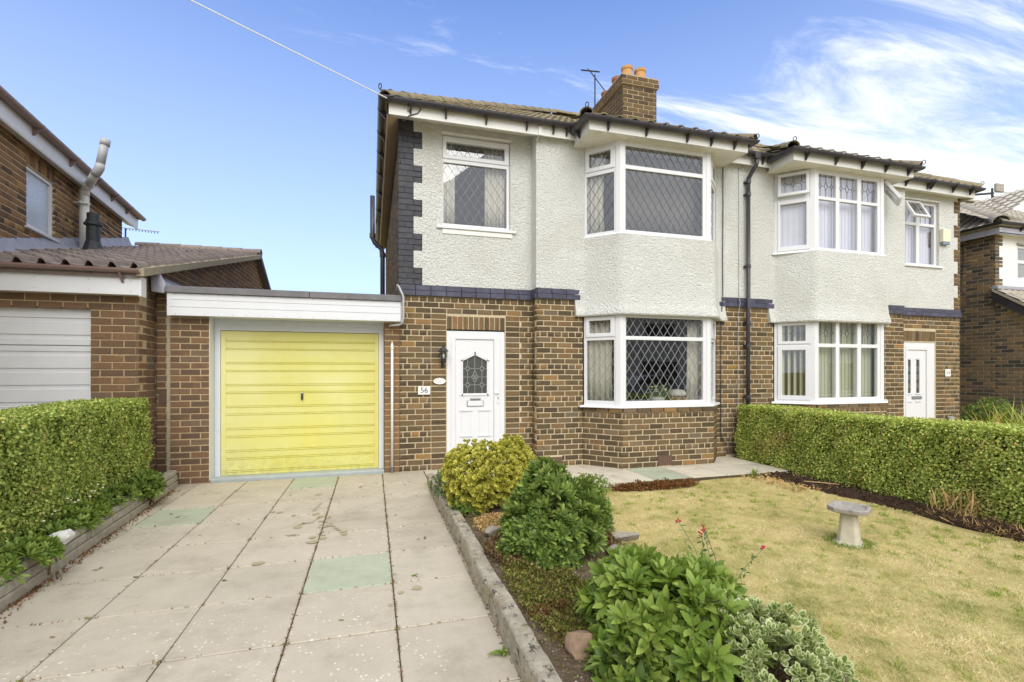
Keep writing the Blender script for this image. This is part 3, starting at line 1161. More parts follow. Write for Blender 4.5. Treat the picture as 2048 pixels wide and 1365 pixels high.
def motif(mb, F, x0, x1, z0, z1, d, t=0.007, nn=3, thick=0.006):
    """upright leads, each with a small diamond, joined by a level lead"""
    zm = (z0 + z1) / 2
    seg = []
    w = x1 - x0
    xs = [x0 + w * (k + 0.5) / nn for k in range(nn)]
    ends = [x0]
    for k, x in enumerate(xs):
        big = 1.25 if (nn % 2 and k == nn // 2) else 0.85
        a, b = 0.028 * big * w / 0.38, 0.062 * big * (z1 - z0) / 0.38
        seg += [((x, z1), (x, zm + b)), ((x, zm + b), (x + a, zm)), ((x + a, zm), (x, zm - b)), ((x, zm - b), (x - a, zm)), ((x - a, zm), (x, zm + b)), ((x, zm - b), (x, z0))]
        ends += [x - a, x + a]
    ends.append(x1)
    for k in range(0, len(ends), 2):
        seg.append(((ends[k], zm), (ends[k + 1], zm)))
    for (a, b), (c, e) in seg:
        L = math.hypot(c - a, e - b)
        px, pz = -(e - b) / L * t / 2, (c - a) / L * t / 2
        mb.add([F(a + px, d, b + pz), F(c + px, d, e + pz), F(c - px, d, e - pz), F(a - px, d, b - pz),
                F(a + px, d - thick, b + pz), F(c + px, d - thick, e + pz), F(c - px, d - thick, e - pz), F(a - px, d - thick, b - pz)],
               [(0, 1, 2, 3), (7, 6, 5, 4), (0, 4, 5, 1), (2, 6, 7, 3), (1, 5, 6, 2), (3, 7, 4, 0)])


def window(parent, F, x0, x1, z0, z1, panes, d=0.0, lead=None, sash=(), name='window', glass='window_glass', label=None, leadmat='came_lead'):
    """frame with real openings; panes and leads as its sub-parts. panes: (x0,x1,z0,z1,leadkind); sash: outer rects of opening lights"""
    fr = MB().plate(F, x0, x1, z0, z1, panes, d - 0.06, d).build(name, 'upvc_white', parent, bevel=0.006, label=label)
    for q in sash:
        inner = [p for p in panes if q[0] < (p[0] + p[1]) / 2 < q[1] and q[2] < (p[2] + p[3]) / 2 < q[3]]
        MB().plate(F, q[0], q[1], q[2], q[3], inner, d + 0.001, d + 0.016).build('sash', 'upvc_white', fr, bevel=0.007)
    for p in panes:
        MB().fbox(F, p[0] - .004, p[1] + .004, d - 0.036, d - 0.030, p[2] - .004, p[3] + .004).build('pane', glass, fr)
        kind = p[4] if len(p) > 4 else None
        if kind:
            m = MB()
            if kind == 'diamond':
                diamonds(m, F, p[0], p[1], p[2], p[3], d - 0.0285)
            else:
                motif(m, F, p[0], p[1], p[2], p[3], d - 0.029, nn=3)
            m.build('lead', leadmat, fr)
    return fr


def corner_post(parent, P, a0, a1, z0, z1, w=0.075, out=0.012):
    """mitred post where two window facets meet; a0, a1 the plan directions before and after"""
    P = Vector(P)
    d0, d1 = Vector(a0).normalized(), Vector(a1).normalized()
    n0, n1 = Vector((d0.y, -d0.x)), Vector((d1.y, -d1.x))
    b = (n0 + n1).normalized()
    mo = b / b.dot(n0)
    poly = [P - d0 * w + n0 * out, P + mo * out, P + d1 * w + n1 * out, P + d1 * w - n1 * 0.065, P - mo * 0.065, P - d0 * w - n0 * 0.065]
    return MB().prism([(p.x, p.y, z0) for p in poly], (0, 0, z1 - z0)).build('corner_post', 'upvc_white', parent, bevel=0.005)


def curtain(name, label, x0, x1, y, z0, z1, mat, folds=5, amp=0.03, gather=0.0, group=None, parent=None, ang=None):
    """hanging cloth with folds, between plan points, thickness 6 mm"""
    n = folds * 8
    A, B = (Vector(x0), Vector(x1)) if isinstance(x0, tuple) else (Vector((x0, y)), Vector((x1, y)))
    d = (B - A)
    L = d.length
    d.normalize()
    nn = Vector((d.y, -d.x))
    vs, fs = [], []
    zs = [z0, z0 + (z1 - z0) * .35, z0 + (z1 - z0) * .7, z1]
    for side in (0, 1):
        for j, z in enumerate(zs):
            g = gather * math.sin(math.pi * (0.15 + 0.55 * (1 - j / 3)))
            for i in range(n + 1):
                t = i / n
                s_ = t * L * (1 - g)
                o = amp * math.sin(t * folds * 2 * math.pi + 0.4 * j) + amp * .4 * math.sin(t * folds * 4.7 * math.pi) + side * 0.006
                p = A + d * s_ + nn * o
                vs.append((p.x, p.y, z))
    m = n + 1
    k = len(zs) * m
    for side in (0, 1):
        for j in range(len(zs) - 1):
            for i in range(n):
                a = side * k + j * m + i
                fs.append((a, a + 1, a + m + 1, a + m))
    for i in range(n):
        fs.append((i, i + k, i + k + 1, i + 1))
        a = (len(zs) - 1) * m + i
        fs.append((a, a + 1, a + 1 + k, a + k))
    o = MB().add(vs, fs).build(name, mat, parent, smooth=True)
    if label:
        tag(o, label, 'curtain', group)
    return o


def blinds(label, A, B, z0, z1, mat, turn=18, sw=0.098, group=None):
    """vertical blind: each slat a part, plus a head rail"""
    A, B = Vector(A), Vector(B)
    d = (B - A)
    L = d.length
    d.normalize()
    t = thing('vertical_blind', label, 'blind', (A.x, A.y, z0), group)
    n = int(L / 0.078)
    c, s_ = math.cos(R(turn)), math.sin(R(turn))
    for i in range(n):
        p = A + d * (0.04 + i * (L - 0.08) / max(1, n - 1))
        e = Vector((d.x * c - d.y * s_, d.x * s_ + d.y * c)) * sw / 2
        nn = Vector((e.y, -e.x)).normalized()
        m = MB()
        a, b, q = p - e, p + e, p + nn * 0.004
        o = nn * -0.0015
        m.prism([(a.x, a.y, z0), (q.x, q.y, z0), (b.x, b.y, z0), (b.x + o.x, b.y + o.y, z0), (q.x + o.x, q.y + o.y, z0), (a.x + o.x, a.y + o.y, z0)], (0, 0, z1 - z0))
        m.build('slat', mat, t)
    m = MB()
    nn = Vector((d.y, -d.x)) * 0.02
    m.prism([(A.x - nn.x, A.y - nn.y, z1), (B.x - nn.x, B.y - nn.y, z1), (B.x + nn.x, B.y + nn.y, z1), (A.x + nn.x, A.y + nn.y, z1)], (0, 0, 0.04))
    m.build('head_rail', 'upvc_white', t)
    return t


def room(parent, path, z0, z1, depth, mat='room_paint'):
    """dark room behind a window: floor, ceiling and back walls, open to the glass"""
    m = MB()
    a, b = Vector(path[0]), Vector(path[-1])
    y1 = max(a.y, b.y) + depth
    x0, x1 = a.x, b.x
    t = 0.05
    m.box(x0 - t, x0, a.y + .12, y1, z0, z1)
    m.box(x1, x1 + t, b.y + .12, y1, z0, z1)
    m.box(x0 - t, x1 + t, y1, y1 + t, z0, z1)
    fl = [(p[0], p[1] + .02) for p in path] + [(x1, y1), (x0, y1)]
    m.prism([(p[0], p[1], z0 - t) for p in fl], (0, 0, t))
    m.prism([(p[0], p[1], z1) for p in fl], (0, 0, t))
    return m.build('room_interior', mat, parent)


# =================================================================== setting
def structure(o):
    o['kind'] = 'structure'
    return o


# ground: one sheet to the horizon, slightly below the paving
gm = MB()
gm.add([(-900, -900, -0.14), (900, -900, -0.14), (900, 900, -0.14), (-900, 900, -0.14)], [(0, 1, 2, 3)])
structure(gm.build('ground', 'lawn_ground'))

# driveway: joint bed and slabs
drive = structure(MB().box(-3.1, 0.76, -1.6, 7.62, -0.12, -0.012).build('driveway', 'joint_dirt'))
xj = [-3.4, -2.81, -2.22, -1.643, -1.052, -0.462, 0.138, 0.735]
yj = [-1.53 + 0.0, -0.895, -0.26, 0.375, 1.01, 1.645, 2.275, 2.91, 3.54, 4.16, 4.806, 5.465, 6.096, 6.73, 7.40]
GREEN = {(5, 8): 1, (2, 11): 1, (4, 13): 1}
for i in range(len(xj) - 1):
    for j in range(len(yj) - 1):
        x0, x1 = xj[i] + .0034, xj[i + 1] - .0034
        if j == 13 and x0 < -2.9:
            continue
        # the bed wall cuts the outer columns off at a slant
        m = MB()
        h = random.uniform(-.0015, .001)
        tx, ty = random.uniform(-.0015, .0015), random.uniform(-.0015, .0015)
        wl0 = lambda y: -2.224 + (3.78 - y) * 0.0605 - 0.02
        y0, y1 = yj[j] + .005, yj[j + 1] - .005
        xa, xb = max(x0, wl0(y0)), max(x0, wl0(y1))
        if xa > x1 - .03:
            continue
        pts = [(xa, y0), (x1, y0), (x1, y1), (min(xb, x1 - .02), y1)]
        top = [(x, y, h + tx * (x - x0) * 1.6 + ty * (y - y0) * 1.6) for x, y in pts]
        bot = [(x, y, -0.05) for x, y in pts]
        m.add(bot + top, [(3, 2, 1, 0), (4, 5, 6, 7), (0, 1, 5, 4), (1, 2, 6, 5), (2, 3, 7, 6), (3, 0, 4, 7)])
        o = m.build('slab', 'slab_green' if (i, j) in GREEN else 'slab_buff', drive, bevel=0.004, seg=1)
        if (i, j) in GREEN:
            o['label'] = 'green tinted paving slab'

# front path under the bay
path = structure(MB().prism([(0.8, 5.95, -0.10), (5.98, 5.90, -0.10), (6.25, 7.6, -0.10), (0.8, 7.6, -0.10)], (0, 0, 0.085)).build('front_path', 'joint_dirt'))
px = [0.745, 1.34, 1.94, 2.545, 3.15, 3.75, 4.35, 4.95, 5.55, 6.05]
py = [5.92, 6.55, 7.18, 7.45]
for i in range(len(px) - 1):
    for j in range(3):
        if j == 2 and px[i] > 2.3:
            continue
        x0, x1, y0, y1 = px[i] + .004, px[i + 1] - .004, py[j] + .004, py[j + 1] - .004
        h = random.uniform(-.002, .001)
        MB().box(x0, x1, y0, y1, -0.06, h).build('slab', 'slab_green' if (i, j) == (5, 0) or (i, j) == (5, 1) else 'slab_path', path, bevel=0.004, seg=1)

# lawn soil, flower bed soil
lawn_edge = [(2.62, 5.80), (2.35, 5.0), (2.2, 4.1), (2.16, 3.4), (2.22, 2.6), (2.3, 1.8), (2.35, 0.8), (2.35, -1.2)]
lw = MB()
NX = 60


def lawn_x(y):
    pts = sorted(lawn_edge, key=lambda p: p[1])
    return float(np.interp(y, [p[1] for p in pts], [p[0] for p in pts]))


def lawn_z(x, y):
    return -0.05 + 0.012 * math.sin(x * 1.3 + 0.4) * math.cos(y * 1.1) + 0.006 * math.sin(3.1 * x + 2 * y)


vs, fs = [], []
ys = np.linspace(-1.2, 5.88, 60)
for y in ys:
    xa = lawn_x(y) - .15
    for i in range(50):
        x = xa + (6.9 - xa) * i / 49
        vs.append((x, y, lawn_z(x, y)))
for j in range(59):
    for i in range(49):
        a = j * 50 + i
        fs.append((a, a + 1, a + 51, a + 50))
lawn = structure(MB().add(vs, fs).build('lawn', 'lawn_ground', smooth=True))


def bed_z(x, y):
    e = max(0.0, min(1.0, (lawn_x(y) - x) / 1.0))
    return -0.05 + 0.17 * min(1, e * 1.6) + 0.012 * math.sin(7 * x + 3 * y) * math.cos(5 * y - 2 * x)


vs, fs = [], []
ys = np.linspace(-1.2, 6.55, 70)
for y in ys:
    xb = lawn_x(min(y, 5.8)) + .05 if y < 5.93 else 1.35
    for i in range(24):
        x = 0.78 + (xb - 0.78) * i / 23
        vs.append((x, y, bed_z(x, y) + random.uniform(-.006, .006)))
for j in range(69):
    for i in range(23):
        a = j * 24 + i
        fs.append((a, a + 1, a + 25, a + 24))
structure(MB().add(vs, fs).build('flower_bed', 'soil', smooth=True))
# dug strip along the hedge
vs, fs = [], []
for j in range(90):
    y = 1.2 + 4.72 * j / 89
    xa = 5.62 - 0.22 * math.exp(-((y - 5.3) / 0.7) ** 2) + 0.05 * math.sin(y * 5) + 0.16 * max(0, (4.2 - y)) * .6
    for i in range(26):
        t = i / 25
        x = xa + (6.35 - xa) * t
        b = 0.045 * math.sin(math.pi * min(1, t * 1.5)) if t < .67 else 0.0
        vs.append((x, y, -0.052 + b + (random.uniform(-.014, .02) if 0.05 < t else 0)))
for j in range(89):
    for i in range(25):
        a = j * 26 + i
        fs.append((a, a + 1, a + 27, a + 26))
structure(MB().add(vs, fs).build('hedge_soil', 'soil_dark'))
# raised bed on the left behind the low wall
vs, fs = [], []
for j in range(40):
    y = -1.4 + 8.9 * j / 39
    xw = -2.224 + (3.78 - y) * 0.0605 - .05
    for i in range(12):
        vs.append((xw - i * .09, y, 0.175 + .03 * i / 11 + random.uniform(-.008, .008)))
for j in range(39):
    for i in range(11):
        a = j * 12 + i
        fs.append((a, a + 12, a + 13, a + 1))
structure(MB().add(vs, fs).build('raised_bed', 'soil'))
# neighbour's drive and garden right of the hedge, street
structure(MB().box(-7.5, -3.1, -1.6, 7.0, -0.12, -0.03).build('neighbour_drive', 'slab_buff'))
structure(MB().box(6.9, 30, -1.2, 9.0, -0.13, -0.06).build('neighbour_garden', 'lawn_ground'))
structure(MB().box(-60, 60, -4.0, -1.6, -0.13, -0.02).build('pavement', 'slab_path'))
structure(MB().box(-60, 60, -10.0, -4.0, -0.138, -0.12).build('road', 'asphalt'))
structure(MB().box(-60, 60, -12.2, -10.0, -0.13, -0.02).build('far_pavement', 'slab_path'))

# =================================================================== the two joined houses
def quoin_blocks(z0, z1, wide, narrow, pitch=0.085, n=3):
    """3 wide, 3 narrow courses by turns from the bottom"""
    out, z, w = [], z0, True
    while z < z1 - .02:
        zt = min(z1, z + n * pitch)
        out.append((z, zt, wide if w else narrow))
        z, w = zt, not w
    return out


def band(parent, path, flip=False):
    """two-course projecting string of blue bricks"""
    b = sweep(MB(), path, [(-.06, 2.642), (.004, 2.642), (.004, 2.792), (-.06, 2.792)]).build('string_course', 'brick_blue', parent)
    for a, c in zip(path[:-1], path[1:]):
        F = facet(a, c)
        n = max(1, round(F.L / 0.228))
        for k in range(n):
            x0, x1 = F.L * k / n + .002, F.L * (k + 1) / n - .002
            MB().fbox(F, x0, x1, -.01, .036, 2.637, 2.715).build('brick', 'brick_blue', b, bevel=0.005, seg=1)
            MB().fbox(F, x0, x1, -.01, .022, 2.718, 2.798).build('brick', 'brick_blue', b, bevel=0.005, seg=1)
    return b


def hip_iron(parent, p, r=0.036, up=0.0):
    pts = [(p[0], p[1], p[2])]
    for k in range(14):
        a = -math.pi / 2 + k * 0.43
        pts.append((p[0] + r * math.cos(a) * .7 * 0.71, p[1] - r * math.cos(a) * .7 * 0.71, p[2] + r + .02 + r * math.sin(a)))
    return MB().tube(pts, 0.007, 6).build('hip_iron', 'black_iron', parent)


def roll_tiles(parent, A, B, up, rows, name='roof_tile', mat='tile_mossy', pitch=0.22, gauge=0.3, roll=0.024, limit=None):
    """interlocking roll tiles on a slope: A-B the eave line, up the slope vector; joined, past the count that could be picked apart"""
    A, B, U = Vector(A), Vector(B), Vector(up).normalized()
    d = (B - A)
    L = d.length
    d.normalize()
    N = d.cross(U)
    if N.z < 0:
        N = -N
    n = int(L / pitch)
    prof = [(0.0, 0.004), (0.18, 0.0), (0.5, 0.0), (0.58, 0.35), (0.68, 0.85), (0.78, 1.0), (0.88, 0.85), (0.98, 0.25)]
    m = MB()
    for r in range(rows):
        for c in range(n):
            o = A + d * (c * pitch) + U * (r * gauge)
            vs = []
            for t, hh in prof:
                for (uu, lift) in ((0.0, 0.028), (gauge + .05, 0.004)):
                    p = o + d * (t * pitch) + U * uu + N * (hh * roll + lift)
                    vs.append(p)
            lo = [o + d * (t * pitch) + N * (hh * roll + 0.010) for t, hh in prof]
            k = len(prof)
            fs = [(2 * i, 2 * i + 2, 2 * i + 3, 2 * i + 1) for i in range(k - 1)]
            vs2 = vs + lo
            fs += [(2 * i, 2 * k + i, 2 * k + i + 1, 2 * i + 2) for i in range(k - 1)]
            m.add(vs2, fs)
    o = m.build(name, mat, parent)
    o['kind'] = 'stuff'
    return o


def ridge_tiles(parent, A, B, r=0.11, step=0.42, mat='tile_mossy', name='hip_tile'):
    A, B = Vector(A), Vector(B)
    d = B - A
    L = d.length
    d.normalize()
    n = max(1, int(L / step))
    s_ = d.cross(Vector((0, 0, 1))).normalized()
    w = s_.cross(d)
    for k in range(n):
        a, b = A + d * (L * k / n), A + d * (L * (k + 1) / n + .03)
        vs = []
        for p, rr in ((a, r * 1.06), (b, r * .94)):
            for q in range(9):
                t = math.pi * q / 8
                vs.append(p + s_ * (rr * math.cos(t)) + w * (rr * math.sin(t) * .9 - .02))
            for q in range(8, -1, -1):
                t = math.pi * q / 8
                vs.append(p + s_ * ((rr - .016) * math.cos(t)) + w * ((rr - .016) * math.sin(t) * .9 - .02))
        fs = [(i, (i + 1) % 18, (i + 1) % 18 + 18, i + 18) for i in range(18)]
        fs += [tuple(range(17, -1, -1)), tuple(range(18, 36))]
        MB().add(vs, fs).build(name, mat, parent)


def main_roof(parent, x0, x1, y0, z0, depth, hip_left, hip_right, slope=0.6, mat='tile_mossy'):
    """solid hipped roof body; joined side left vertical"""
    yr = y0 + depth / 2
    zr = z0 + slope * depth / 2
    xl = x0 + (depth / 2 if hip_left else 0)
    xr = x1 - (depth / 2 if hip_right else 0)
    y1 = y0 + depth
    vs = [(x0, y0, z0), (x1, y0, z0), (x1, y1, z0), (x0, y1, z0), (xl, yr, zr), (xr, yr, zr)]
    fs = [(0, 1, 5, 4), (2, 3, 4, 5), (0, 4, 3), (1, 2, 5), (3, 2, 1, 0)]
    r = MB().add(vs, fs).build('roof', mat, parent)
    return r, (xl, yr, zr), (xr, yr, zr)


def vent(parent, F, x0, x1, z0, z1, proud=0.006):
    """terracotta air brick with a grid of holes"""
    n, k = 7, 5
    hs = []
    for i in range(n):
        for j in range(k):
            a = x0 + (x1 - x0) * (i + .3) / n
            b = z0 + (z1 - z0) * (j + .3) / k
            hs.append((a, a + (x1 - x0) * .45 / n, b, b + (z1 - z0) * .45 / k))
    v = MB().plate(F, x0, x1, z0, z1, hs, proud - .03, proud).build('air_brick', 'terracotta_vent', parent)
    return v


def bar(F, a, c, d0, d1, t):
    """flat bar between two facet points a=(x,z), c=(x,z)"""
    L = math.hypot(c[0] - a[0], c[1] - a[1])
    ux, uz = (c[0] - a[0]) / L * t / 2, (c[1] - a[1]) / L * t / 2
    px_, pz_ = -uz, ux
    a = (a[0] - ux, a[1] - uz)
    c = (c[0] + ux, c[1] + uz)
    q = [(a[0] - px_, a[1] - pz_), (c[0] - px_, c[1] - pz_), (c[0] + px_, c[1] + pz_), (a[0] + px_, a[1] + pz_)]
    vs = [F(x, d1, z) for x, z in q] + [F(x, d0, z) for x, z in q]
    return vs, [(0, 1, 2, 3), (7, 6, 5, 4), (0, 4, 5, 1), (1, 5, 6, 2), (2, 6, 7, 3), (3, 7, 4, 0)]


# ---------------------------------------------------------------- number 56
H = thing('semi_detached_house', 'white roughcast and brick half house with black painted quoins and diamond leaded bay windows', 'house', (3.4, 7.43, 0))
YE, YM, YB = 7.43, 7.19, 6.70
fE = facet((.386, YE), (2.468, YE))
fR = facet((2.468, YE), (2.468, YM))
fM = facet((2.468, YM), (3.244, YM))
fBL = facet((3.244, YM), (3.687, YB))
fBF = facet((3.687, YB), (5.339, YB))
fBR = facet((5.339, YB), (5.79, YM))
fM2 = facet((5.79, YM), (6.40, YM))
fS = facet((.386, 15.4), (.386, YE))
ZB = 2.635
DH = (0.706, 1.629, 0.0, 2.147)
wm = MB()
wm.plate(fE, 0, fE.L + .06, -.05, ZB + .1, [(0.706, 1.629, -.06, 2.147)], -.11, -.007)
wm.plate(fR, .0, fR.L - .012, -.05, ZB + .1, [], -.10, -.007)
wm.plate(fM, 0, fM.L, -.05, ZB + .1, [], -.11, -.007)
for F in (fBL, fBF, fBR):
    wm.plate(F, 0, F.L, -.05, .862, [], -.11, -.007)
wm.plate(fM2, 0, fM2.L, -.05, ZB + .1, [], -.11, -.007)
wm.plate(fS, 0, fS.L - .11, -.05, 5.27, [], -.11, -.007)
W56 = wm.build('wall', 'mortar_cream', H)
AV = [(fM, .2, .425, .02, .145), (fBF, .62, .86, .02, .175), (fM2, .19, .41, .04, .16)]
recs = []
lay(fE, 0, ZB, [(0.706, 1.629, 0, 2.345)], out=recs, stacks=[(.472, .697, 0.0, 2.39), (1.641, 1.866, 0.0, 2.39)], hoff=0)
lay(fR, 0, ZB, out=recs, hdr=0)
lay(fM, 0, ZB, [a[1:] for a in AV if a[0] is fM], out=recs, hoff=0, phase=1)
for F in (fBL, fBF, fBR):
    lay(F, 0, .85, [a[1:] for a in AV if a[0] is F], out=recs, hoff=3, phase=1)
    for k in range(max(1, round(F.L / 0.24))):
        n_ = max(1, round(F.L / 0.24))
        recs.append((F(F.L * (k + .5) / n_, .022, .893), F.ang, F.L / n_ - .012, .066, F.n))
lay(fM2, 0, ZB, [a[1:] for a in AV if a[0] is fM2], out=recs, hoff=3)
# soldier course over the door: upright bricks
sold = []
for k in range(11):
    x = .706 + .923 * (k + .5) / 11
    sold.append(x)
used, rest = place_bricks(recs, 'brick_brown', W56, 286)
sm = {}
for x in sold:
    o = bpy.data.objects.new('brick', brick_mesh(('s', random.randrange(4)), 'brick_orange' if random.random() < .6 else 'brick_brown'))
    COL.objects.link(o)
    o.parent = W56
    o.location = Vector(fE(x, random.uniform(-.001, .003), 2.246)) - world_loc(W56)
    o.rotation_euler = (0, math.pi / 2, 0)
    o.scale = (0.195 / .226, 1, 1)
side = []
lay(fS, 0, 5.27, out=side)
join_bricks([(rest, 'brick_brown'), (side, 'brick_brown')], W56)
for a in AV:
    vent(W56, *a)

# string course, quoins, roughcast
band(H, [(.386, YE), (2.468, YE), (2.468, YM), (3.19, YM)])
band(H, [(5.80, YM), (6.395, YM)])
QB = quoin_blocks(2.80, 5.27, .332, .206)
ql = MB()
for za, zb, w in QB:
    pass
qbody = MB().plate(fE, 0.0, .206, 2.80, 5.27, [], -.10, .012).build('quoin', 'brick_black', H)
for za, zb, w in QB:
    n = max(1, round((zb - za) / 0.085))
    for k in range(n):
        z0_, z1_ = za + (zb - za) * k / n + .003, za + (zb - za) * (k + 1) / n - .003
        cuts = [0, w] if k % 2 == 0 and w < .3 else ([0, w * .36, w] if k % 2 else [0, w * .62, w])
        for a, b in zip(cuts[:-1], cuts[1:]):
            MB().fbox(fE, a + (.0025 if a else -.016), b - .0025, -.02, .019 + random.uniform(-.0015, .002), z0_, z1_).build('brick', 'brick_black', qbody, bevel=.004, seg=1)
W1R = (1.022 - .386, 2.096 - .386, 3.69, 5.115)
rm = MB()
rm.plate(fE, .206, fE.L - .0, 2.800, 5.30, [W1R] + [(0, .3345, za, zb) for za, zb, w in QB if w > .3], -.10, .020)
rm.build('roughcast', 'roughcast_white', H)
prof = [(-.06, 2.802), (.020, 2.802), (.020, 5.22), (-.06, 5.22)]
sweep(MB(), [(2.468, YE - .021), (2.468, YM), (3.262, YM)], [(-.06, 3.617), (.020, 3.617), (.020, 5.22), (-.06, 5.22)]).build('roughcast', 'roughcast_white', H, smooth=False)
sweep(MB(), [(2.468, YE - .021), (2.468, YM), (3.10, YM)], [(-.06, 2.802), (.020, 2.802), (.020, 3.617), (-.06, 3.617)]).build('roughcast', 'roughcast_white', H, smooth=False)
bprof = [(-.08, 2.376), (.060, 2.372), (.072, 2.392), (.062, 2.45), (.036, 2.55), (.022, 2.68), (.020, 2.8), (.020, 3.615), (-.08, 3.615)]
BAY56 = [(3.244, YM), (3.687, YB), (5.339, YB), (5.79, YM)]
# rounded shoulders of the bay render
def rounded(path, r=0.16, n=5):
    out = [Vector(path[0])]
    for a, b, c in zip(path[:-2], path[1:-1], path[2:]):
        a, b, c = Vector(a), Vector(b), Vector(c)
        p, q = b + (a - b).normalized() * r, b + (c - b).normalized() * r
        for k in range(n + 1):
            t = k / n
            out.append((p * (1 - t) + b * t) * (1 - t) + (b * (1 - t) + q * t) * t)
    out.append(Vector(path[-1]))
    return out


sweep(MB(), rounded([(3.10, YM), *BAY56, (5.94, YM)], .09), bprof[:1] + bprof[1:]).build('roughcast', 'roughcast_white', H, smooth=False)
sweep(MB(), [(5.942, YM), (6.40, YM)], [(-.06, 2.80), (.020, 2.80), (.020, 5.22), (-.06, 5.22)]).build('roughcast', 'roughcast_white', H)
# jambs of wall either side of the upper bay window
for xa, xb in ((5.76, 5.941),):
    MB().box(xa, xb, YM - .018, YM + .1, 3.615, 5.215).build('roughcast', 'roughcast_white', H)

# windows
fW = facet((.386, YE), (2.468, YE))
ox = .386
window(H, fW, W1R[0], W1R[1], W1R[2] + .03, W1R[3], [(1.048 - ox, 2.05 - ox, 3.772, 4.708, 'diamond'), (1.091 - ox, 2.015 - ox, 4.83, 5.022, 'diamond')], d=-.03,
       sash=[(1.03 - ox, 2.088 - ox, 4.765, 5.107)])
MB().fbox(fE, W1R[0] - .09, W1R[1] + .09, -.05, .055, 3.676, 3.716).build('window_sill', 'upvc_white', H, bevel=.004)
MB().fbox(fE, W1R[0] - .0, W1R[1] + .03, .012, .034, 3.60, 3.672).build('window_sill', 'render_smooth', H, bevel=.004)
MB().fbox(fE, W1R[0] - .02, W1R[1] + .02, .0, .05, 5.118, 5.150).build('drip_moulding', 'fascia_white', H, bevel=.01)

WP56 = [(3.262, YM), (3.675, 6.75), (5.30, 6.75), (5.76, YM)]


def bay_windows(parent, WP, z0, z1, left, front, right, posts=True, leadmat='came_lead', lsash=(), rsash=()):
    fl, ff, fr_ = facet(WP[0], WP[1]), facet(WP[1], WP[2]), facet(WP[2], WP[3])
    window(parent, fl, 0, fl.L, z0, z1, left, sash=lsash, leadmat=leadmat)
    window(parent, ff, 0, ff.L, z0, z1, front, leadmat=leadmat)
    window(parent, fr_, 0, fr_.L, z0, z1, right, sash=rsash, leadmat=leadmat)
    d = lambda i: (WP[i + 1][0] - WP[i][0], WP[i + 1][1] - WP[i][1])
    corner_post(parent, WP[1], d(0), d(1), z0, z1)
    corner_post(parent, WP[2], d(1), d(2), z0, z1)
    return fl, ff, fr_


fx = 3.675
bay_windows(H, WP56, .94, 2.38,
            [(.045, .50, 1.035, 1.988, 'diamond'), (.088, .445, 2.10, 2.30, 'diamond')],
            [(3.775 - fx, 5.17 - fx, 1.035, 1.988, 'diamond'), (3.775 - fx, 5.17 - fx, 2.048, 2.335, 'diamond')],
            [(.14, .56, 1.035, 1.988, 'diamond'), (.19, .51, 2.10, 2.30, 'diamond')], lsash=[(.03, .515, 2.04, 2.362)], rsash=[(.13, .58, 2.04, 2.362)], leadmat='came_pale')
bay_windows(H, WP56, 3.63, 5.07,
            [(.045, .50, 3.692, 4.60, 'diamond'), (.088, .445, 4.73, 4.955, 'diamond')],
            [(3.765 - fx, 5.165 - fx, 3.692, 4.638, 'diamond'), (3.765 - fx, 5.165 - fx, 4.702, 4.992, 'diamond')],
            [(.14, .56, 3.692, 4.60, 'diamond'), (.19, .51, 4.73, 4.955, 'diamond')], lsash=[(.03, .515, 4.665, 5.015)], rsash=[(.13, .58, 4.665, 5.015)], leadmat='came_dark')
sillp = lambda z0, z1, o: [(-.1, z0), (o, z0), (o, z0 + .012), (o - .012, z1), (-.1, z1)]
sweep(MB(), [(3.13, YM - .003), (3.23, YM), (3.675, 6.75), (5.30, 6.75), (5.78, YM), (5.90, YM - .003)][1:5], sillp(.928, .962, .062)).build('window_sill', 'upvc_white', H, bevel=.003)
MB().box(3.165, 3.25, YM - .07, YM, .928, .96).build('window_sill', 'upvc_white', H, bevel=.003)
sweep(MB(), WP56, sillp(3.618, 3.65, .03)).build('window_sill', 'upvc_white', H, bevel=.003)
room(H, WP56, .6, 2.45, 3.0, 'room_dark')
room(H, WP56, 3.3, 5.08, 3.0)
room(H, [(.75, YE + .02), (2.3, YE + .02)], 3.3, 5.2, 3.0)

# eaves
sof = MB()
sof.prism([(.223, 7.073, 5.128), (2.468, 7.073, 5.128), (2.468, YE, 5.262), (.386, YE, 5.262)], (0, 0, .03))
sof.prism([(2.468, 7.073, 5.128), (3.07, 7.073, 5.128), (3.3, YM, 5.175), (2.468, YM, 5.175)], (0, 0, .03))
sof.build('soffit', 'soffit_white', H)
MB().prism([(5.7, YM, 5.175), (5.87, 7.073, 5.128), (6.40, 7.073, 5.128), (6.40, YM, 5.175)], (0, 0, .03)).build('soffit', 'soffit_white', H)
yk = [6.565, 6.70, 6.84, 6.98, 7.12, 7.26]
for a, b in zip(yk[:-1], yk[1:]):
    MB().box(3.07, 5.875, a + .002, b - .002, 5.066, 5.084).build('soffit_board', 'soffit_white', H)
MB().prism([(.223, 7.08, 5.132), (.386, YE, 5.266), (.386, 15.4, 5.266), (.223, 15.4, 5.132)], (0, 0, .03)).build('soffit', 'tan_paint', H)
fp = lambda za, zb: [(-.02, za), (0, za), (0, zb), (-.02, zb)]
sweep(MB(), [(.2, 7.05), (3.065, 7.05)], fp(5.12, 5.30)).build('fascia', 'fascia_white', H)
sweep(MB(), [(.2, 15.4), (.2, 7.05)], fp(5.12, 5.30)).build('fascia', 'tan_paint', H)
sweep(MB(), [(3.065, 7.10), (3.065, 6.56), (5.88, 6.56), (5.88, 7.10)], fp(5.06, 5.225)).build('fascia', 'fascia_white', H)
sweep(MB(), [(5.88, 7.05), (6.40, 7.05)], fp(5.12, 5.30)).build('fascia', 'fascia_white', H)
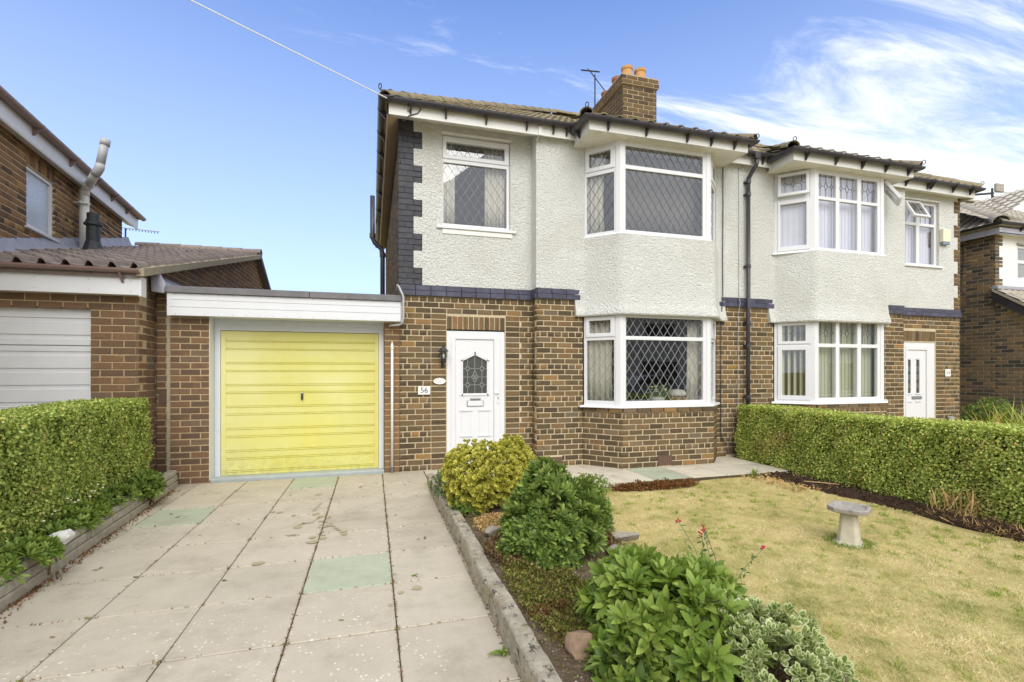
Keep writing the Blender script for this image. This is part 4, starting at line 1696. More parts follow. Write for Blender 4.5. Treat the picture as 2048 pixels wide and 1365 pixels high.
for x in (1.5, 2.9):
    MB().box(x, x + .006, 7.047, 7.0505, 5.12, 5.22).build('fascia_joint', 'frame_grey_white', H)
MB().prism([(2.44, 7.03, 5.115), (2.50, 7.03, 5.115), (2.50, 7.03, 5.25), (2.44, 7.03, 5.25)], (0, .02, 0)).build('fascia_bracket', 'fascia_white', H)
MB().prism([(2.452, 7.05, 5.15), (2.452, YE - .02, 5.15), (2.452, YE - .02, 4.99), (2.452, 7.13, 5.10)], (.014, 0, 0)).build('fascia_bracket', 'fascia_white', H)
gutter(H, [(.2, 15.4), (.2, 7.05), (3.03, 7.05)], 5.312, [(x, 7.05, 0, -1) for x in (.52, 1.02, 1.62, 2.25, 2.68, 2.9)] + [(.2, y, -1, 0) for y in (7.3, 8.0, 8.7, 9.6, 10.6, 11.8)])
gutter(H, [(3.065, 7.02), (3.065, 6.56), (5.88, 6.56), (5.88, 6.92)], 5.226, [(x, 6.56, 0, -1) for x in (3.36, 4.0, 4.72, 5.16, 5.6)] + [(3.065, 6.88, -1, 0)])
gutter(H, [(5.90, 7.05), (6.74, 7.05)], 5.305, [(x, 7.05, 0, -1) for x in (6.02, 6.62)])
rf, rl, rr = main_roof(H, .12, 6.40, 6.97, 5.27, 8.2, True, False)
roll_tiles(rf, (.14, 6.955, 5.285), (6.40, 6.955, 5.285), (0, 1, .6), 9)
ridge_tiles(rf, (.16, 7.01, 5.33), (rl[0], rl[1], rl[2] + .04), name='hip_tile')
ridge_tiles(rf, (rl[0], rl[1], rl[2] + .04), (6.40, rl[1], rl[2] + .04), name='ridge_tile')
# bay roof
br = MB()
y0_, zb_ = 6.47, 5.215
br.add([(2.97, y0_, zb_), (5.97, y0_, zb_), (5.97, 8.1, zb_), (2.97, 8.1, zb_), (3.9, 8.1, zb_ + .70), (5.05, 8.1, zb_ + .70)], [(0, 1, 5, 4), (1, 2, 5), (3, 0, 4), (2, 3, 4, 5), (3, 2, 1, 0)])
br = br.build('bay_roof', 'tile_mossy', H)
roll_tiles(br, (3.05, y0_ - .01, zb_ + .012), (5.93, y0_ - .01, zb_ + .012), (0, 1, .43), 3, pitch=.26)
ridge_tiles(br, (2.985, y0_ + .02, zb_ + .05), (3.9, 8.1, zb_ + .74), r=.10)
ridge_tiles(br, (5.955, y0_ + .02, zb_ + .05), (5.05, 8.1, zb_ + .74), r=.10)
hip_iron(H, (2.98, 6.46, 5.30))
hip_iron(H, (5.985, 6.47, 5.25))
hip_iron(H, (.10, 6.92, 5.36))

# chimney
cf, cl = facet((4.73, 8.6), (5.49, 8.6)), facet((4.73, 9.98), (4.73, 8.6))
cb = MB().box(4.737, 5.483, 8.607, 9.975, 5.9, 7.345)
cb.box(4.70, 5.52, 8.57, 10.0, 7.16, 7.35)
CH = cb.build('chimney', 'mortar_buff', H)
crec, capr = [], []
lay(cf, 6.05, 7.155, hdr=0, out=crec)
lay(cl, 6.05, 7.155, hdr=0, out=crec, phase=1)
fcap, fcal = facet((4.693, 8.563), (5.527, 8.563)), facet((4.693, 10.01), (4.693, 8.563))
lay(fcap, 7.165, 7.335, hdr=0, out=capr)
lay(fcal, 7.165, 7.335, hdr=0, out=capr, phase=1)
for rec in (crec, capr):
    for p, a, L, h, n in rec:
        o = bpy.data.objects.new('brick', brick_mesh(('s' if L > .165 else 'h', random.randrange(4)), 'brick_sooty'))
        COL.objects.link(o)
        o.parent = CH
        o.location = Vector(p) - world_loc(CH)
        o.rotation_euler = (0, 0, a)
        o.scale = (L / (.226 if L > .165 else .107), 1, h / .072)
for (x, y, zt, m) in ((4.97, 8.86, 7.66, 'pot_clay'), (5.27, 8.86, 7.66, 'pot_clay'), (4.99, 9.3, 7.7, 'pot_dark'), (4.97, 9.76, 7.64, 'pot_dark'), (5.28, 9.4, 7.62, 'pot_dark')):
    h = zt - 7.35
    pot = MB().lathe([(.12, 0), (.115, h * .35), (.105, h * .72), (.105, h * .8), (.118, h * .84), (.122, h), (.10, h), (.09, h * .5)], (x, y, 7.35), 18).build('chimney_pot', m, CH, smooth=False)
MB().box(4.75, 5.47, 8.62, 9.95, 7.347, 7.385).build('flaunching', 'verge_mortar', CH, bevel=.02)

# door
fD = facet((1.092, YE + .02), (2.015, YE + .02))
LW = (1.231 - 1.092, 1.84 - 1.092, .06, 1.996)
door = MB().plate(fD, 0, fD.L, .0, 2.122, [LW], -.07, .0).build('front_door', 'upvc_white', H, bevel=.006)
MB().plate(fD, .066, fD.L - .066, .04, 2.055, [LW], -.02, .012).build('door_frame', 'upvc_white', door, bevel=.007)
GX0, GX1, GZ0, GZ1, GZP = 1.347 - 1.092, 1.727 - 1.092, 1.155, 1.664, 1.75
gxm = (GX0 + GX1) / 2
lf = MB().plate(fD, LW[0] + .003, LW[1] - .003, .063, 1.993, [(GX0, GX1, GZ0, GZP)], -.045, -.008)
lf.prism([fD(GX0, -.008, GZ1), fD(gxm, -.008, GZP), fD(GX0, -.008, GZP)], tuple(-.037 * q for q in (*fD.n, 0)))
lf.prism([fD(GX1, -.008, GZ1), fD(GX1, -.008, GZP), fD(gxm, -.008, GZP)], tuple(-.037 * q for q in (*fD.n, 0)))
leaf_d = lf.build('door_leaf', 'upvc_white', door)
MB().fbox(fD, GX0 - .003, GX1 + .003, -.034, -.026, GZ0 - .003, GZP + .003).build('pane', 'glass_obscured_dark', door)
m = MB()
for a, c in (((GX0 - .012, GZ0 - .03), (GX0 - .012, GZ1)), ((GX0 - .012, GZ1 + .004), (gxm, GZP + .018)), ((gxm, GZP + .018), (GX1 + .012, GZ1 + .004)), ((GX1 + .012, GZ1), (GX1 + .012, GZ0 - .03)),
             ((GX0 - .035, GZ0 - .022), (GX1 + .035, GZ0 - .022)), ((GX0 - .035, GZ1 + .012), (gxm, GZP + .045)), ((gxm, GZP + .045), (GX1 + .035, GZ1 + .012))):
    m.add(*bar(fD, a, c, -.012, .006, .022))
for xa, xb in ((1.308 - 1.092, 1.489 - 1.092), (1.592 - 1.092, 1.78 - 1.092)):
    for za in (.895, .497):
        m.add(*bar(fD, (xa, za), (xb, za), -.01, .010, .024))
    for x in (xa + .02, xb - .02):
        m.add(*bar(fD, (x, .52), (x, .875), -.01, .0, .014))
m.build('door_moulding', 'upvc_white', door)
m = MB()
gw, gh = GX1 - GX0, GZ1 - GZ0
xs3 = [GX0 + gw * .20, gxm, GX0 + gw * .80]
zr = [GZ0 + gh * .26, GZ0 + gh * .50, GZ0 + gh * .76]
D0, D1 = -.026, -.020


def seg(a, c, t=.007):
    m.add(*bar(fD, a, c, D0, D1, t))


for x, top in ((xs3[0], GZ1 + .03), (xs3[2], GZ1 + .03)):
    zz = [GZ0] + [q for z in (zr[0], zr[2]) for q in (z - .045, z + .045)] + [top]
    for a, b in zip(zz[::2], zz[1::2]):
        seg((x, a), (x, b))
    for z in (zr[0], zr[2]):
        for sx, sz in ((1, 1), (1, -1), (-1, -1), (-1, 1)):
            seg((x + sx * .034, z), (x, z + sz * .045), .010)
seg((gxm, GZ0), (gxm, zr[1] - .085))
seg((gxm, zr[1] + .105), (gxm, GZP - .01))
for z in (zr[0], zr[2]):
    seg((GX0, z), (xs3[0] - .034, z))
    seg((xs3[0] + .034, z), (xs3[2] - .034, z))
    seg((xs3[2] + .034, z), (GX1, z))
seg((GX0, zr[1]), (gxm - .055, zr[1]))
seg((gxm + .055, zr[1]), (GX1, zr[1]))
z = zr[1]
for sx in (1, -1):
    for a, c in (((0, z + .105), (.028, z + .04)), ((.028, z + .04), (.055, z)), ((.055, z), (.028, z - .035)), ((.028, z - .035), (0, z - .085)), ((0, z + .04), (.028, z)), ((.028, z), (0, z - .035)), ((.028, z + .04), (0, z)), ((0, z), (.028, z - .035))):
        seg((gxm + sx * a[0], a[1]), (gxm + sx * c[0], c[1]), .009)
m.build('lead', 'came_pale', door)
MB().fbox(fD, 1.41 - 1.092, 1.671 - 1.092, -.01, .004, .952, 1.045).build('letter_plate', 'chrome_dull', door, bevel=.004)
MB().fbox(fD, 1.42 - 1.092, 1.661 - 1.092, .0, .010, .960, 1.037).build('letter_flap', 'upvc_white', door, bevel=.006)
MB().fbox(fD, 1.461 - 1.092, 1.623 - 1.092, -.01, .010, 1.052, 1.082).build('knocker', 'chrome_dull', door, bevel=.005)
MB().fbox(fD, 1.882 - 1.092, 1.922 - 1.092, .0, .020, .99, 1.21).build('handle', 'upvc_white', door, bevel=.008)
MB().fbox(fD, 1.845 - 1.092, 1.915 - 1.092, .03, .045, 1.15, 1.168).build('handle', 'upvc_white', door, bevel=.006)
MB().fbox(fD, 1.897 - 1.092, 1.907 - 1.092, .018, .0215, 1.055, 1.095).build('keyhole', 'sign_black', door)
MB().fbox(fD, -.02, fD.L + .02, -.12, .07, -.02, .045).build('door_step', 'sill_concrete', H)
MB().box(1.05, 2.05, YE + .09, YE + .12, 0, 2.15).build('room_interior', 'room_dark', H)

# ---------------------------------------------------------------- number 54
G4 = thing('semi_detached_house', 'attached half house with natural brick quoins, vertical blinds and small lights tilted open', 'house', (9.2, 7.33, 0))
Y4 = 7.33
gE = facet((10.205, Y4), (12.03, Y4))
gM2 = facet((6.40, YM), (7.006, YM))
gBL = facet((7.006, YM), (7.452, YB))
gBF = facet((7.452, YB), (9.10, YB))
gBR = facet((9.10, YB), (9.62, YM))
gM = facet((9.62, YM), (10.205, YM))
gR = facet((10.205, YM), (10.205, Y4))
gS = facet((12.03, Y4), (12.03, 15.4))
D4 = (10.41 - 10.205, 11.315 - 10.205, 0, 2.10)
wm = MB()
wm.plate(gM2, 0, gM2.L, -.05, ZB + .1, [], -.11, -.007)
for F in (gBL, gBF, gBR):
    wm.plate(F, 0, F.L, -.05, .862, [], -.11, -.007)
wm.plate(gM, 0, gM.L, -.05, ZB + .1, [], -.11, -.007)
wm.plate(gR, .012, gR.L, -.05, ZB + .1, [], -.11, -.007)
wm.plate(gE, 0, gE.L, -.05, ZB + .1, [(D4[0], D4[1], -.06, 2.10)], -.11, -.007)
wm.plate(gS, .11, gS.L, -.05, 5.27, [], -.11, -.007)
wm.plate(gE, gE.L - .2, gE.L, ZB + .1, 5.22, [], -.11, -.007)
W54 = wm.build('wall', 'mortar_cream', G4)
recs = []
lay(gM2, 0, ZB, out=recs, hoff=3, phase=1)
for F in (gBL, gBF, gBR):
    lay(F, 0, .85, out=recs, hoff=3, phase=1)
    n_ = max(1, round(F.L / 0.24))
    for k in range(n_):
        recs.append((F(F.L * (k + .5) / n_, .022, .893), F.ang, F.L / n_ - .012, .066, F.n))
lay(gM, 0, ZB, out=recs, hoff=0)
lay(gE, 0, ZB, [(D4[0], D4[1], 0, 2.345)], out=recs, stacks=[(D4[1] + .012, D4[1] + .237, 0, 2.39)], hoff=0)
Q4 = quoin_blocks(2.80, 5.22, .215, .10)
for za, zb, w in Q4:
    n = max(1, round((zb - za) / .085))
    for k in range(n):
        zc_ = za + (zb - za) * (k + .5) / n
        ws = [w] if k % 2 else [w * .45, w * .55 - .012]
        x = gE.L
        for q in ws:
            recs.append((gE(x - q / 2, .004, zc_), gE.ang, q - .003, .072, gE.n))
            x -= q + .010
used, rest = place_bricks(recs, 'brick_brown', W54, 287)
for k in range(11):
    x = D4[0] + (D4[1] - D4[0]) * (k + .5) / 11
    o = bpy.data.objects.new('brick', brick_mesh(('s', random.randrange(4)), 'brick_brown'))
    COL.objects.link(o)
    o.parent = W54
    o.location = Vector(gE(x, random.uniform(-.001, .003), 2.225)) - world_loc(W54)
    o.rotation_euler = (0, math.pi / 2, 0)
    o.scale = (0.205 / .226, 1, 1)
side = []
lay(gS, 0, 5.22, out=side)
join_bricks([(rest, 'brick_brown'), (side, 'brick_brown')], W54)
band(G4, [(6.405, YM), (6.995, YM)])
band(G4, [(9.66, YM), (10.205, YM), (10.205, Y4 - .001), (12.03, Y4)][0:2])
band(G4, [(10.225, Y4), (12.03, Y4)])
W2R = (10.39 - 10.205, 11.375 - 10.205, 3.66, 5.01)
rm = MB()
rm.plate(gE, .0, gE.L, 2.800, 5.28, [W2R] + [(gE.L - w - .006, gE.L + 1, za, zb) for za, zb, w in Q4], -.10, .020)
rm.build('roughcast', 'roughcast_white', G4)
sweep(MB(), [(6.40, YM), (6.878, YM)], [(-.06, 2.80), (.020, 2.80), (.020, 5.22), (-.06, 5.22)]).build('roughcast', 'roughcast_white', G4)
sweep(MB(), [(9.722, YM), (10.205, YM), (10.205, Y4 - .021)], prof).build('roughcast', 'roughcast_white', G4, bevel=.012)
BAY54 = [(7.006, YM), (7.452, YB), (9.10, YB), (9.62, YM)]
sweep(MB(), rounded([(6.88, YM), *BAY54, (9.72, YM)], .06), bprof).build('roughcast', 'roughcast_white', G4)
for xa, xb in ((6.88, 7.02), (9.62, 9.72)):
    MB().box(xa, xb, YM - .018, YM + .1, 3.615, 5.215).build('roughcast', 'roughcast_white', G4)
WP54 = [(7.02, YM), (7.47, 6.75), (9.07, 6.75), (9.62, YM)]
gx = 7.47
FX = [(7.557 - gx, 7.948 - gx), (8.031 - gx, 8.45 - gx), (8.541 - gx, 8.931 - gx)]
bay_windows(G4, WP54, .94, 2.40, [(.125, .486, 1.066, 1.876), (.125, .486, 2.037, 2.317, 'motif')],
            [(a, b, 1.03, 1.925) for a, b in FX] + [(a, b, 1.99, 2.372, 'motif') for a, b in FX],
            [(.14, .56, 1.066, 1.876), (.14, .56, 2.037, 2.317, 'motif')], leadmat='came_dark', lsash=[(.055, .555, 1.985, 2.375), (.055, .555, .99, 1.955)])


def open_light(parent, F, x0, x1, z0, z1, ang, d=0.012, lead='motif'):
    """top-hung light swung out from its head"""
    c, s_ = math.cos(R(ang)), math.sin(R(ang))
    Fo = lambda x, o, z: F(x, d + (z1 - z) * s_ + o * c, z1 - (z1 - z) * c + o * s_)
    b = .052
    p = [(x0 + b, x1 - b, z0 + b, z1 - b)]
    fr = MB().plate(Fo, x0, x1, z0, z1, p, 0, .05).build('opening_light', 'upvc_white', parent, bevel=.006)
    q = p[0]
    MB().fbox(Fo, q[0] - .004, q[1] + .004, .018, .024, q[2] - .004, q[3] + .004).build('pane', 'window_glass', fr)
    m = MB()
    motif(m, Fo, q[0], q[1], q[2], q[3], .03)
    m.build('lead', 'came_dark', fr)
    return fr


fl, ff, frr = bay_windows(G4, WP54, 3.63, 5.07, [(.10, .50, 3.74, 4.50), (.10, .50, 4.66, 5.0)],
                          [(a, b, 3.685, 4.535) for a, b in FX] + [(a, b, 4.59, 4.985, 'motif') for a, b in FX],
                          [(.12, .58, 3.74, 4.50), (.12, .58, 4.66, 5.0)], leadmat='came_dark', lsash=[(.055, .555, 3.66, 4.57)])
open_light(G4, fl, .055, .545, 4.625, 5.03, 5)
open_light(G4, frr, .09, .62, 4.60, 5.03, 32)
window(G4, gE, W2R[0], W2R[1], W2R[2] + .02, W2R[3], [(10.47 - 10.205, 10.80 - 10.205, 3.73, 4.51), (10.89 - 10.205, 11.31 - 10.205, 3.73, 4.51), (10.89 - 10.205, 11.31 - 10.205, 4.57, 4.95, 'motif'), (10.47 - 10.205, 10.80 - 10.205, 4.57, 4.95)], d=-.03, leadmat='came_dark')
open_light(G4, gE, 10.41 - 10.205, 10.86 - 10.205, 4.545, 4.975, 28, d=-.03)
MB().fbox(gE, W2R[0] - .05, W2R[1] + .09, -.05, .055, 3.645, 3.682).build('window_sill', 'upvc_white', G4, bevel=.004)
MB().fbox(gE, W2R[0] - .05, W2R[1] + .05, .0, .045, 5.013, 5.045).build('drip_moulding', 'fascia_white', G4, bevel=.01)
sweep(MB(), [(6.96, YM), (7.47, 6.75), (9.07, 6.75), (9.66, YM)], sillp(.918, .955, .075)).build('window_sill', 'upvc_white', G4, bevel=.003)
sweep(MB(), [(6.98, YM), (7.47, 6.75), (9.07, 6.75), (9.66, YM)], sillp(3.598, 3.64, .055)).build('window_sill', 'upvc_white', G4, bevel=.003)
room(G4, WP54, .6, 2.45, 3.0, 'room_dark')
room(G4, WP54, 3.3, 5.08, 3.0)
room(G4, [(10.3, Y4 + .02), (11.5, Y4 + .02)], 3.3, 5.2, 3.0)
sof = MB()
MB().prism([(6.40, 7.073, 5.128), (6.82, 7.073, 5.128), (7.1, YM, 5.175), (6.40, YM, 5.175)], (0, 0, .03)).build('soffit', 'soffit_white', G4)
sof.prism([(9.5, YM, 5.165), (9.56, 7.104, 5.128), (12.10, 7.144, 5.128), (12.03, Y4, 5.175), (10.205, Y4, 5.175), (10.205, YM, 5.165)], (0, 0, .03))
sof.build('soffit', 'soffit_white', G4)
for a, b in zip(yk[:-1], yk[1:]):
    MB().box(6.82, 9.555, a + .002, b - .002, 5.066, 5.084).build('soffit_board', 'soffit_white', G4)
sweep(MB(), [(6.40, 7.05), (6.811, 7.05)], fp(5.12, 5.30)).build('fascia', 'fascia_white', G4)
sweep(MB(), [(6.811, 7.10), (6.811, 6.56), (9.56, 6.56), (9.56, 7.10)], fp(5.06, 5.225)).build('fascia', 'fascia_white', G4)
sweep(MB(), [(9.56, 7.08), (12.13, 7.12), (12.16, 15.4)], fp(5.12, 5.30)).build('fascia', 'fascia_white', G4)
gutter(G4, [(6.811, 7.02), (6.811, 6.56), (9.56, 6.56), (9.56, 6.94)], 5.226, [(x, 6.56, 0, -1) for x in (7.05, 7.7, 8.3, 8.85, 9.4)])
gutter(G4, [(9.62, 7.08), (12.13, 7.12), (12.16, 15.4)], 5.305, [(x, 7.09, 0, -1) for x in (9.75, 10.1, 10.7, 10.78, 11.4, 11.9)])
rf, rl, rr = main_roof(G4, 6.40, 12.22, 7.0, 5.27, 8.2, False, True)
roll_tiles(rf, (6.40, 6.985, 5.285), (12.2, 7.01, 5.285), (0, 1, .6), 9)
ridge_tiles(rf, (12.17, 7.05, 5.32), (rr[0], rr[1], rr[2] + .04))
ridge_tiles(rf, (6.40, rr[1], rr[2] + .04), (rr[0], rr[1], rr[2] + .04), name='ridge_tile')
br = MB()
br.add([(6.71, y0_, zb_), (9.66, y0_, zb_), (9.66, 8.1, zb_), (6.71, 8.1, zb_), (7.6, 8.1, zb_ + .70), (8.8, 8.1, zb_ + .70)], [(0, 1, 5, 4), (1, 2, 5), (3, 0, 4), (2, 3, 4, 5), (3, 2, 1, 0)])
br = br.build('bay_roof', 'tile_mossy', G4)
roll_tiles(br, (6.8, y0_ - .01, zb_ + .012), (9.62, y0_ - .01, zb_ + .012), (0, 1, .43), 3, pitch=.26)
ridge_tiles(br, (6.73, y0_ + .02, zb_ + .05), (7.6, 8.1, zb_ + .74), r=.10)
ridge_tiles(br, (9.64, y0_ + .02, zb_ + .05), (8.8, 8.1, zb_ + .74), r=.10)
hip_iron(G4, (6.73, 6.46, 5.30))
hip_iron(G4, (9.67, 6.46, 5.26))
hip_iron(G4, (12.18, 7.02, 5.35))
# door of 54
hD = facet((10.41, Y4 + .02), (11.315, Y4 + .02))
door = MB().plate(hD, 0, hD.L, 0, 2.10, [(.12, .66, .06, 1.94)], -.09, .0).build('front_door', 'upvc_white', G4, bevel=.006)
MB().plate(hD, .07, hD.L - .20, .04, 2.02, [(.12, .66, .06, 1.94)], -.03, .014).build('door_frame', 'upvc_white', door, bevel=.006)
LX = [(10.53 - 10.41, 10.63 - 10.41), (10.80 - 10.41, 10.90 - 10.41)]
LX = [(.155, .235), (.385, .48)]
lf = MB().plate(hD, .123, .657, .063, 1.937, [(a, b, 1.05, 1.74) for a, b in LX], -.045, -.008).build('door_leaf', 'upvc_white', door)
mm = MB()
for a, b in LX:
    MB().fbox(hD, a - .003, b + .003, -.03, -.024, 1.047, 1.743).build('pane', 'glass_obscured_dark', door)
    mm.add(*bar(hD, (a - .02, 1.035), (b + .02, 1.035), -.012, .008, .02))
    mm.add(*bar(hD, (a - .015, 1.76), ((a + b) / 2 + .03, 1.79), -.012, .008, .02))
    for z in (.88, .30):
        mm.add(*bar(hD, (a - .01, z), (b + .02, z), -.012, .008, .022))
    lm = MB()
    for z in (1.55, 1.38, 1.2):
        for sx, sz in ((1, 1), (1, -1), (-1, -1), (-1, 1)):
            lm.add(*bar(hD, ((a + b) / 2 + sx * .028, z), ((a + b) / 2, z + sz * .05), -.024, -.018, .008))
    lm.build('lead', 'came_pale', door)
mm.build('door_moulding', 'upvc_white', door)
MB().fbox(hD, .255, .53, -.01, .008, .925, .985).build('letter_plate', 'sign_grey', door, bevel=.004)
MB().box(10.35, 11.4, Y4 + .115, Y4 + .14, 0, 2.12).build('room_interior', 'room_dark', G4)


# ---------------------------------------------------------------- pipes and cables on the fronts
dp = thing('downpipe', 'black rainwater pipe with swan neck bend between the two bay windows', 'drainpipe', (6.373, 7.11, 0))
MB().tube([(6.373, 7.10, .02), (6.373, 7.10, 4.86)], .034, 14).build('pipe', 'black_plastic', dp, smooth=True)
MB().tube([(6.373, 7.10, 4.84), (6.373, 7.095, 4.90), (6.40, 7.02, 5.02), (6.425, 6.965, 5.10), (6.425, 6.96, 5.20)], .036, 12).build('swan_neck', 'black_plastic', dp, smooth=True)
for z in (1.05, 1.95, 2.36, 3.35, 4.62, 4.84):
    m = MB().lathe([(.036, -.03), (.042, -.03), (.042, .03), (.036, .03)], (6.373, 7.10, z), 14)
    m.box(6.325, 6.421, 7.13, 7.17, z - .018, z + .018)
    m.build('pipe_clip', 'black_plastic', dp)
MB().box(6.37, 6.48, 6.92, 7.0, 5.19, 5.30).build('outlet', 'black_plastic', dp, bevel=.01)

cb = MB().tube([(5.885, 7.155, 5.12), (5.886, 7.152, 4.4), (5.878, 7.15, 3.6), (5.88, 7.15, 2.83), (5.862, 7.13, 2.70), (5.855, 7.16, 2.5), (5.852, 7.165, 1.4), (5.852, 7.165, .42), (5.87, 7.16, .32), (5.93, 7.15, .25), (6.03, 7.15, .225), (6.2, 7.16, .235)], .008, 8)
tag(cb.build('cable', 'black_plastic'), 'thin black cable clipped down the wall beside the front bay then looping low', 'cable')
c2 = MB().tube([(6.22, 7.16, 5.1), (6.222, 7.155, 2.84), (6.23, 7.135, 2.7), (6.215, 7.165, 2.5), (6.21, 7.165, .5)], .005, 6)
tag(c2.build('cable', 'grey_plastic'), 'thin grey wire running straight down just left of the black downpipe', 'cable')

t = thing('soil_pipe', 'black plastic soil pipe with offset vent standing at the side wall of number 56', 'drainpipe', (.25, 13, 0))
MB().tube([(.25, 13, 0), (.25, 13, 4.55), (.22, 13, 4.66), (.06, 13, 4.80), (.0, 13, 4.92), (0, 13, 6.0)], .06, 12).build('pipe', 'black_plastic', t, smooth=True)
for z in (4.5, 2.9):
    MB().lathe([(.062, -.05), (.075, -.05), (.075, .05), (.062, .05)], (.25, 13, z), 14).build('pipe_collar', 'black_plastic', t)
MB().lathe([(.062, -.06), (.075, -.06), (.075, .06), (.062, .06)], (0, 13, 4.98), 14).build('pipe_collar', 'black_plastic', t)

t = thing('overflow_pipe', 'curved grey overflow pipe bent round the end of the garage fascia', 'pipe', (.4, 7.2, 2.2))
MB().tube([(.33, 7.36, 2.60), (.35, 7.24, 2.755), (.37, 7.22, 2.72), (.41, 7.18, 2.62), (.428, 7.17, 2.57), (.428, 7.17, 2.28), (.42, 7.17, 2.21), (.395, 7.2, 2.18), (.36, 7.24, 2.17), (.25, 7.34, 2.17), (.24, 7.40, 2.165)], .016, 10).build('pipe', 'grey_plastic', t, smooth=True)
t = thing('vent_pipe', 'slim white upright pipe with rounded cap beside the yellow garage door', 'pipe', (.278, 7.385, 0))
MB().tube([(.278, 7.385, .07), (.278, 7.385, 1.83)], .019, 12).build('pipe', 'flaking_white', t, smooth=True)
MB().lathe([(.02, 0), (.024, .004), (.024, .05), (.013, .085), (.008, .115), (.001, .12)], (.278, 7.385, 1.82), 14).build('pipe_cap', 'flaking_white', t)
MB().lathe([(.022, 0), (.022, .09)], (.278, 7.385, .0), 12).build('pipe_foot', 'felt_grey', t)

# phone line from the eaves to the street
A, Bp = Vector((.19, 6.93, 5.27)), Vector((-16.6, -3.0, 6.26))
pts = []
for k in range(25):
    q = k / 24
    p = A.lerp(Bp, q)
    p.z -= 0.5 * 4 * q * (1 - q) * .25
    pts.append(p)
tag(MB().tube(pts, .007, 6).build('phone_line', 'sign_white'), 'pale overhead phone line running up from the eaves corner into the sky', 'cable')
t = thing('phone_wire', 'short black wire looping over the white fascia at the eaves corner', 'cable', (.5, 7.04, 5.2))
MB().tube([(.2, 6.9, 5.28), (.33, 6.93, 5.33), (.62, 6.97, 5.30), (.66, 7.035, 5.235), (.62, 7.04, 5.18), (.5, 7.04, 5.13), (.44, 7.06, 5.06), (.41, 7.1, 5.09), (.40, 7.38, 5.2), (.395, 7.40, 4.6)], .008, 6).build('wire', 'black_plastic', t)
MB().lathe([(.018, 0), (.03, .01), (.012, .03), (.022, .05), (.0, .055)], (.5, 7.03, 5.19), 10).build('insulator', 'stone_grey', t)

# lantern, number plates, alarm
t = thing('wall_lantern', 'black coach lantern on a wall bracket left of the white front door', 'lamp', (1.031, 7.40, 1.7))
yc = 7.345
MB().lathe([(.001, .245), (.012, .235), (.008, .215), (.03, .20), (.058, .165), (.078, .150), (.082, .142), (.06, .14)], (1.031, yc, 1.66), 6).build('lantern_roof', 'black_iron', t)
m = MB()
for k in range(6):
    a = k * math.pi / 3
    m.tube([(1.031 + .058 * math.cos(a), yc + .058 * math.sin(a), 1.80), (1.031 + .036 * math.cos(a), yc + .036 * math.sin(a), 1.665)], .004, 5)
m.lathe([(.040, .0), (.042, .008), (.03, .016), (.0, .018)], (1.031, yc, 1.655), 6)
m.build('cage', 'black_iron', t)
MB().lathe([(.034, .012), (.055, .14)], (1.031, yc, 1.66), 6, cap=False).build('pane', 'lantern_glass', t)
MB().lathe([(.012, 0), (.018, .04), (.012, .075), (.001, .09)], (1.031, yc, 1.69), 10).build('bulb', 'sign_white', t, smooth=True)
m = MB().tube([(1.026, 7.415, 1.60), (1.026, 7.38, 1.585), (1.028, yc, 1.60), (1.031, yc, 1.655)], [.012, .011, .012, .02], 8)
m.box(1.002, 1.05, 7.412, 7.428, 1.56, 1.69)
m.lathe([(.001, -.03), (.02, 0), (.001, .03)], (1.028, yc, 1.61), 10)
m.build('bracket', 'black_iron', t)


def lettering(name, txt, F, x, z, d, size, mat, parent, align='CENTER', spacing=1.0, sx=1.0, rot=0.0):
    cu = bpy.data.curves.new(name, 'FONT')
    cu.body = txt
    cu.size = size
    cu.align_x = align
    cu.align_y = 'CENTER'
    cu.extrude = 0.0008
    cu.space_character = spacing
    cu.materials.append(MAT[mat])
    tmp = bpy.data.objects.new(name, cu)
    COL.objects.link(tmp)
    me = bpy.data.meshes.new_from_object(tmp.evaluated_get(bpy.context.evaluated_depsgraph_get()))
    bpy.data.objects.remove(tmp)
    bpy.data.curves.remove(cu)
    o = bpy.data.objects.new(name, me)
    COL.objects.link(o)
    o.parent = parent
    o.location = Vector(F(x, d, z)) - world_loc(parent)
    o.rotation_euler = (math.pi / 2, rot, F.ang)
    o.scale = (sx, 1, 1)
    return o


t = thing('house_number', 'small white plate with black number 56 screwed to the brick', 'sign', (.748, 7.42, 1.2))
MB().fbox(fE, .658 - .386, .840 - .386, .004, .018, 1.148, 1.272).build('plate', 'sign_white', t, bevel=.003)
lettering('numerals', '56', fE, .749 - .386, 1.211, .0192, .115, 'sign_black', t)
t = thing('name_plaque', 'white oval name plaque beside the door frame under the lantern', 'sign', (.981, 7.42, 1.35))
m = MB()
pl = [fE(.981 - .386 + .093 * math.cos(a), .006, 1.349 + .048 * math.sin(a)) for a in np.linspace(0, 2 * math.pi, 33)[:-1]]
m.prism(pl, (0, -.014, 0))
m.build('plate', 'sign_white', t, bevel=.003)
for k, ch in enumerate('DERITE'):
    a = R(158 - k * 27)
    lettering('letter', ch, fE, .981 - .386 + .068 * math.cos(a), 1.345 + .030 * math.sin(a), .0206, .026, 'sign_grey', t, rot=(a - math.pi / 2) * -.45)
lettering('letter', 'CO', fE, .981 - .386, 1.332, .0206, .032, 'sign_grey', t)
t = thing('house_number', 'upright white plate with number 54 at the right of the far front door', 'sign', (11.65, 7.32, 1.46))
MB().fbox(gE, 11.57 - 10.205, 11.725 - 10.205, .004, .016, 1.39, 1.545).build('plate', 'sign_white', t, bevel=.003)
lettering('numerals', '5 4', gE, 11.648 - 10.205, 1.468, .0172, .105, 'sign_black', t, sx=.7)
t = thing('alarm_box', 'cream burglar alarm box with blue base high on the wall of number 54', 'alarm', (11.45, 7.29, 4.25))
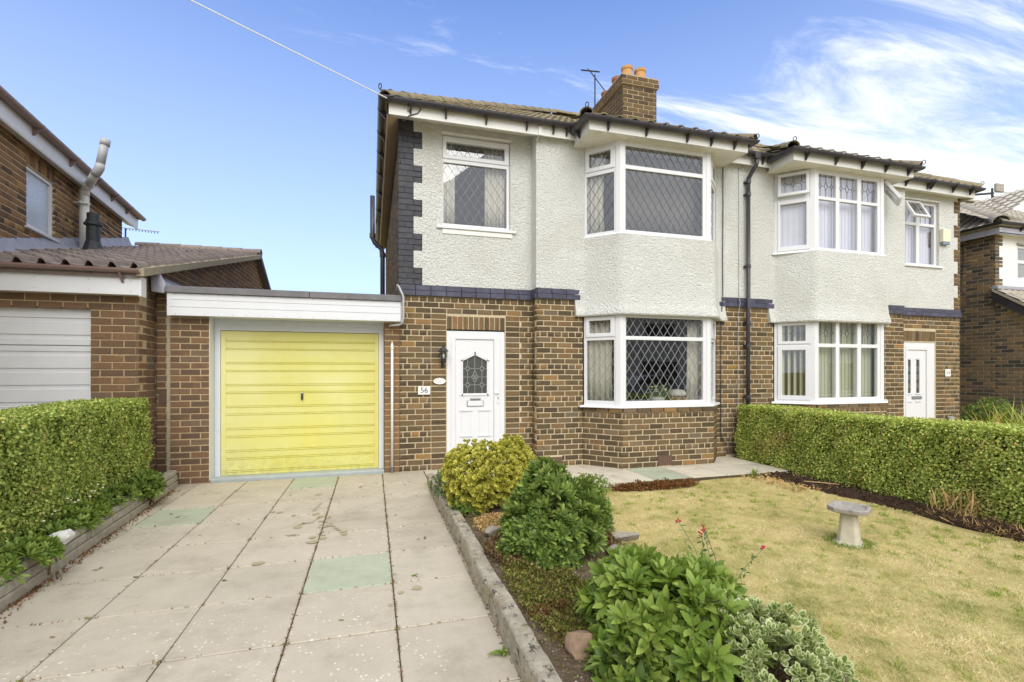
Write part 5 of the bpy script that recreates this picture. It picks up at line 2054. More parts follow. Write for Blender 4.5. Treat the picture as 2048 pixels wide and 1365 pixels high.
MB().fbox(gE, 11.38 - 10.205, 11.60 - 10.205, .02, .10, 4.19, 4.46).build('alarm_cover', 'alarm_cream', t, bevel=.012)
MB().fbox(gE, 11.39 - 10.205, 11.59 - 10.205, .02, .092, 4.14, 4.188).build('alarm_light', 'alarm_blue', t, bevel=.008)
t = thing('vent_pipe', 'short pale pipe stub against the brick corner of number 54 above the hedge', 'pipe', (11.65, 7.25, 0))
MB().tube([(11.63, 7.25, -.02), (11.63, 7.25, .52)], .05, 12).build('pipe', 'flaking_white', t)
MB().lathe([(.055, 0), (.06, .01), (.06, .05), (.04, .06)], (11.63, 7.25, .50), 14).build('pipe_cap', 'grey_plastic', t)


# aerials
def aerial(label, base, h, boom_dir, boom_len, n, el, mat='black_iron', cross=True):
    t = thing('tv_aerial', label, 'aerial', base)
    b = Vector(base)
    MB().tube([b, b + Vector((0, 0, h))], .014, 8).build('mast', mat, t)
    d = Vector(boom_dir).normalized()
    c = b + Vector((0, 0, h - .06))
    MB().tube([c - d * boom_len * .4, c + d * boom_len * .6], .010, 6).build('boom', mat, t)
    s_ = d.cross(Vector((0, 0, 1))).normalized() if abs(d.z) < .9 else Vector((1, 0, 0))
    for k in range(n):
        p = c + d * boom_len * (-.38 + .96 * k / (n - 1))
        MB().tube([p - s_ * el / 2, p + s_ * el / 2], .006, 5).build('element', mat, t)
    if cross:
        p = c - d * boom_len * .3
        MB().tube([p + Vector((-.2, 0, .0)), p + Vector((.2, 0, .03))], .014, 6).build('reflector', mat, t)
    return t


aerial('dark tv aerial on a thin mast behind the bay roof left of the chimney', (4.23, 8.8, 6.2), 1.17, (.30, -.42, -.80), .62, 9, .13)
t = thing('tv_aerial', 'aerial arm with two square grey panels above the far right roof', 'aerial', (18.5, 10.5, 6.0))
MB().tube([(18.7, 10.5, 5.6), (18.7, 10.5, 7.0)], .03, 8).build('mast', 'black_iron', t)
MB().tube([(16.9, 10.5, 6.80), (18.7, 10.5, 7.08)], .035, 8).build('boom', 'black_iron', t)
MB().tube([(18.62, 10.48, 6.72), (18.62, 10.48, 7.22)], .03, 8).build('boom', 'black_iron', t)
MB().tube([(18.8, 10.5, 7.12), (20.6, 10.5, 7.28)], .012, 6).build('element', 'grey_plastic', t)
MB().box(18.72, 19.08, 10.42, 10.5, 7.12, 7.38).build('panel', 'stone_grey', t, bevel=.02)
MB().box(18.72, 19.08, 10.42, 10.5, 6.70, 6.98).build('panel', 'stone_grey', t, bevel=.02)
t = thing('tv_aerial', 'long yagi aerial jutting out past the left house corner', 'aerial', (-5.5, 13.2, 4.7))
MB().tube([(-5.6, 13.2, 4.80), (-4.72, 13.0, 4.71)], .011, 6).build('boom', 'grey_plastic', t)
for k in range(11):
    q = k / 10
    p = Vector((-5.42, 13.16, 4.782)).lerp(Vector((-4.75, 13.01, 4.715)), q)
    MB().tube([p + Vector((0, 0, -.015)), p + Vector((0, 0, -.05))], .008, 5).build('element', 'black_iron', t)
MB().tube([(-5.5, 13.3, 3.5), (-5.5, 13.3, 4.82)], .018, 8).build('mast', 'black_iron', t)

# curtains, blinds, flowers inside
C = lambda *a, **k: curtain(*a, **k)
C('curtain', 'narrow white curtain at the left of the small upper window', 1.06, 1.24, 7.60, 3.72, 5.04, 'curtain_cloth', folds=3)
C('curtain', 'white curtain gathered at the right of the small upper window', 1.72, 2.05, 7.60, 3.72, 5.04, 'curtain_cloth', folds=5)
C('curtain', 'pale curtain at the left cheek of the upper bay window', (3.30, 7.32), (3.62, 6.98), 0, 3.66, 5.03, 'curtain_cloth', folds=5, gather=.25)
C('curtain', 'pale curtain hanging at the left cheek of the lower bay window', (3.32, 7.30), (3.68, 6.92), 0, 1.0, 2.33, 'curtain_cloth', folds=5, gather=.12)
C('curtain', 'cream curtain drawn back at the right of the lower bay window', (4.98, 6.93), (5.32, 6.95), 0, 1.0, 2.33, 'curtain_cloth', folds=4)
C('curtain', 'pale net curtain across the front of the upper bay window', (3.78, 7.05), (5.2, 7.05), 0, 3.68, 5.02, 'room_paint', folds=12, amp=.02)
blinds('green vertical blind closed across the lower bay of number 54', (7.55, 6.90), (8.98, 6.90), 1.02, 2.37, 'blind_green', turn=7)
blinds('vertical blind with slats turned edge-on at the lower left cheek of number 54', (7.10, 7.25), (7.42, 6.93), 1.02, 2.34, 'blind_green', turn=62)
blinds('lavender vertical blind closed across the upper bay of number 54', (7.55, 6.90), (8.98, 6.90), 3.67, 5.0, 'blind_lavender', turn=6)
blinds('pale vertical blind at the upper left cheek of number 54', (7.06, 7.28), (7.44, 6.92), 3.67, 5.0, 'blind_lavender', turn=6)
blinds('pale vertical blind in the small upper window of number 54', (10.42, 7.48), (11.34, 7.48), 3.70, 4.96, 'blind_lavender', turn=6)
wb = MB().prism([(3.35, 7.2, .985), (3.72, 6.83, .985), (5.26, 6.83, .985), (5.66, 7.2, .985), (5.66, 7.45, .985), (3.35, 7.45, .985)], (0, 0, .025)).build('window_board', 'upvc_white', H)
t = thing('flower_bowl', 'white bowl of yellow flowers on the sill inside the lower bay', 'flowers', (4.50, 7.02, 1.01))
MB().lathe([(.07, 0), (.11, .03), (.12, .07), (.11, .07), (.06, .02)], (4.50, 7.02, 1.01), 16).build('bowl', 'vase_white', t)
g = np.random.default_rng(3)
n = 260
P = np.array([4.50, 7.02, 1.14]) + g.normal(size=(n, 3)) * np.array([.075, .06, .055])
d = P - np.array([4.5, 7.02, 1.04])
foliage(t, P, frames(d, np.tile([0, 0, 1.0], (n, 1)), g.uniform(.03, .05, n), g.uniform(0, 6, n)), LEAF_SMALL, ['leaf_skimmia'], solo=0)
for k in range(9):
    p = (4.50 + g.uniform(-.12, .12), 7.0 + g.uniform(-.06, .04), 1.15 + g.uniform(.0, .11))
    MB().lathe([(.001, -.012), (.02, -.004), (.026, .008), (.012, .014), (.001, .012)], p, 8).build('flower', 'flower_yellow' if k % 3 else 'flower_cream', t)
t = thing('cushion', 'pale cushion on a wicker basket inside the lower bay', 'cushion', (4.92, 7.1, 1.01))
MB().lathe([(.02, 0), (.15, .02), (.17, .06), (.12, .11), (.02, .13)], (4.92, 7.08, 1.07), 14).build('pad', 'curtain_cloth', t, smooth=True)
MB().lathe([(.14, 0), (.17, .05), (.16, .06), (.1, .02)], (4.92, 7.08, 1.012), 16).build('basket', 'basket', t)

# ---------------------------------------------------------------- garage of number 56
GA = thing('garage', 'flat roofed brick garage with white fascia and yellow up-and-over door', 'garage', (-1, 7.5, 0))
pL, pR = facet((-2.56, 7.40), (-2.11, 7.40)), facet((.172, 7.42), (.388, 7.42))
pN = facet((-2.755, 7.50), (-2.605, 7.50))
wm = MB()
wm.plate(pL, 0, pL.L, -.03, 2.3, [], -.20, -.005)
wm.plate(pR, 0, pR.L - .008, -.03, 2.26, [], -.16, -.005)
wm.plate(pN, 0, pN.L, -.03, 2.55, [], -.15, -.005)
WG = wm.build('wall', 'mortar_buff', GA)
rec = lay(pL, 0, 2.295, hdr=0)
rec += lay(pR, 0, 2.21, hdr=0, phase=1)
rec += lay(pN, 0, 2.55, hdr=0)
place_bricks([q for q in rec if q[0][0] < 0], 'brick_red', WG, 300)
place_bricks([q for q in rec if q[0][0] > 0], 'brick_orange', WG, 300)
MB().box(-2.605, -2.562, 7.41, 7.50, 0, 2.26).build('render_strip', 'verge_mortar', GA)
MB().box(-2.11, -2.104, 7.405, 7.60, .03, 2.3).build('painted_return', 'flaking_white', GA)
fd = facet((-2.104, 7.60), (.165, 7.60))
fo = 2.104
MB().plate(fd, 0, fd.L, .03, 2.35, [(fo - 2.03, fo + .092, 0, 2.07)], -.09, .0).build('door_frame', 'frame_grey_white', GA, bevel=.006)
MB().fbox(fd, 0, fd.L, .0, .012, 2.15, 2.35).build('head_board', 'frame_grey_white', GA, bevel=.004)
# ribbed steel door, one pressed sheet
zl = [1.929, 1.818, 1.621, 1.51, 1.313, 1.205, 1.009, .901, .699, .588, .388, .28, .106]
pf = [(0, .045)]
for z in sorted(zl):
    pf += [(0, z - .022), (.010, z - .012), (-.012, z - .003), (-.012, z + .002), (0, z + .008)]
pf += [(0, 2.063), (-.03, 2.063), (-.03, .045)]
m = MB()
m.prism([fd(fo - 1.965, -.02 + d, z) for d, z in pf], (1.995, 0, 0))
dr = m.build('garage_door', 'garage_yellow', GA)
for a, b in ((-2.026, -1.966), (.031, .088)):
    MB().fbox(fd, fo + a, fo + b, -.05, -.018, .045, 2.063).build('door_edge', 'garage_yellow', dr)
MB().fbox(fd, fo - 2.03, fo + .092, -.10, -.06, .03, 2.08).build('door_backing', 'dark_opening', dr)
m = MB()
m.fbox(fd, fo - .997, fo - .963, -.02, -.006, 1.10, 1.195)
m.build('handle', 'chrome_dull', dr, bevel=.004)
MB().fbox(fd, fo - .990, fo - .970, -.006, .022, 1.15, 1.172).build('handle', 'black_iron', dr, bevel=.004)
MB().fbox(fd, fo - .992, fo - .968, -.006, .012, 1.085, 1.145).build('handle', 'black_iron', dr, bevel=.006)
MB().prism([(-2.11, 7.43, -.02), (.17, 7.43, -.02), (.17, 7.68, -.02), (-2.11, 7.68, -.02)], (0, 0, .062)).build('threshold', 'sill_concrete', GA, bevel=.012)
for za, zb in ((2.224, 2.332), (2.335, 2.428), (2.431, 2.512)):
    MB().box(-2.54, .405, 7.25, 7.272, za, zb).build('fascia_board', 'garage_white', GA, bevel=.003)
MB().box(-2.545, -2.50, 7.245, 7.252, 2.222, 2.512).build('fascia_end', 'garage_white', GA)
MB().box(.395, .41, 7.25, 7.40, 2.224, 2.512).build('fascia_end', 'garage_white', GA)
MB().box(-2.52, .395, 7.272, 7.62, 2.226, 2.24).build('soffit', 'frame_grey_white', GA)
for k in range(18):
    for z in (2.245, 2.498):
        x = -2.45 + k * .165
        MB().tube([(x, 7.252, z), (x, 7.247, z)], .006, 6).build('screw', 'grey_plastic', GA)
MB().box(-2.56, .383, 7.34, 14.0, 2.48, 2.565).build('roof', 'felt_grey', GA)
MB().prism([(-2.56, 7.215, 2.515), (-2.56, 7.235, 2.60), (-2.56, 7.30, 2.615), (-2.56, 7.36, 2.565), (-2.56, 7.36, 2.515)], (1.72, 0, 0)).build('roof_edge', 'felt_grey', GA, bevel=.008)
MB().prism([(-.835, 7.217, 2.515), (-.835, 7.237, 2.60), (-.835, 7.30, 2.615), (-.835, 7.36, 2.565), (-.835, 7.36, 2.515)], (1.245, 0, 0)).build('roof_edge', 'felt_grey', GA, bevel=.008)
m = MB()
m.prism([(-2.72, 7.24, 2.52), (-2.57, 7.22, 2.50), (-2.56, 7.25, 2.62), (-2.66, 7.28, 2.80), (-2.745, 7.28, 2.79)], (0, .05, 0))
m.prism([(-2.75, 7.30, 2.60), (-2.56, 7.30, 2.60), (-2.755, 7.30, 2.79)], (0, 1.2, -.0))
m.build('flashing', 'lead_sheet', GA, bevel=.01)
MB().fbox(pN, .03, .13, .0, .006, 1.05, 1.25).build('air_brick', 'terracotta_vent', GA)

# ---------------------------------------------------------------- left neighbour: garage and house
LG = thing('garage', 'pitched roof brick garage of the left neighbour with white door', 'garage', (-3.4, 7.0, 0))
PT = .0895
lf_ = facet((-4.62, 7.0), (-2.76, 7.0))
ls_ = facet((-2.76, 7.0), (-2.76, 14.3))
rz = lambda y: 2.66 + .255 * (y - 6.75) if y < 13.17 else 4.297 - .55 * (y - 13.17)
wm = MB()
wm.plate(lf_, 0, lf_.L, -.03, 2.45, [(.1, 4.62 - 3.25, -.1, 2.262)], -.22, -.007)
wm.prism([(-2.767, 7.11, -.03), (-2.767, 14.2, -.03), (-2.767, 14.3, 3.65), (-2.767, 13.17, 4.25), (-2.767, 7.11, 2.70)], (-.1, 0, 0))
WL = wm.build('wall', 'mortar_buff', LG)
rec = lay(lf_, 0, 2.42, [(.1, 4.62 - 3.25, -.1, 2.262)], pitch=PT, step=.245, joint=.014, hdr=0)
r2 = [q for q in lay(ls_, 0, 4.3, pitch=PT, step=.245, joint=.014, hdr=0, phase=1) if q[0][2] + .05 < rz(q[0][1]) and not (q[0][1] > 7.5 and q[0][2] < 2.3)]
u_, rest = place_bricks(rec + r2, 'brick_red', WL, 300)
join_bricks([(rest, 'brick_red')], WL)
ld = facet((-4.52, 7.07), (-3.25, 7.07))
pf = [(0, .0)]
for k in range(11):
    z = .14 + k * .2
    pf += [(0, z - .055), (-.014, z - .05), (-.014, z - .006), (0, z)]
    if k == 8:
        pf += [(0, z + .06), (-.03, z + .064), (-.03, z + .072), (0, z + .076)]
pf += [(0, 2.268), (-.04, 2.268), (-.04, 0)]
MB().prism([ld(0, d, z) for d, z in pf], (1.27, 0, 0)).build('garage_door', 'garage_white', LG)
MB().box(-4.6, -2.70, 6.855, 6.88, 2.415, 2.625).build('fascia', 'garage_white', LG, bevel=.003)
MB().box(-2.70, -2.672, 6.85, 6.99, 2.40, 2.635).build('fascia_end', 'garage_white', LG, bevel=.003)
MB().box(-4.6, -2.70, 6.88, 7.0, 2.42, 2.435).build('soffit', 'garage_white', LG)
for x in (-4.2, -3.72, -3.2, -2.78):
    for z in (2.46, 2.58):
        MB().tube([(x, 6.857, z), (x, 6.851, z)], .006, 6).build('screw', 'grey_plastic', LG)
g_ = gutter(LG, [(-4.6, 6.855), (-2.66, 6.855)], 2.715, [(-4.05, 6.855, 0, -1), (-2.86, 6.855, 0, -1)], r=.05, mat='brown_plastic')
rb = MB()
rb.add([(-4.75, 6.80, 2.655), (-2.64, 6.80, 2.655), (-2.64, 13.17, 4.28), (-5.3, 13.17, 4.28), (-2.64, 14.35, 3.63), (-5.3, 14.35, 3.63)],
       [(0, 1, 2, 3), (3, 2, 4, 5)])
rb = MB().prism([(-4.75, 6.82, 2.67), (-4.75, 13.17, 4.29), (-4.75, 14.35, 3.64), (-4.75, 14.35, 3.60), (-4.75, 13.17, 4.24), (-4.75, 6.82, 2.62)], (2.08, 0, 0)).build('roof', 'tile_brown', LG)
# roll tiles, each one a part
TP, TG = .225, .31
prof_t = [(-.02, .01), (.02, .012), (.30, -.006), (.55, -.006), (.60, .02), (.67, .06), (.76, .078), (.86, .064), (.94, .034), (1.0, .006)]
tm = MB()
k = len(prof_t)
ups = Vector((0, 1, .255)).normalized()
nrm = Vector((0, -.255, 1)).normalized()
vs = []
for uu, lift in ((0, .030), (TG + .05, .006)):
    for tt, hh in prof_t:
        p = Vector((tt * TP, 0, 0)) + ups * uu + nrm * (hh + lift)
        vs.append(p)
for tt, hh in prof_t:
    vs.append(Vector((tt * TP, 0, 0)) + nrm * (hh + .008))
fs = [(i, i + 1, i + 1 + k, i + k) for i in range(k - 1)] + [(i + 2 * k, i + 1 + 2 * k, i + 1, i) for i in range(k - 1)]
tile_me = bpy.data.meshes.new('tile')
tile_me.from_pydata([tuple(v) for v in vs], [], fs)
tile_me.materials.append(MAT['tile_brown'])
nc, nr = 10, 21
jv, jf = [], []
solo_n = 0
for r_ in range(nr):
    for c_ in range(nc):
        x = -2.70 - (nc - c_) * TP + .03
        o = Vector((x, 6.80, 2.705)) + ups * (r_ * TG)
        wall_x = -5.05 - .1097 * ((o.y - 12.07) / .994)
        if x < wall_x - .25:
            continue
        ob = bpy.data.objects.new('tile', tile_me)
        COL.objects.link(ob)
        ob.parent = rb
        ob.location = o - world_loc(rb)
        ob.rotation_euler = (random.uniform(-.004, .004), random.uniform(-.006, .006), random.uniform(-.004, .004))
m = MB()
for k_ in range(22):
    y = 6.80 + k_ * .294
    z = 2.69 + .255 * (y - 6.80)
    m.hexa([(-2.70, y, z - .055), (-2.625, y, z - .055), (-2.70, y + .30, z + .02), (-2.625, y + .30, z + .02), (-2.70, y, z + .05 + random.uniform(-.008, .012)), (-2.625, y, z + .045), (-2.70, y + .30, z + .115), (-2.625, y + .30, z + .11)])
m.build('verge', 'verge_mortar', LG)
MB().prism([(-2.62, 13.1, 4.40), (-2.62, 14.4, 3.69), (-2.62, 14.4, 3.60), (-2.62, 13.1, 4.28)], (-.06, 0, 0)).build('verge', 'felt_grey', LG)
ridge_tiles(rb, (-2.62, 13.17, 4.40), (-5.2, 13.17, 4.40), r=.12, mat='tile_brown', name='ridge_tile')
fl_ = MB()
for k_ in range(9):
    ya, yb = 6.9 + k_ * .62, 6.9 + (k_ + 1) * .62 - .006
    wx = lambda y: -5.05 - .1097 * ((y - 12.07) / .994)
    za, zb = 2.78 + .255 * (ya - 6.8), 2.78 + .255 * (yb - 6.8)
    fl_.hexa([(wx(ya) - .01, ya, za - .02), (wx(ya) + .16, ya, za - .015), (wx(yb) - .01, yb, zb - .02), (wx(yb) + .16, yb, zb - .015),
              (wx(ya) - .01, ya, za + .20), (wx(ya) + .05, ya, za + .03), (wx(yb) - .01, yb, zb + .20), (wx(yb) + .05, yb, zb + .03)])
fl_.build('flashing', 'lead_sheet', LG, bevel=.012)
t = thing('flue', 'black stubby flue terminal standing on the neighbour garage roof', 'flue', (-4.42, 9.6, 3.38))
MB().lathe([(.17, -.06), (.13, .04), (.105, .12), (.10, .14)], (-4.42, 9.6, 3.49), 16).build('flue_base', 'black_iron', t)
MB().lathe([(.092, 0), (.092, .34), (.125, .35), (.125, .38), (.10, .39), (.10, .43), (.085, .44), (.085, .54), (.07, .55)], (-4.42, 9.6, 3.55), 16).build('flue_tube', 'black_iron', t)
t = thing('roof_vent', 'dark hooded tile vent set in the neighbour garage roof', 'vent', (-3.5, 11.3, 3.8))
MB().prism([(-3.7, 11.2, 3.80), (-3.25, 11.2, 3.80), (-3.30, 11.2, 3.93), (-3.65, 11.2, 3.93)], (0, .4, .06)).build('hood', 'black_iron', t, bevel=.02)

LH = thing('brick_house', 'brown brick side wall of the left neighbour house under a white eave', 'house', (-5, 10, 0))
hw = facet((-5.05 + .1097 * 9.5, 12.07 - .994 * 9.5), (-5.05, 12.07))
hw = facet((-4.008, 2.627), (-5.05, 12.07))
kx = lambda k: hw.L + k                    # distance along the wall from the near end; k as measured back from the far corner
win = (kx(-3.69), kx(-2.88), 3.53, 4.40)
wm = MB().plate(hw, 0, hw.L, -.03, 4.72, [win], -.11, -.007)
fb = facet((-5.05, 12.07), (-9.0, 12.5))
wm.plate(fb, .0, fb.L, -.03, 4.72, [], -.11, -.007)
WH = wm.build('wall', 'mortar_cream', LH)
rec = [q for q in lay(hw, 2.55, 4.70, [(win[0], win[1], win[2] - .0, win[3] + .215)], pitch=.0855, hoff=2)]
u_, rest = place_bricks(rec, 'brick_tan', WH, 290)
join_bricks([(rest, 'brick_tan')], WH)
for k in range(10):
    o = bpy.data.objects.new('brick', brick_mesh(('s', random.randrange(4)), 'brick_tan'))
    COL.objects.link(o)
    o.parent = WH
    o.location = Vector(hw(win[0] + .81 * (k + .5) / 10, .0, 4.507)) - world_loc(WH)
    o.rotation_mode = 'XYZ'
    o.rotation_euler = Matrix.Rotation(hw.ang, 3, 'Z').to_euler()
    o.rotation_euler = (Matrix.Rotation(hw.ang, 3, 'Z') @ Matrix.Rotation(math.pi / 2, 3, 'Y')).to_euler()
    o.scale = (.195 / .226, 1, .9)
window(LH, hw, win[0] + .003, win[1] - .003, win[2] + .003, win[3] - .003, [(win[0] + .055, win[1] - .055, win[2] + .06, win[3] - .05)], d=-.03, glass='glass_obscured_pale')
MB().fbox(hw, win[0] - .05, win[1] + .06, -.02, .04, win[2] - .03, win[2] + .003).build('window_sill', 'upvc_white', LH, bevel=.004)
e = lambda a, b: [hw(a, .15, 0)[:2], hw(b, .15, 0)[:2]]
sweep(MB(), e(0, hw.L + .45), fp(4.60, 4.86)).build('fascia', 'garage_white', LH)
sm_ = MB()
a0, a1 = hw(0, .15, 0), hw(hw.L + .3, .15, 0)
b0, b1 = hw(0, -.02, 0), hw(hw.L + .3, -.02, 0)
sm_.prism([(a0[0], a0[1], 4.605), (a1[0], a1[1], 4.605), (b1[0], b1[1], 4.66), (b0[0], b0[1], 4.66)], (0, 0, .02))
sm_.build('soffit', 'soffit_white', LH)
gutter(LH, e(0, hw.L + .55), 4.885, [(*hw(x, .15, 0)[:2], *hw.n) for x in (2.9, 4.4, 5.6, 6.7, 7.6, 8.4, 9.2)], mat='brown_plastic')
c1, c2_ = hw(0, .2, 4.84), hw(hw.L + .5, .2, 4.84)
MB().add([c1, c2_, (c2_[0] - 3.6, c2_[1] - 2.5, 6.7), (c1[0] - 3.6, c1[1] + .5, 6.7), (c1[0] - 7, c1[1], 4.84), (c2_[0] - 7, c2_[1], 4.84)], [(0, 1, 2, 3), (3, 2, 5, 4), (1, 5, 2), (0, 3, 4), (0, 4, 5, 1)]).build('roof', 'tile_brown', LH)
t = thing('soil_pipe', 'flaking white soil pipe that bends out round the eave of the left house', 'drainpipe', (-4.68, 9.93, 3.5))
MB().tube([(-4.70, 9.93, 3.45), (-4.70, 9.93, 4.50)], .068, 14).build('pipe', 'flaking_white', t, smooth=True)
MB().tube([(-4.70, 9.93, 4.48), (-4.69, 9.92, 4.56), (-4.64, 9.87, 4.61), (-4.55, 9.78, 4.635)], .071, 14).build('pipe_bend', 'flaking_white', t, smooth=True)
MB().tube([(-4.56, 9.79, 4.632), (-4.28, 9.36, 4.675)], .062, 14).build('pipe', 'flaking_white', t, smooth=True)
MB().tube([(-4.30, 9.39, 4.672), (-4.24, 9.33, 4.70), (-4.205, 9.32, 4.76), (-4.20, 9.32, 4.82)], .067, 14).build('pipe_bend', 'grey_plastic', t, smooth=True)
MB().tube([(-4.20, 9.32, 4.80), (-4.135, 9.33, 5.20)], .060, 14).build('pipe', 'grey_plastic', t, smooth=True)
MB().tube([(-4.142, 9.33, 5.13), (-4.128, 9.33, 5.23)], .067, 14).build('pipe_cap', 'grey_plastic', t, smooth=True)
m = MB().tube([(-4.86, 9.86, 4.32), (-4.70, 9.80, 4.33), (-4.60, 9.90, 4.33)], .016, 6)
m.build('pipe_clip', 'flaking_white', t)
MB().tube([(-4.75, 10.16, 3.5), (-4.75, 10.16, 4.05)], .03, 8).build('pipe', 'garage_white', t)

# ---------------------------------------------------------------- right neighbour, number 52
RH = thing('brick_house', 'tan multi-brick house beyond number 54 with a tiled hip and black porch barge', 'house', (15, 8, 0))
CX, CY = 13.8, 7.71
rs = facet((CX, 15.0), (CX, CY))
rs2 = facet((CX, CY), (CX, 6.40))
rf_ = facet((CX, CY), (19.5, CY))
wm = MB().plate(rs, 0, rs.L, -.05, 4.68, [], -.11, -.007)
wm.prism([(CX + .007, CY - .001, -.05), (CX + .007, CY - .001, 3.2), (CX + .007, 6.40, 2.27), (CX + .007, 6.40, -.05)], (.1, 0, 0))
wm.plate(rf_, .11, rf_.L, -.05, 4.68, [(.75, 2.6, 3.48, 4.46)], -.11, -.007)
WR_ = wm.build('wall', 'mortar_grey', RH)
rec = lay(rs, 0, 4.67, x0=rs.L - 4.5, hdr=0, pitch=.0835) + [q for q in lay(rs2, 0, 3.2, hdr=0, pitch=.0835) if q[0][2] < 3.12 - (CY - q[0][1]) * .709]
zq = 2.9
while zq < 4.65:
    for k in range(2):
        for j in range(3):
            w = .25 if k == 0 else .13
            z = zq + (k * 3 + j) * .0835
            if z < 4.64:
                rec.append((rf_(w / 2, .003, z + .04), rf_.ang, w, .072, rf_.n))
    zq += .501
u_, rest = place_bricks(rec, 'brick_multi', WR_, 300)
join_bricks([(rest, 'brick_multi')], WR_)
MB().plate(rf_, .14, rf_.L, 2.95, 4.66, [(.75, 2.6, 3.48, 4.46)], -.05, .0).build('roughcast', 'render_smooth', RH)
window(RH, rf_, .75, 2.6, 3.48, 4.46, [(.81, 1.6, 4.12, 4.40), (.81, 1.6, 3.55, 4.04), (1.66, 2.54, 3.55, 4.40)], d=-.02)
MB().fbox(rf_, .7, 2.65, -.05, .05, 3.43, 3.475).build('window_sill', 'upvc_white', RH)
MB().fbox(rf_, .72, 2.63, -.02, .04, 4.47, 4.51).build('drip_moulding', 'stone_grey', RH)
sweep(MB(), [(CX - .18, 15), (CX - .18, CY - .18), (19.6, CY - .18)], fp(4.62, 4.76)).build('fascia', 'lead_sheet', RH)
gutter(RH, [(CX - .18, 15), (CX - .18, CY - .18), (19.6, CY - .18)], 4.86, [(CX + .5, CY - .18, 0, -1), (CX + 1.4, CY - .18, 0, -1), (CX - .18, 8.6, -1, 0)], mat='black_iron')
MB().prism([(CX - .18, CY - .18, 4.63), (19.5, CY - .18, 4.63), (19.5, CY, 4.66), (CX, CY, 4.66)], (0, 0, .02)).build('soffit', 'soffit_white', RH)
rr_, ra, rb2 = main_roof(RH, CX - .26, 22, CY - .26, 4.80, 8.0, True, True, slope=.58, mat='tile_grey')
roll_tiles(rr_, (CX - .24, CY - .27, 4.815), (20, CY - .27, 4.815), (0, 1, .58), 14, mat='tile_grey', pitch=.21, gauge=.27, roll=.03)
roll_tiles(rr_, (CX - .275, 11.6, 4.815), (CX - .275, CY - .26, 4.815), (1, 0, .58), 9, mat='tile_grey', pitch=.21, gauge=.27, roll=.03)
ridge_tiles(rr_, (CX - .25, CY - .25, 4.88), (ra[0], ra[1], ra[2] + .05), r=.15, mat='tile_grey')
ridge_tiles(rr_, (ra[0], ra[1], ra[2] + .05), (20, ra[1], ra[2] + .05), r=.13, mat='tile_grey', name='ridge_tile')
m = MB()
m.prism([(CX - .10, CY, 3.32), (CX - .10, 6.3, 2.30), (CX - .10, 6.3, 2.12), (CX - .10, CY, 3.12)], (.03, 0, 0))
m.build('porch_barge', 'black_plastic', RH)
po = MB().prism([(CX - .12, CY, 3.40), (CX - .12, 6.25, 2.34), (CX - .12, 6.25, 2.29), (CX - .12, CY, 3.34)], (4, 0, 0)).build('porch_roof', 'tile_grey', RH)
roll_tiles(po, (CX - .12, 6.25, 2.35), (CX + 3.8, 6.25, 2.35), (0, 1.46, 1.06), 6, mat='tile_grey', pitch=.21, roll=.03)
MB().box(CX - .12, CX + 3.8, CY - .12, CY + .0, 3.38, 3.46).build('flashing', 'lead_sheet', RH, bevel=.01)
tag(MB().tube([(CX - .02, 8.35, 4.6), (CX - .022, 8.32, 4.2), (CX - .02, 8.38, 3.5), (CX - .02, 8.2, 3.2)], .01, 6).build('cable', 'black_plastic'), 'loose black cable hanging down the side wall of the far right house', 'cable')

# ---------------------------------------------------------------- across the street (seen only in the glass)
OP = thing('house', 'pale rendered house across the street mirrored in the bay windows', 'house', (20, -14.5, 0))
of = facet((29, -14.5), (11, -14.5))
hs = [(2, 4.6, .9, 2.2), (2.2, 4.4, 3.5, 4.7), (7, 8.0, 0, 2.1), (9.4, 12.2, .9, 2.2), (9.6, 12, 3.5, 4.7), (14, 16.6, 0, 2.2)]
MB().plate(of, 0, 18, -.05, 5.2, hs, -.2, 0).build('wall', 'opposite_wall', OP)
for h_ in hs:
    fr = MB().plate(of, *h_, [(h_[0] + .08, (h_[0] + h_[1]) / 2 - .04, h_[2] + .08, h_[3] - .08), ((h_[0] + h_[1]) / 2 + .04, h_[1] - .08, h_[2] + .08, h_[3] - .08)], -.12, -.05).build('window', 'upvc_white', OP)
    MB().fbox(of, h_[0], h_[1], -.16, -.13, h_[2], h_[3]).build('pane', 'dark_opening', fr)
MB().add([(10.6, -14.1, 5.1), (29.4, -14.1, 5.1), (29.4, -21.5, 5.1), (10.6, -21.5, 5.1), (14, -17.8, 7.6), (26, -17.8, 7.6)], [(0, 4, 5, 1), (2, 5, 4, 3), (0, 3, 4), (1, 5, 2), (0, 1, 2, 3)]).build('roof', 'opposite_roof', OP)
def copy_tree(o, parent=None):
    c = o.copy()
    COL.objects.link(c)
    c.parent = parent
    for ch in o.children:
        copy_tree(ch, c)
    return c


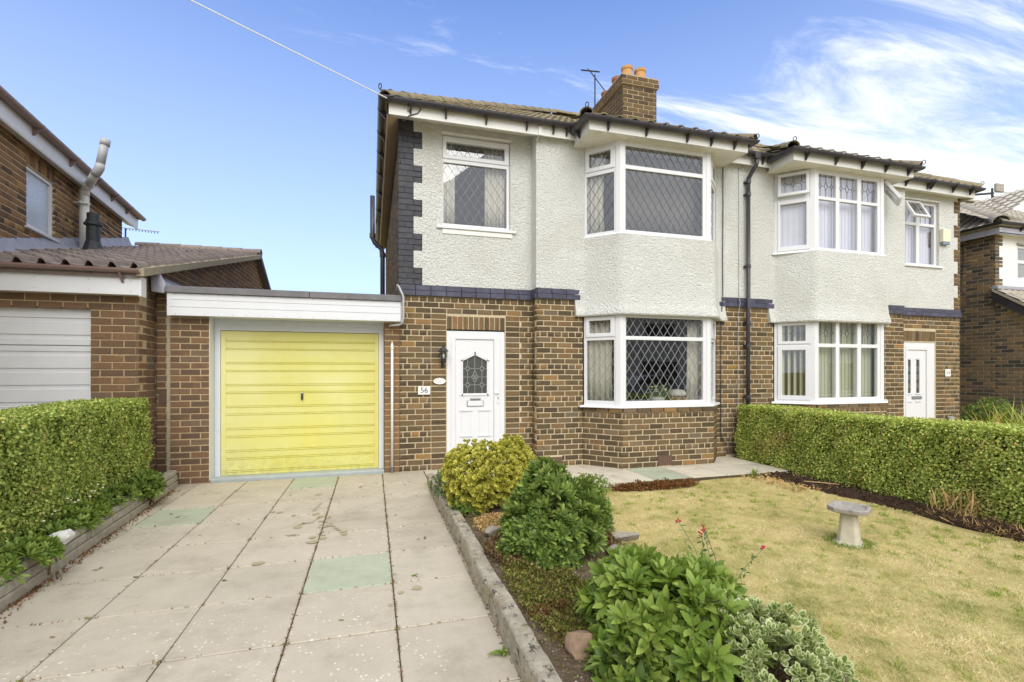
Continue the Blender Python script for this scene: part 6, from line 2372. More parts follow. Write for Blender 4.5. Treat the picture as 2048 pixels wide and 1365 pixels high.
O2 = copy_tree(OP)
O2.location.x += 20
O2['label'] = 'second pale house across the street mirrored in the windows of number 54'
for o_ in (OP, O2):
    o_['group'] = 'houses across the street'
CR = thing('parked_car', 'silver hatchback parked across the street mirrored in the lower bay', 'car', (13, -9, -.12))
sd = [(2.0, -.0 + .2), (2.0, .62), (2.25, .80), (3.0, .90), (3.7, 1.36), (5.0, 1.40), (5.7, .98), (5.95, .85), (6.0, .25)]
MB().prism([(x, -9.85, z - .12 + .05) for x, z in [(x_ + 9.5, z_) for x_, z_ in sd]], (0, 1.7, 0)).build('body', 'car_grey', CR, bevel=.06)
for y in (-9.86, -8.15):
    MB().prism([(12.65, y, .82), (13.25, y, 1.22), (14.45, y, 1.25), (15.0, y, .84)], (0, .012, 0)).build('window', 'dark_opening', CR)
for x in (12.3, 14.7):
    for y in (-9.87, -8.37):
        w_ = MB().tube([(x, y, .20), (x, y + .22, .20)], .31, 18).build('wheel', 'rubber', CR)
        MB().tube([(x, y - .004, .20), (x, y + .224, .20)], .19, 14).build('rim', 'grey_plastic', w_)


# =================================================================== garden walls, edging, stones
def rough(mb, amt, seed):
    r = random.Random(seed)
    mb.v = [(x + r.uniform(-amt, amt), y + r.uniform(-amt, amt), z + r.uniform(-amt, amt)) for x, y, z in mb.v]
    return mb


BW = thing('low_wall', 'low weathered stone retaining wall along the left of the driveway', 'wall', (-2.3, 4, 0))
y = -1.4
wb_ = lambda y: -2.224 + (3.78 - y) * 0.0605
for crs, (za, zb) in enumerate(((-.03, .075), (.08, .15), (.155, .215))):
    y = -1.4 - crs * .17
    while y < 7.28:
        L = random.uniform(.38, .62) if crs else random.uniform(.5, .8)
        y2 = min(y + L, 7.30)
        o = crs * .006
        m = MB().hexa([(wb_(y) - .12, y, za), (wb_(y) - o, y, za), (wb_(y2) - .12, y2 - .006, za), (wb_(y2) - o, y2 - .006, za),
                       (wb_(y) - .12, y, zb), (wb_(y) - o, y, zb), (wb_(y2) - .12, y2 - .006, zb), (wb_(y2) - o, y2 - .006, zb)])
        rough(m, .004, int(y * 977) + crs)
        ob = m.build('stone', 'stone_grey', BW, bevel=.010, seg=2)
        y = y2
EK = thing('edging_kerb', 'lichen covered concrete block edging between driveway and flower bed', 'edging', (.75, 3, 0))
y = -1.4
k = 0
while y < 6.5:
    L = .60 if k % 3 else .46
    y2 = min(y + L, 6.52)
    h1 = .156 - .012 * max(0, y - 4) + random.uniform(-.012, .012)
    j = random.uniform(-.010, .010)
    m = MB()
    n = 7
    vs, fs = [], []
    for i in range(n + 1):
        yy = y + .004 + (y2 - y - .008) * i / n
        r_ = lambda a: random.uniform(-a, a) * .55
        vs += [(.700 + j + r_(.003), yy, -.05), (.703 + j + r_(.006), yy, h1 - .012 + r_(.006)), (.712 + j + r_(.006), yy, h1 + r_(.004)), (.797 + j + r_(.006), yy, h1 + r_(.005)), (.806 + j + r_(.006), yy, h1 - .012 + r_(.006)), (.81 + j, yy, -.05)]
    for i in range(n):
        for q in range(6):
            a, b = i * 6 + q, i * 6 + (q + 1) % 6
            fs.append((a, b, b + 6, a + 6))
    fs += [tuple(range(5, -1, -1)), tuple(n * 6 + q for q in range(6))]
    m.add(vs, fs).build('block', 'kerb_lichen' if 'kerb_lichen' in MAT else 'stone_grey', EK)
    y = y2
    k += 1


def boulder(label, c, r, mat, seed, flat=1.0, cat='rock', name='rock'):
    bm = bmesh.new()
    bmesh.ops.create_icosphere(bm, subdivisions=3, radius=1)
    rr = random.Random(seed)
    planes = [(Vector((rr.gauss(0, 1), rr.gauss(0, 1), rr.gauss(0, 1))).normalized(), rr.uniform(.42, .78)) for _ in range(13)]
    from mathutils import noise
    for v in bm.verts:
        d = v.co.normalized()
        k_ = 1.0
        for p, h in planes:
            q = d.dot(p)
            if q > 0.01:
                k_ = min(k_, h / q)
        k_ *= 1 + .06 * noise.noise(d * 3 + Vector((seed, 0, 0)))
        v.co = Vector((d.x * r[0], d.y * r[1], d.z * r[2])) * k_
    me = bpy.data.meshes.new(name)
    bm.to_mesh(me)
    bm.free()
    me.materials.append(MAT[mat])
    o = bpy.data.objects.new(name, me)
    COL.objects.link(o)
    o.location = c
    o.rotation_euler = (0, 0, rr.uniform(0, 6))
    return tag(o, label, cat)


boulder('squarish brown rock at the left foot of the nearest green shrub', (1.0, 2.20, .14), (.10, .12, .11), 'stone_brown', 3)
boulder('flat grey stone slab leaning at the lawn edge behind the heather', (2.13, 3.82, .06), (.20, .07, .05), 'stone_grey', 5)
boulder('pale rounded grey stone in the bare soil of the bed', (1.86, 3.45, .08), (.12, .10, .07), 'stone_grey', 8)
boulder('brown stone under the front of the yellow variegated bush', (.93, 4.62, .13), (.09, .08, .07), 'stone_brown', 12)
boulder('long grey stone by the kerb below the yellow bush', (.99, 4.05, .13), (.17, .09, .06), 'stone_grey', 15)
boulder('jagged white stone on the low wall near the bed plants', (-2.27, 4.55, .235), (.08, .10, .075), 'stone_white', 21)
boulder('white stone on the end of the low wall by the brick pier', (-2.50, 6.55, .26), (.10, .09, .09), 'stone_white', 25)
pm = MB()
for k in range(300):
    y = random.uniform(1.3, 5.2)
    x = random.uniform(.83, lawn_x(y) - .05)
    r_ = random.uniform(.003, .009)
    pm.lathe([(.001, -r_ * .5), (r_, -r_ * .2), (r_ * .9, r_ * .35), (.001, r_ * .6)], (x, y, bed_z(x, y) + .003), 6, rot=random.random())
o = pm.build('pebbles', 'stone_grey')
tag(o, kind='stuff')

# bird bath
BB = thing('bird_bath', 'small pale stone bird bath with canted square bowl standing on the dry lawn', 'bird bath', (4.12, 3.37, -.06))
bx, by, bz = 4.12, 3.37, -.06
ped = MB()
oct_ = lambda r, c_: [(r, -c_), (r, c_), (c_, r), (-c_, r), (-r, c_), (-r, -c_), (-c_, -r), (c_, -r)]
rings = [(.135, .065, .0), (.13, .065, .018), (.095, .06, .034), (.088, .057, .045), (.072, .046, .18), (.062, .04, .29), (.070, .045, .305)]
ca, sa = math.cos(R(32)), math.sin(R(32))
vs = []
for r_, c_, z in rings:
    for X, Y_ in oct_(r_, c_):
        q = random.uniform(.985, 1.015) if z > .02 else random.uniform(.93, 1.04)
        vs.append((bx + (X * ca - Y_ * sa) * q, by + (X * sa + Y_ * ca) * q, bz + z))
fs = []
for i in range(len(rings) - 1):
    for q in range(8):
        a, b = i * 8 + q, i * 8 + (q + 1) % 8
        fs.append((a, b, b + 8, a + 8))
fs += [tuple(range(7, -1, -1)), tuple(range((len(rings) - 1) * 8, len(rings) * 8))]
ped.add(vs, fs).build('pedestal', 'stone_bath', BB, bevel=.006)
vs = []
rings = [(.128, .075, .300), (.152, .092, .310), (.158, .096, .345), (.152, .092, .352), (.128, .078, .350), (.118, .07, .328), (.05, .03, .322)]
for r_, c_, z in rings:
    for X, Y_ in oct_(r_, c_):
        vs.append((bx + (X * ca - Y_ * sa), by + (X * sa + Y_ * ca), bz + z + random.uniform(-.0015, .0015)))
fs = []
for i in range(len(rings) - 1):
    for q in range(8):
        a, b = i * 8 + q, i * 8 + (q + 1) % 8
        fs.append((a, b, b + 8, a + 8))
fs += [tuple(range(7, -1, -1)), tuple(range((len(rings) - 1) * 8, len(rings) * 8))]
MB().add(vs, fs).build('bowl', 'stone_bath_bowl', BB, bevel=.005)


# =================================================================== plants
def hedge(label, A, B, depth, z0, ztop, leafm, size, dens, dens_top, seed, name='hedge', toward=1, jag=.03, fray=None):
    """clipped hedge from A to B in plan; its seen face is the A-B line, body on the other side"""
    A, B = Vector(A), Vector(B)
    d = (B - A)
    L = d.length
    d.normalize()
    n = Vector((d.y, -d.x)) * toward
    t = thing(name, label, 'hedge', (A.x, A.y, z0))
    i_ = .09
    a0, a1 = A - n * i_ + d * i_, B - n * i_ - d * i_
    b1, b0 = B - n * (depth - i_) - d * i_, A - n * (depth - i_) + d * i_
    MB().prism([(p.x, p.y, z0) for p in (a0, a1, b1, b0)], (0, 0, ztop - z0 - .07)).build('branches', 'hedge_inside', t)
    g = np.random.default_rng(seed)
    H_ = ztop - z0
    bump = lambda u, v: jag * (np.sin(u * 3.1 + 1) * np.sin(v * 4.3) + .6 * np.sin(u * 8.3 + v * 5) + .5 * np.sin(u * 17 - v * 13))
    parts = []
    # face
    N = int(L * H_ * dens)
    u, v = g.random(N) * L, g.random(N) * H_
    lay_ = g.random(N) ** 1.6 * .10
    o = bump(u, v) * .8 - lay_ + .015 * g.normal(size=N)
    rnd = np.clip((v - (H_ - .07)) / .07, 0, 1) ** 2 * .06
    P = np.stack([A.x + d.x * u + n.x * (o - rnd), A.y + d.y * u + n.y * (o - rnd), z0 + v], 1)
    out = np.tile([n.x, n.y, .35], (N, 1))
    parts.append((P, out))
    # top
    N = int(L * depth * dens_top)
    u, w = g.random(N) * L, g.random(N) * depth
    zt = ztop + .012 * np.sin(u * 2.3) - np.clip((.06 - w) / .06, 0, 1) ** 2 * .04 - g.random(N) ** 2 * .06 + .01 * g.normal(size=N)
    P = np.stack([A.x + d.x * u - n.x * w, A.y + d.y * u - n.y * w, zt], 1)
    parts.append((P, np.tile([n.x * .1, n.y * .1, 1.0], (N, 1))))
    # two ends
    for E_, s_ in ((A, -1), (B, 1)):
        N = int(depth * H_ * dens * .8)
        w, v = g.random(N) * depth, g.random(N) * H_
        o = -g.random(N) ** 1.6 * .09 + .02 * g.normal(size=N)
        P = np.stack([E_.x + d.x * s_ * o - n.x * w, E_.y + d.y * s_ * o - n.y * w, z0 + v], 1)
        parts.append((P, np.tile([d.x * s_, d.y * s_, .35], (N, 1))))
    P = np.concatenate([p for p, _ in parts])
    out = np.concatenate([o for _, o in parts])
    un = out / np.linalg.norm(out, axis=1, keepdims=True)
    dirs = g.normal(size=out.shape) + [0, 0, .3]
    dirs = dirs - .72 * un * (dirs * un).sum(1, keepdims=True) + un * .2
    nrm = un * 1.6 + [0, 0, .25] + g.normal(size=out.shape) * .55
    M = frames(dirs, nrm, size * g.uniform(.65, 1.25, len(P)), g.normal(size=len(P)) * .5)
    foliage(t, P, M, LEAF_SMALL, [leafm], solo=300)
    # stray shoots above the top
    m = MB()
    for k in range(26):
        u_, w_ = g.random() * L, g.random() * depth
        x, y = A.x + d.x * u_ - n.x * w_, A.y + d.y * u_ - n.y * w_
        m.tube([(x, y, ztop - .03), (x + g.normal() * .01, y + g.normal() * .01, ztop + g.uniform(.01, .05))], .0015, 4)
    m.build('shoots', 'stem_brown', t)
    return t


hedge('clipped small-leaved green hedge on the raised bed at the left', (-2.33, 2.42), (-2.60, 6.85), .46, .19, 1.17, 'leaf_box', .025, 15000, 12000, 11)
hedge('long clipped privet hedge between the two front gardens', (6.10, 7.05), (6.16, 1.5), .55, -.06, .90, 'leaf_privet', .027, 11500, 10000, 12, jag=.045)


def lobes(shoots, seed, zmin, lump, inner, parts):
    Ps, Ns = [], []
    for i, (c_, r_, f) in enumerate(parts):
        p, n = dome_points(int(shoots * f), c_, r_, seed + 100 * i, zmin, lump, inner)
        keep = np.ones(len(p), bool)
        for j, (c2, r2, _) in enumerate(parts):
            if j != i:
                keep &= (((p - np.array(c2)) / np.array(r2)) ** 2).sum(1) > .6
        Ps.append(p[keep])
        Ns.append(n[keep])
    return np.concatenate(Ps), np.concatenate(Ns)


def whorl_shrub(name, label, c, r, shoots, seed, leaf_len, mats, tmpl=LEAF_BIG, mi=None, per=(8, 12), young=None, zmin=-.35, lump=.2, inner=.35, tilt=.75, solo=300, stems=26, droop=0.0, extra=()):
    """shrub of shoots that each end in a whorl of leaves"""
    t = thing(name, label, 'shrub', (c[0], c[1], max(-.05, c[2] - r[2])))
    g = np.random.default_rng(seed)
    Pk, Nk = lobes(shoots, seed, zmin, lump, inner, [(c, r, 1.0), *extra]) if extra else dome_points(shoots, c, r, seed, zmin, lump, inner)
    P, D, U, S = [], [], [], []
    for p, n in zip(Pk, Nk):
        ax = n + np.array([0, 0, .45]) + g.normal(size=3) * .25
        ax /= np.linalg.norm(ax)
        e1 = np.cross(ax, [0.3, 0.5, 0.81])
        e1 /= np.linalg.norm(e1)
        e2 = np.cross(ax, e1)
        k = g.integers(per[0], per[1] + 1)
        for i in range(k):
            a = i * 2.4 + g.uniform(-.3, .3)
            f = i / k                      # 0 outer and lower leaves, 1 the young ones in the middle
            out = e1 * math.cos(a) + e2 * math.sin(a)
            op = tilt * (1.15 - .85 * f)
            d = out * math.sin(op * 1.35) + ax * math.cos(op * 1.35) - np.array([0, 0, droop])
            P.append(p + ax * (leaf_len * (-.45 + .5 * f)) + out * leaf_len * .04)
            D.append(d)
            U.append(ax * .9 - out * .35 + g.normal(size=3) * .18)
            S.append(leaf_len * (1.08 - .55 * f ** 2) * g.uniform(.75, 1.15))
    P, D, U, S = map(np.array, (P, D, U, S))
    M = frames(D, U, S)
    # M's normal follows U loosely
    if young is None:
        foliage(t, P, M, tmpl, mats, mi, solo=solo)
    else:
        hi = P[:, 2] > c[2] + r[2] * young[1]
        hi |= g.random(len(P)) < young[2]
        foliage(t, P[~hi], M[~hi], tmpl, mats, mi, solo=solo // 2)
        foliage(t, P[hi], M[hi], tmpl, [young[0]], mi, solo=solo - solo // 2)
    m = MB()
    base = Vector((c[0], c[1], max(-.05, c[2] - r[2]) + .0))
    for i in g.choice(len(Pk), min(stems, len(Pk)), replace=False):
        q = Vector(Pk[i])
        b = base + Vector((g.normal() * .04, g.normal() * .04, -.03))
        mid = b.lerp(q, .5) + Vector((0, 0, .06))
        m.tube([b, mid, q], [.009, .006, .003], 5)
    m.build('stems', 'stem_brown', t)
    return t


whorl_shrub('evergreen_shrub', 'nearest broad-leaved green shrub at the front of the bed', (1.42, 2.10, .17), (.36, .36, .36), 330, 31, .098, ['leaf_skimmia'], young=('leaf_skimmia_pale', .25, .22), per=(8, 11), tilt=.8, lump=.35, extra=[((1.33, 2.26, .30), (.24, .22, .23), .4), ((1.16, 2.02, .12), (.22, .22, .18), .35), ((1.66, 2.2, .26), (.2, .2, .22), .3)])
whorl_shrub('evergreen_shrub', 'rounded dark green shrub in the middle of the bed before the bay', (1.34, 3.54, .28), (.39, .38, .38), 560, 32, .068, ['leaf_dark'], young=('leaf_skimmia', .3, .3), per=(8, 12), tilt=.7, lump=.35, extra=[((1.30, 3.62, .52), (.26, .26, .28), .45), ((1.10, 3.4, .22), (.2, .2, .18), .3), ((1.62, 3.6, .34), (.22, .25, .25), .35)])
whorl_shrub('variegated_shrub', 'cream edged variegated shrub at the bottom right of the bed', (1.66, 1.86, .15), (.31, .30, .29), 680, 33, .044, ['leaf_cream', 'leaf_grey_centre'], tmpl=LEAF_EDGED, mi=EDGED_MI, per=(7, 10), tilt=.62, lump=.35, extra=[((1.54, 1.98, .27), (.15, .15, .20), .35), ((1.86, 1.80, .06), (.16, .16, .16), .25)])
whorl_shrub('golden_shrub', 'yellow and green variegated bush in front of the white door', (1.10, 4.86, .40), (.44, .44, .36), 1750, 34, .040, ['leaf_gold', 'leaf_gold_centre'], tmpl=LEAF_EDGED, mi=EDGED_MI, per=(6, 9), tilt=.6, zmin=-.8, lump=.2, inner=.55, extra=[((1.42, 5.0, .56), (.26, .26, .25), .35), ((.92, 4.9, .52), (.22, .22, .22), .3)])
whorl_shrub('low_plant', 'low blue-green trailing plant spilling over the kerb by the drive', (.84, 5.50, .16), (.20, .36, .20), 260, 35, .036, ['leaf_bluegreen'], per=(6, 9), tilt=.7, solo=120, stems=10)
whorl_shrub('low_plant', 'green sprawl of leaves under the left side of the yellow bush', (.90, 4.78, .16), (.15, .24, .15), 150, 36, .05, ['leaf_skimmia'], per=(6, 9), tilt=.75, solo=120, stems=8)
whorl_shrub('cushion_plant', 'small round green cushion plant beside the path under the bay', (2.56, 5.52, .06), (.24, .20, .17), 420, 37, .026, ['leaf_fresh'], per=(6, 8), tilt=.6, solo=120, stems=6)
whorl_shrub('dark_shrub', 'dark rounded shrub against the brick wall beyond number 54', (12.75, 7.2, .35), (.55, .5, .55), 420, 38, .06, ['leaf_dark'], per=(6, 9), solo=80, stems=8)
whorl_shrub('dark_shrub', 'second dark shrub at the far right edge by the porch', (13.75, 6.5, .30), (.8, .4, .52), 420, 39, .06, ['leaf_dark'], per=(6, 9), solo=80, stems=8)

# bed plants along the low wall
whorl_shrub('bed_plant', 'bright green leafy plant spilling over the wall at the left edge of view', (-2.32, 4.15, .22), (.16, .34, .13), 170, 41, .062, ['leaf_fresh'], per=(7, 10), tilt=.85, solo=150, stems=8, lump=.3)
whorl_shrub('bed_plant', 'green daisy-leaved plant behind the jagged white stone', (-2.42, 4.98, .23), (.16, .42, .13), 190, 42, .055, ['leaf_fresh'], per=(7, 10), tilt=.85, solo=150, stems=8, lump=.3)
whorl_shrub('bed_plant', 'trailing green plant along the middle of the low wall', (-2.44, 5.70, .24), (.15, .30, .12), 130, 43, .05, ['leaf_skimmia'], per=(6, 9), tilt=.85, solo=100, stems=8, lump=.3)
whorl_shrub('bed_plant', 'narrow-leaved green tuft overhanging the far end of the low wall', (-2.42, 6.25, .22), (.17, .22, .17), 120, 44, .085, ['leaf_skimmia'], per=(8, 11), tilt=.8, solo=120, stems=8)
g = np.random.default_rng(5)
t = thing('daisies', 'tiny cream flower heads dotted among the bed plants at the left', 'flowers', (-2.3, 4.6, .3))
for k in range(22):
    y = g.uniform(3.9, 5.5)
    p = Vector((wb_(y) - .10 - g.uniform(-.06, .14), y, .36 + g.uniform(0, .12)))
    MB().lathe([(.001, -.004), (.010, 0), (.009, .006), (.001, .008)], p, 7).build('flower', 'flower_cream', t)
    MB().tube([p, p + Vector((g.normal() * .01, g.normal() * .01, -.12))], .0012, 4).build('stem', 'leaf_fresh', t)


def blades(name, label, cat, c, n, length, spread, seed, mats, width=.012, up=.8, kind=None, curl=.6, zoff=0.0):
    """tuft of arching strap leaves"""
    g = np.random.default_rng(seed)
    t = thing(name, label, cat, c) if not kind else None
    for k in range(n):
        a = g.uniform(0, 6.283)
        L = length * g.uniform(.6, 1.1)
        d = Vector((math.cos(a), math.sin(a), 0))
        b = Vector(c) + Vector((g.normal() * spread, g.normal() * spread, zoff))
        e = g.uniform(.25, 1.0) * curl
        s_ = Vector((-d.y, d.x, 0))
        vs = []
        S = 6
        for i in range(S + 1):
            q = i / S
            p = b + d * (L * e * q ** 1.5) + Vector((0, 0, L * (up * q - .55 * e * q ** 2.6)))
            w = width * (1 - q ** 2.2) * (.6 + .4 * min(1, q * 4)) + .0006
            vs += [p - s_ * w / 2 + Vector((0, 0, w * .2)), p, p + s_ * w / 2 + Vector((0, 0, w * .2))]
        fs = []
        for i in range(S):
            for q in (0, 1):
                a_ = i * 3 + q
                fs.append((a_, a_ + 1, a_ + 4, a_ + 3))
        MB().add(vs, fs).build('leaf', random.choice(mats), t)
    return t


blades('flax_clump', 'tall yellow-green strap-leaved clump showing above the hedge', 'plant', (11.9, 6.3, -.05), 130, 1.35, .30, 51, ['blade_flax'], width=.04)
blades('flax_clump', 'second strap-leaved clump at the right edge above the hedge', 'plant', (12.7, 6.1, -.05), 130, 1.4, .32, 52, ['blade_flax'], width=.04)
blades('weed_tuft', 'spiky green weed at the corner of the front path', 'weed', (5.28, 5.78, -.05), 16, .24, .02, 53, ['leaf_skimmia'], width=.016)
blades('weed_tuft', 'small bright green weed growing at the near foot of the kerb', 'weed', (.665, 2.48, 0), 8, .10, .008, 54, ['leaf_fresh'], width=.028, curl=1.1, up=.5)
blades('weed_tuft', 'tiny green weed in the joint below the green slab', 'weed', (.30, 3.62, 0), 7, .05, .015, 55, ['leaf_fresh'], width=.012, curl=1.1, up=.3)


# drips on the paving
S_ = [(-0.522, 4.707, 0.031, 0.034), (-0.503, 4.583, 0.052, 0.04), (-0.428, 4.664, 0.033, 0.04), (-0.434, 4.756, 0.02, 0.02), (-0.444, 4.854, 0.016, 0.02), (-0.49, 4.989, 0.018, 0.017), (-0.485, 5.053, 0.018, 0.02), (-0.435, 5.005, 0.024, 0.027), (-0.402, 5.033, 0.023, 0.039), (-0.393, 5.088, 0.016, 0.018), (-0.363, 4.999, 0.018, 0.019), (-0.335, 4.924, 0.022, 0.025), (-0.307, 4.868, 0.022, 0.022), (-0.269, 4.795, 0.027, 0.028), (-0.249, 4.729, 0.03, 0.035), (-0.498, 5.187, 0.024, 0.024), (-0.441, 5.141, 0.016, 0.016), (-0.534, 5.299, 0.018, 0.034), (-0.514, 5.356, 0.033, 0.049), (-0.43, 5.311, 0.027, 0.039), (-0.584, 5.452, 0.022, 0.041), (-0.552, 5.48, 0.02, 0.028), (-0.605, 5.615, 0.015, 0.024), (-0.593, 5.659, 0.014, 0.034), (-0.587, 5.729, 0.015, 0.03), (-0.575, 5.811, 0.013, 0.026), (-0.561, 5.888, 0.01, 0.024), (-0.62, 5.172, 0.053, 0.025), (-0.668, 5.148, 0.029, 0.028), (-0.563, 5.23, 0.012, 0.014), (-0.367, 5.874, 0.009, 0.019), (-0.354, 5.703, 0.007, 0.013), (-0.691, 5.064, 0.041, 0.051), (-0.944, 5.635, 0.035, 0.035), (-1.017, 5.675, 0.022, 0.036), (-0.634, 6.322, 0.038, 0.044), (-0.788, 5.476, 0.021, 0.026), (-0.86, 4.187, 0.047, 0.039), (-0.717, 4.829, 0.047, 0.02), (0.293, 3.409, 0.035, 0.032), (0.184, 3.368, 0.021, 0.023), (0.158, 3.688, 0.01, 0.021), (0.111, 3.207, 0.013, 0.019)]
sm = MB()
for x, y, a, b in S_:
    n_ = 18
    ph = random.uniform(0, 6)
    sm.add([(x + a * math.cos(t_) * (1 + .14 * math.sin(3 * t_ + ph)), y + b * math.sin(t_) * (1 + .14 * math.sin(2 * t_ + ph)), .0052) for t_ in np.linspace(0, 2 * math.pi, n_ + 1)[:-1]], [tuple(range(n_))])
tag(sm.build('drip_stains', 'stain'), kind='stuff')


# low mats and litter: nobody could count these
def mat_plant(name, region, n, size, mats, seed, zf, h=.05, solo=0):
    g = np.random.default_rng(seed)
    xy = np.array([region(g) for _ in range(n)])
    lumps = .5 + .5 * np.sin(xy[:, 0] * 17) * np.sin(xy[:, 1] * 13 + 1) * .8 + .3 * np.sin(xy[:, 0] * 41 + xy[:, 1] * 37)
    z = np.array([zf(x, y) for x, y in xy]) + h * g.random(n) * np.clip(lumps, .1, 1.4)
    P = np.stack([xy[:, 0], xy[:, 1], z], 1)
    D = g.normal(size=(n, 3)) * [.7, .7, .4] + [0, 0, .8]
    M = frames(D, g.normal(size=(n, 3)) + [0, 0, .6], size * g.uniform(.6, 1.3, n), g.uniform(0, 6, n))
    V, Lp, St = scatter_arrays(*LEAF_SMALL, M, P)
    o = bpy.data.objects.new(name, np_mesh(name, V, Lp, St, mats))
    COL.objects.link(o)
    return tag(o, kind='stuff')


def ell(cx_, cy_, rx, ry, ang=0.0):
    def f(g):
        while True:
            a, b = g.uniform(-1, 1), g.uniform(-1, 1)
            q = a * a + b * b
            if q < 1 and (q < .6 or g.random() < (1 - q) * 2):
                x, y = a * rx, b * ry
                return (cx_ + x * math.cos(ang) - y * math.sin(ang), cy_ + x * math.sin(ang) + y * math.cos(ang))
    return f


mat_plant('sedum', ell(1.07, 2.85, .26, .78), 21000, .016, ['leaf_sedum'], 61, bed_z, .075)
mat_plant('heather', ell(1.08, 3.55, .28, .36), 8000, .022, ['leaf_heather'], 62, bed_z, .10)
mat_plant('heather', ell(1.86, 4.05, .24, .40, .3), 6500, .024, ['leaf_heather'], 63, bed_z, .11)
mat_plant('russet_groundcover', ell(3.62, 5.70, .68, .13), 9000, .024, ['leaf_russet'], 64, lambda x, y: -.05, .09)
mat_plant('edge_leaves', lambda g: (wb_(0) - 0 + 0 * 1 + (-0.0605 * (y_ := g.uniform(2.6, 7.0)) - 2.224 + 3.78 * .0605 - wb_(0)) + .012 + abs(g.normal()) * .035, y_), 700, .018, ['leaf_russet'], 65, lambda x, y: .002, .012)
mat_plant('bark_litter', ell(1.08, 4.25, .22, .35), 2600, .020, ['straw'], 66, bed_z, .02)
mat_plant('bed_weeds', lambda g: ((y_ := g.uniform(1.4, 5.6)) * 0 + g.uniform(.82, lawn_x(y_)), y_), 7000, .014, ['leaf_sedum'], 67, bed_z, .03)
mat_plant('soil_crumbs', lambda g: ((y_ := g.uniform(2.6, 5.9)) * 0 + 5.56 + g.uniform(0, .55), y_), 2600, .022, ['soil_dark'], 68, lambda x, y: -.04, .05)
mat_plant('dry_bits', lambda g: ((y_ := g.uniform(4.9, 5.9)) * 0 + 5.3 + g.uniform(-.15, .6), y_), 700, .028, ['straw'], 69, lambda x, y: -.04, .03)


def tufts(name, pts, n, length, width, mat, seed, lean=.8, zf=None, sp=.01):
    g = np.random.default_rng(seed)
    pts = np.asarray(pts)
    idx = g.integers(0, len(pts), n)
    P = np.zeros((n, 3))
    P[:, :2] = pts[idx] + g.normal(size=(n, 2)) * sp
    P[:, 2] = [zf(x, y) for x, y in P[:, :2]] if zf else 0.0
    D = g.normal(size=(n, 3)) * [lean, lean, .1] + [0, 0, 1.0]
    L = length * g.uniform(.4, 1.2, n)
    M = frames(D, g.normal(size=(n, 3)), L)
    w = width / length
    V, Lp, St = scatter_arrays([(-w / 2, 0, 0), (w / 2, 0, 0), (w * .3, .55, .06), (0, 1, .22)], [(0, 1, 2), (0, 2, 3)], M, P)
    o = bpy.data.objects.new(name, np_mesh(name, V, Lp, St, [mat]))
    COL.objects.link(o)
    return tag(o, kind='stuff')


# moss and grass in the paving joints
jp = []
for x in xj[1:-1]:
    for k in range(240):
        jp.append((x, random.uniform(1.8, 7.3)))
    if x in (-.462, .138):
        jp += [(x, random.uniform(1.8, 7.3)) for _ in range(700)]
for y in yj[5:-1]:
    for k in range(110):
        jp.append((random.uniform(-2.2, .7), y))
jp += [(.69, random.uniform(1.5, 6.2)) for _ in range(900)]
jp += [(wb_(y) + .006, y) for y in np.random.default_rng(4).uniform(2.4, 7.2, 900)]
tufts('joint_moss', jp, 6000, .016, .006, 'leaf_heather', 71, lean=1.1, sp=.005)
crossings = [(x, y) for x in (-.462, .138, -1.052, -1.643) for y in yj[6:12]]
tufts('joint_moss', crossings, 500, .014, .005, 'leaf_sedum', 72, lean=1.2, sp=.012)
# dead grass at the hedge foot
sp_ = [(5.95 + random.uniform(-.25, .16), random.uniform(1.6, 3.9)) for _ in range(500)]
tufts('dry_grass', sp_, 2200, .11, .005, 'straw', 73, lean=1.3, zf=lambda x, y: -.05, sp=.03)
tufts('dry_grass', [(6.07, 3.9), (6.06, 3.8), (6.07, 3.6)], 45, .30, .003, 'straw', 74, lean=.25, zf=lambda x, y: -.05, sp=.06)

# fallen leaves on the paving and a stick on the dug soil
fl = [(-.95, 6.35), (-1.25, 5.3), (.42, 6.55), (-.15, 6.6), (-1.5, 5.05), (.25, 5.2), (-2.0, 4.4), (-1.75, 3.35), (-.2, 3.1), (.45, 4.4), (-1.0, 3.9), (-2.05, 5.9), (-1.9, 5.75), (.5, 5.9), (4.1, 6.4), (2.9, 6.6), (3.3, 6.3)]
g = np.random.default_rng(14)
for k, (x, y) in enumerate(fl):
    n_ = 1 if k % 3 else 3
    P = np.array([[x + g.normal() * .02 * (q > 0), y + g.normal() * .02 * (q > 0), .006] for q in range(n_)])
    V, Lp, St = scatter_arrays(*LEAF_BIG, frames(g.normal(size=(n_, 3)) * [1, 1, .05], np.tile([0, 0, 1.0], (n_, 1)) + g.normal(size=(n_, 3)) * .15, g.uniform(.03, .055, n_)), P)
    fo_ = bpy.data.objects.new('fallen_leaf', np_mesh('fallen_leaf', V, Lp, St, ['leaf_heather' if k % 4 else 'leaf_skimmia']))
    COL.objects.link(fo_)
    tag(fo_, kind='stuff')
tag(MB().tube([(5.62, 5.25, .01), (5.78, 5.08, .015), (5.9, 4.96, .012)], [.006, .008, .005], 6).build('stick', 'wood_pale'), 'pale bare stick lying on the dark dug soil by the hedge', 'stick')

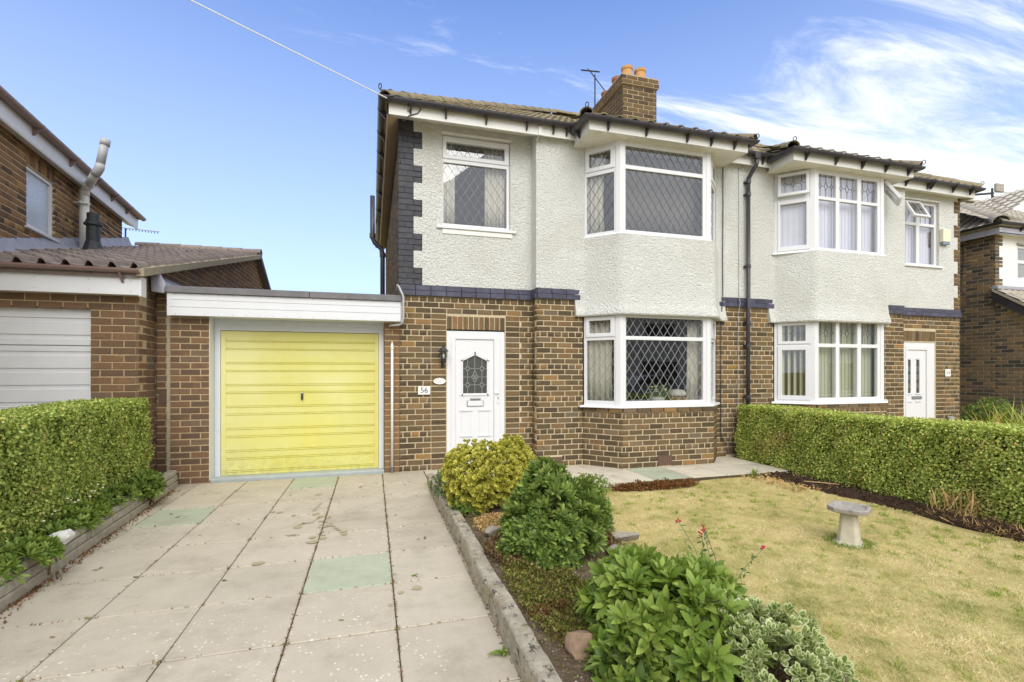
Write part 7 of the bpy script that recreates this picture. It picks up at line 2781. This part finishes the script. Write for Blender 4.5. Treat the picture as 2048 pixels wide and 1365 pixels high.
# red valerian on thin stems before the lawn
t = thing('valerian', 'thin-stemmed plant with small red flower heads rising over the lawn edge', 'plant', (2.15, 2.75, 0))
g = np.random.default_rng(9)
for (x, y, z) in ((2.22, 2.92, .36), (2.34, 3.05, .33), (2.62, 2.78, .26), (2.16, 3.1, .40), (2.45, 3.2, .30)):
    p = Vector((x, y, z))
    b = Vector((2.08 + g.normal() * .06, 2.6 + g.normal() * .08, .0))
    MB().tube([b, b.lerp(p, .5) + Vector((.02, 0, .06)), p], .0025, 5).build('stem', 'leaf_bluegreen', t)
    for k in range(5):
        q = p + Vector(g.normal(size=3) * .009)
        MB().lathe([(.001, -.006), (.008, -.002), (.009, .004), (.001, .008)], q, 6).build('flower', 'flower_red', t)
    n = 14
    P = np.array([np.array(b.lerp(p, g.uniform(.2, .95))) for _ in range(n)])
    foliage(t, P, frames(g.normal(size=(n, 3)) + [0, 0, .3], g.normal(size=(n, 3)) + [0, 0, 1], g.uniform(.03, .05, n)), LEAF_BIG, ['leaf_bluegreen'], solo=0)

# the lawn
g = np.random.default_rng(77)


def lawn_pts(n):
    y = g.uniform(1.0, 5.86, n)
    x = g.uniform(1.9, 6.2, n)
    lx = np.interp(y, [p[1] for p in sorted(lawn_edge, key=lambda q: q[1])], [p[0] for p in sorted(lawn_edge, key=lambda q: q[1])])
    hx = 5.60 - 0.22 * np.exp(-((y - 5.3) / 0.7) ** 2) + 0.05 * np.sin(y * 5) + 0.16 * np.clip(4.2 - y, 0, 9) * .6
    ok = (x > lx + .02 * np.sin(y * 23)) & (x < hx)
    Z = x * _s + y * _c
    uu = (1024 + 973 * (x * _c - y * _s) / Z) / 2048
    vv = (743 + 973 * 1.55 / Z) / 1365
    ok &= (uu < 1.08) & (vv < 1.1)
    d2 = Z ** 2
    ok &= g.random(n) < np.clip(9.0 / d2, .28, 1)
    return np.stack([x[ok], y[ok]], 1)


XY = lawn_pts(520000)
n = len(XY)
P = np.zeros((n, 3))
P[:, :2] = XY
P[:, 2] = -0.052 + 0.012 * np.sin(P[:, 0] * 1.3 + .4) * np.cos(P[:, 1] * 1.1) + .006 * np.sin(3.1 * P[:, 0] + 2 * P[:, 1])
cl = .55 + .55 * np.sin(P[:, 0] * 9 + np.sin(P[:, 1] * 7)) * np.sin(P[:, 1] * 11 + 2) + .35 * np.sin(P[:, 0] * 31) * np.sin(P[:, 1] * 27)
L = .034 * g.uniform(.5, 1.3, n) * np.clip(cl + .35, .5, 1.5)
D = g.normal(size=(n, 3)) * [1.2, 1.2, .15] + [0, 0, .65]
D[:, 2] = np.abs(D[:, 2])
M = frames(D, g.normal(size=(n, 3)), L)
M[:, :, 0] *= (.0042 / L / .16)[:, None] * .75
V, Lp, St = scatter_arrays([(-.08, 0, 0), (.08, 0, 0), (0, 1, .1)], [(0, 1, 2)], M, P)
o = bpy.data.objects.new('grass', np_mesh('grass', V, Lp, St, ['grass_dry']))
COL.objects.link(o)
tag(o, kind='stuff')
# greener tufts standing out of the dry lawn
tp = np.concatenate([lawn_pts(260), lawn_pts(700)[:, :] * [1, 1]])
tufts('grass', tp, 15000, .04, .004, 'leaf_box', 78, lean=.85, zf=lambda x, y: -.052, sp=.02)
# grass fringe round the bath
ring = [(4.12 + .15 * math.cos(a), 3.37 + .15 * math.sin(a)) for a in np.linspace(0, 6.28, 60)]
tufts('grass', ring, 1100, .05, .0045, 'leaf_fresh', 79, lean=.6, zf=lambda x, y: -.052, sp=.03)
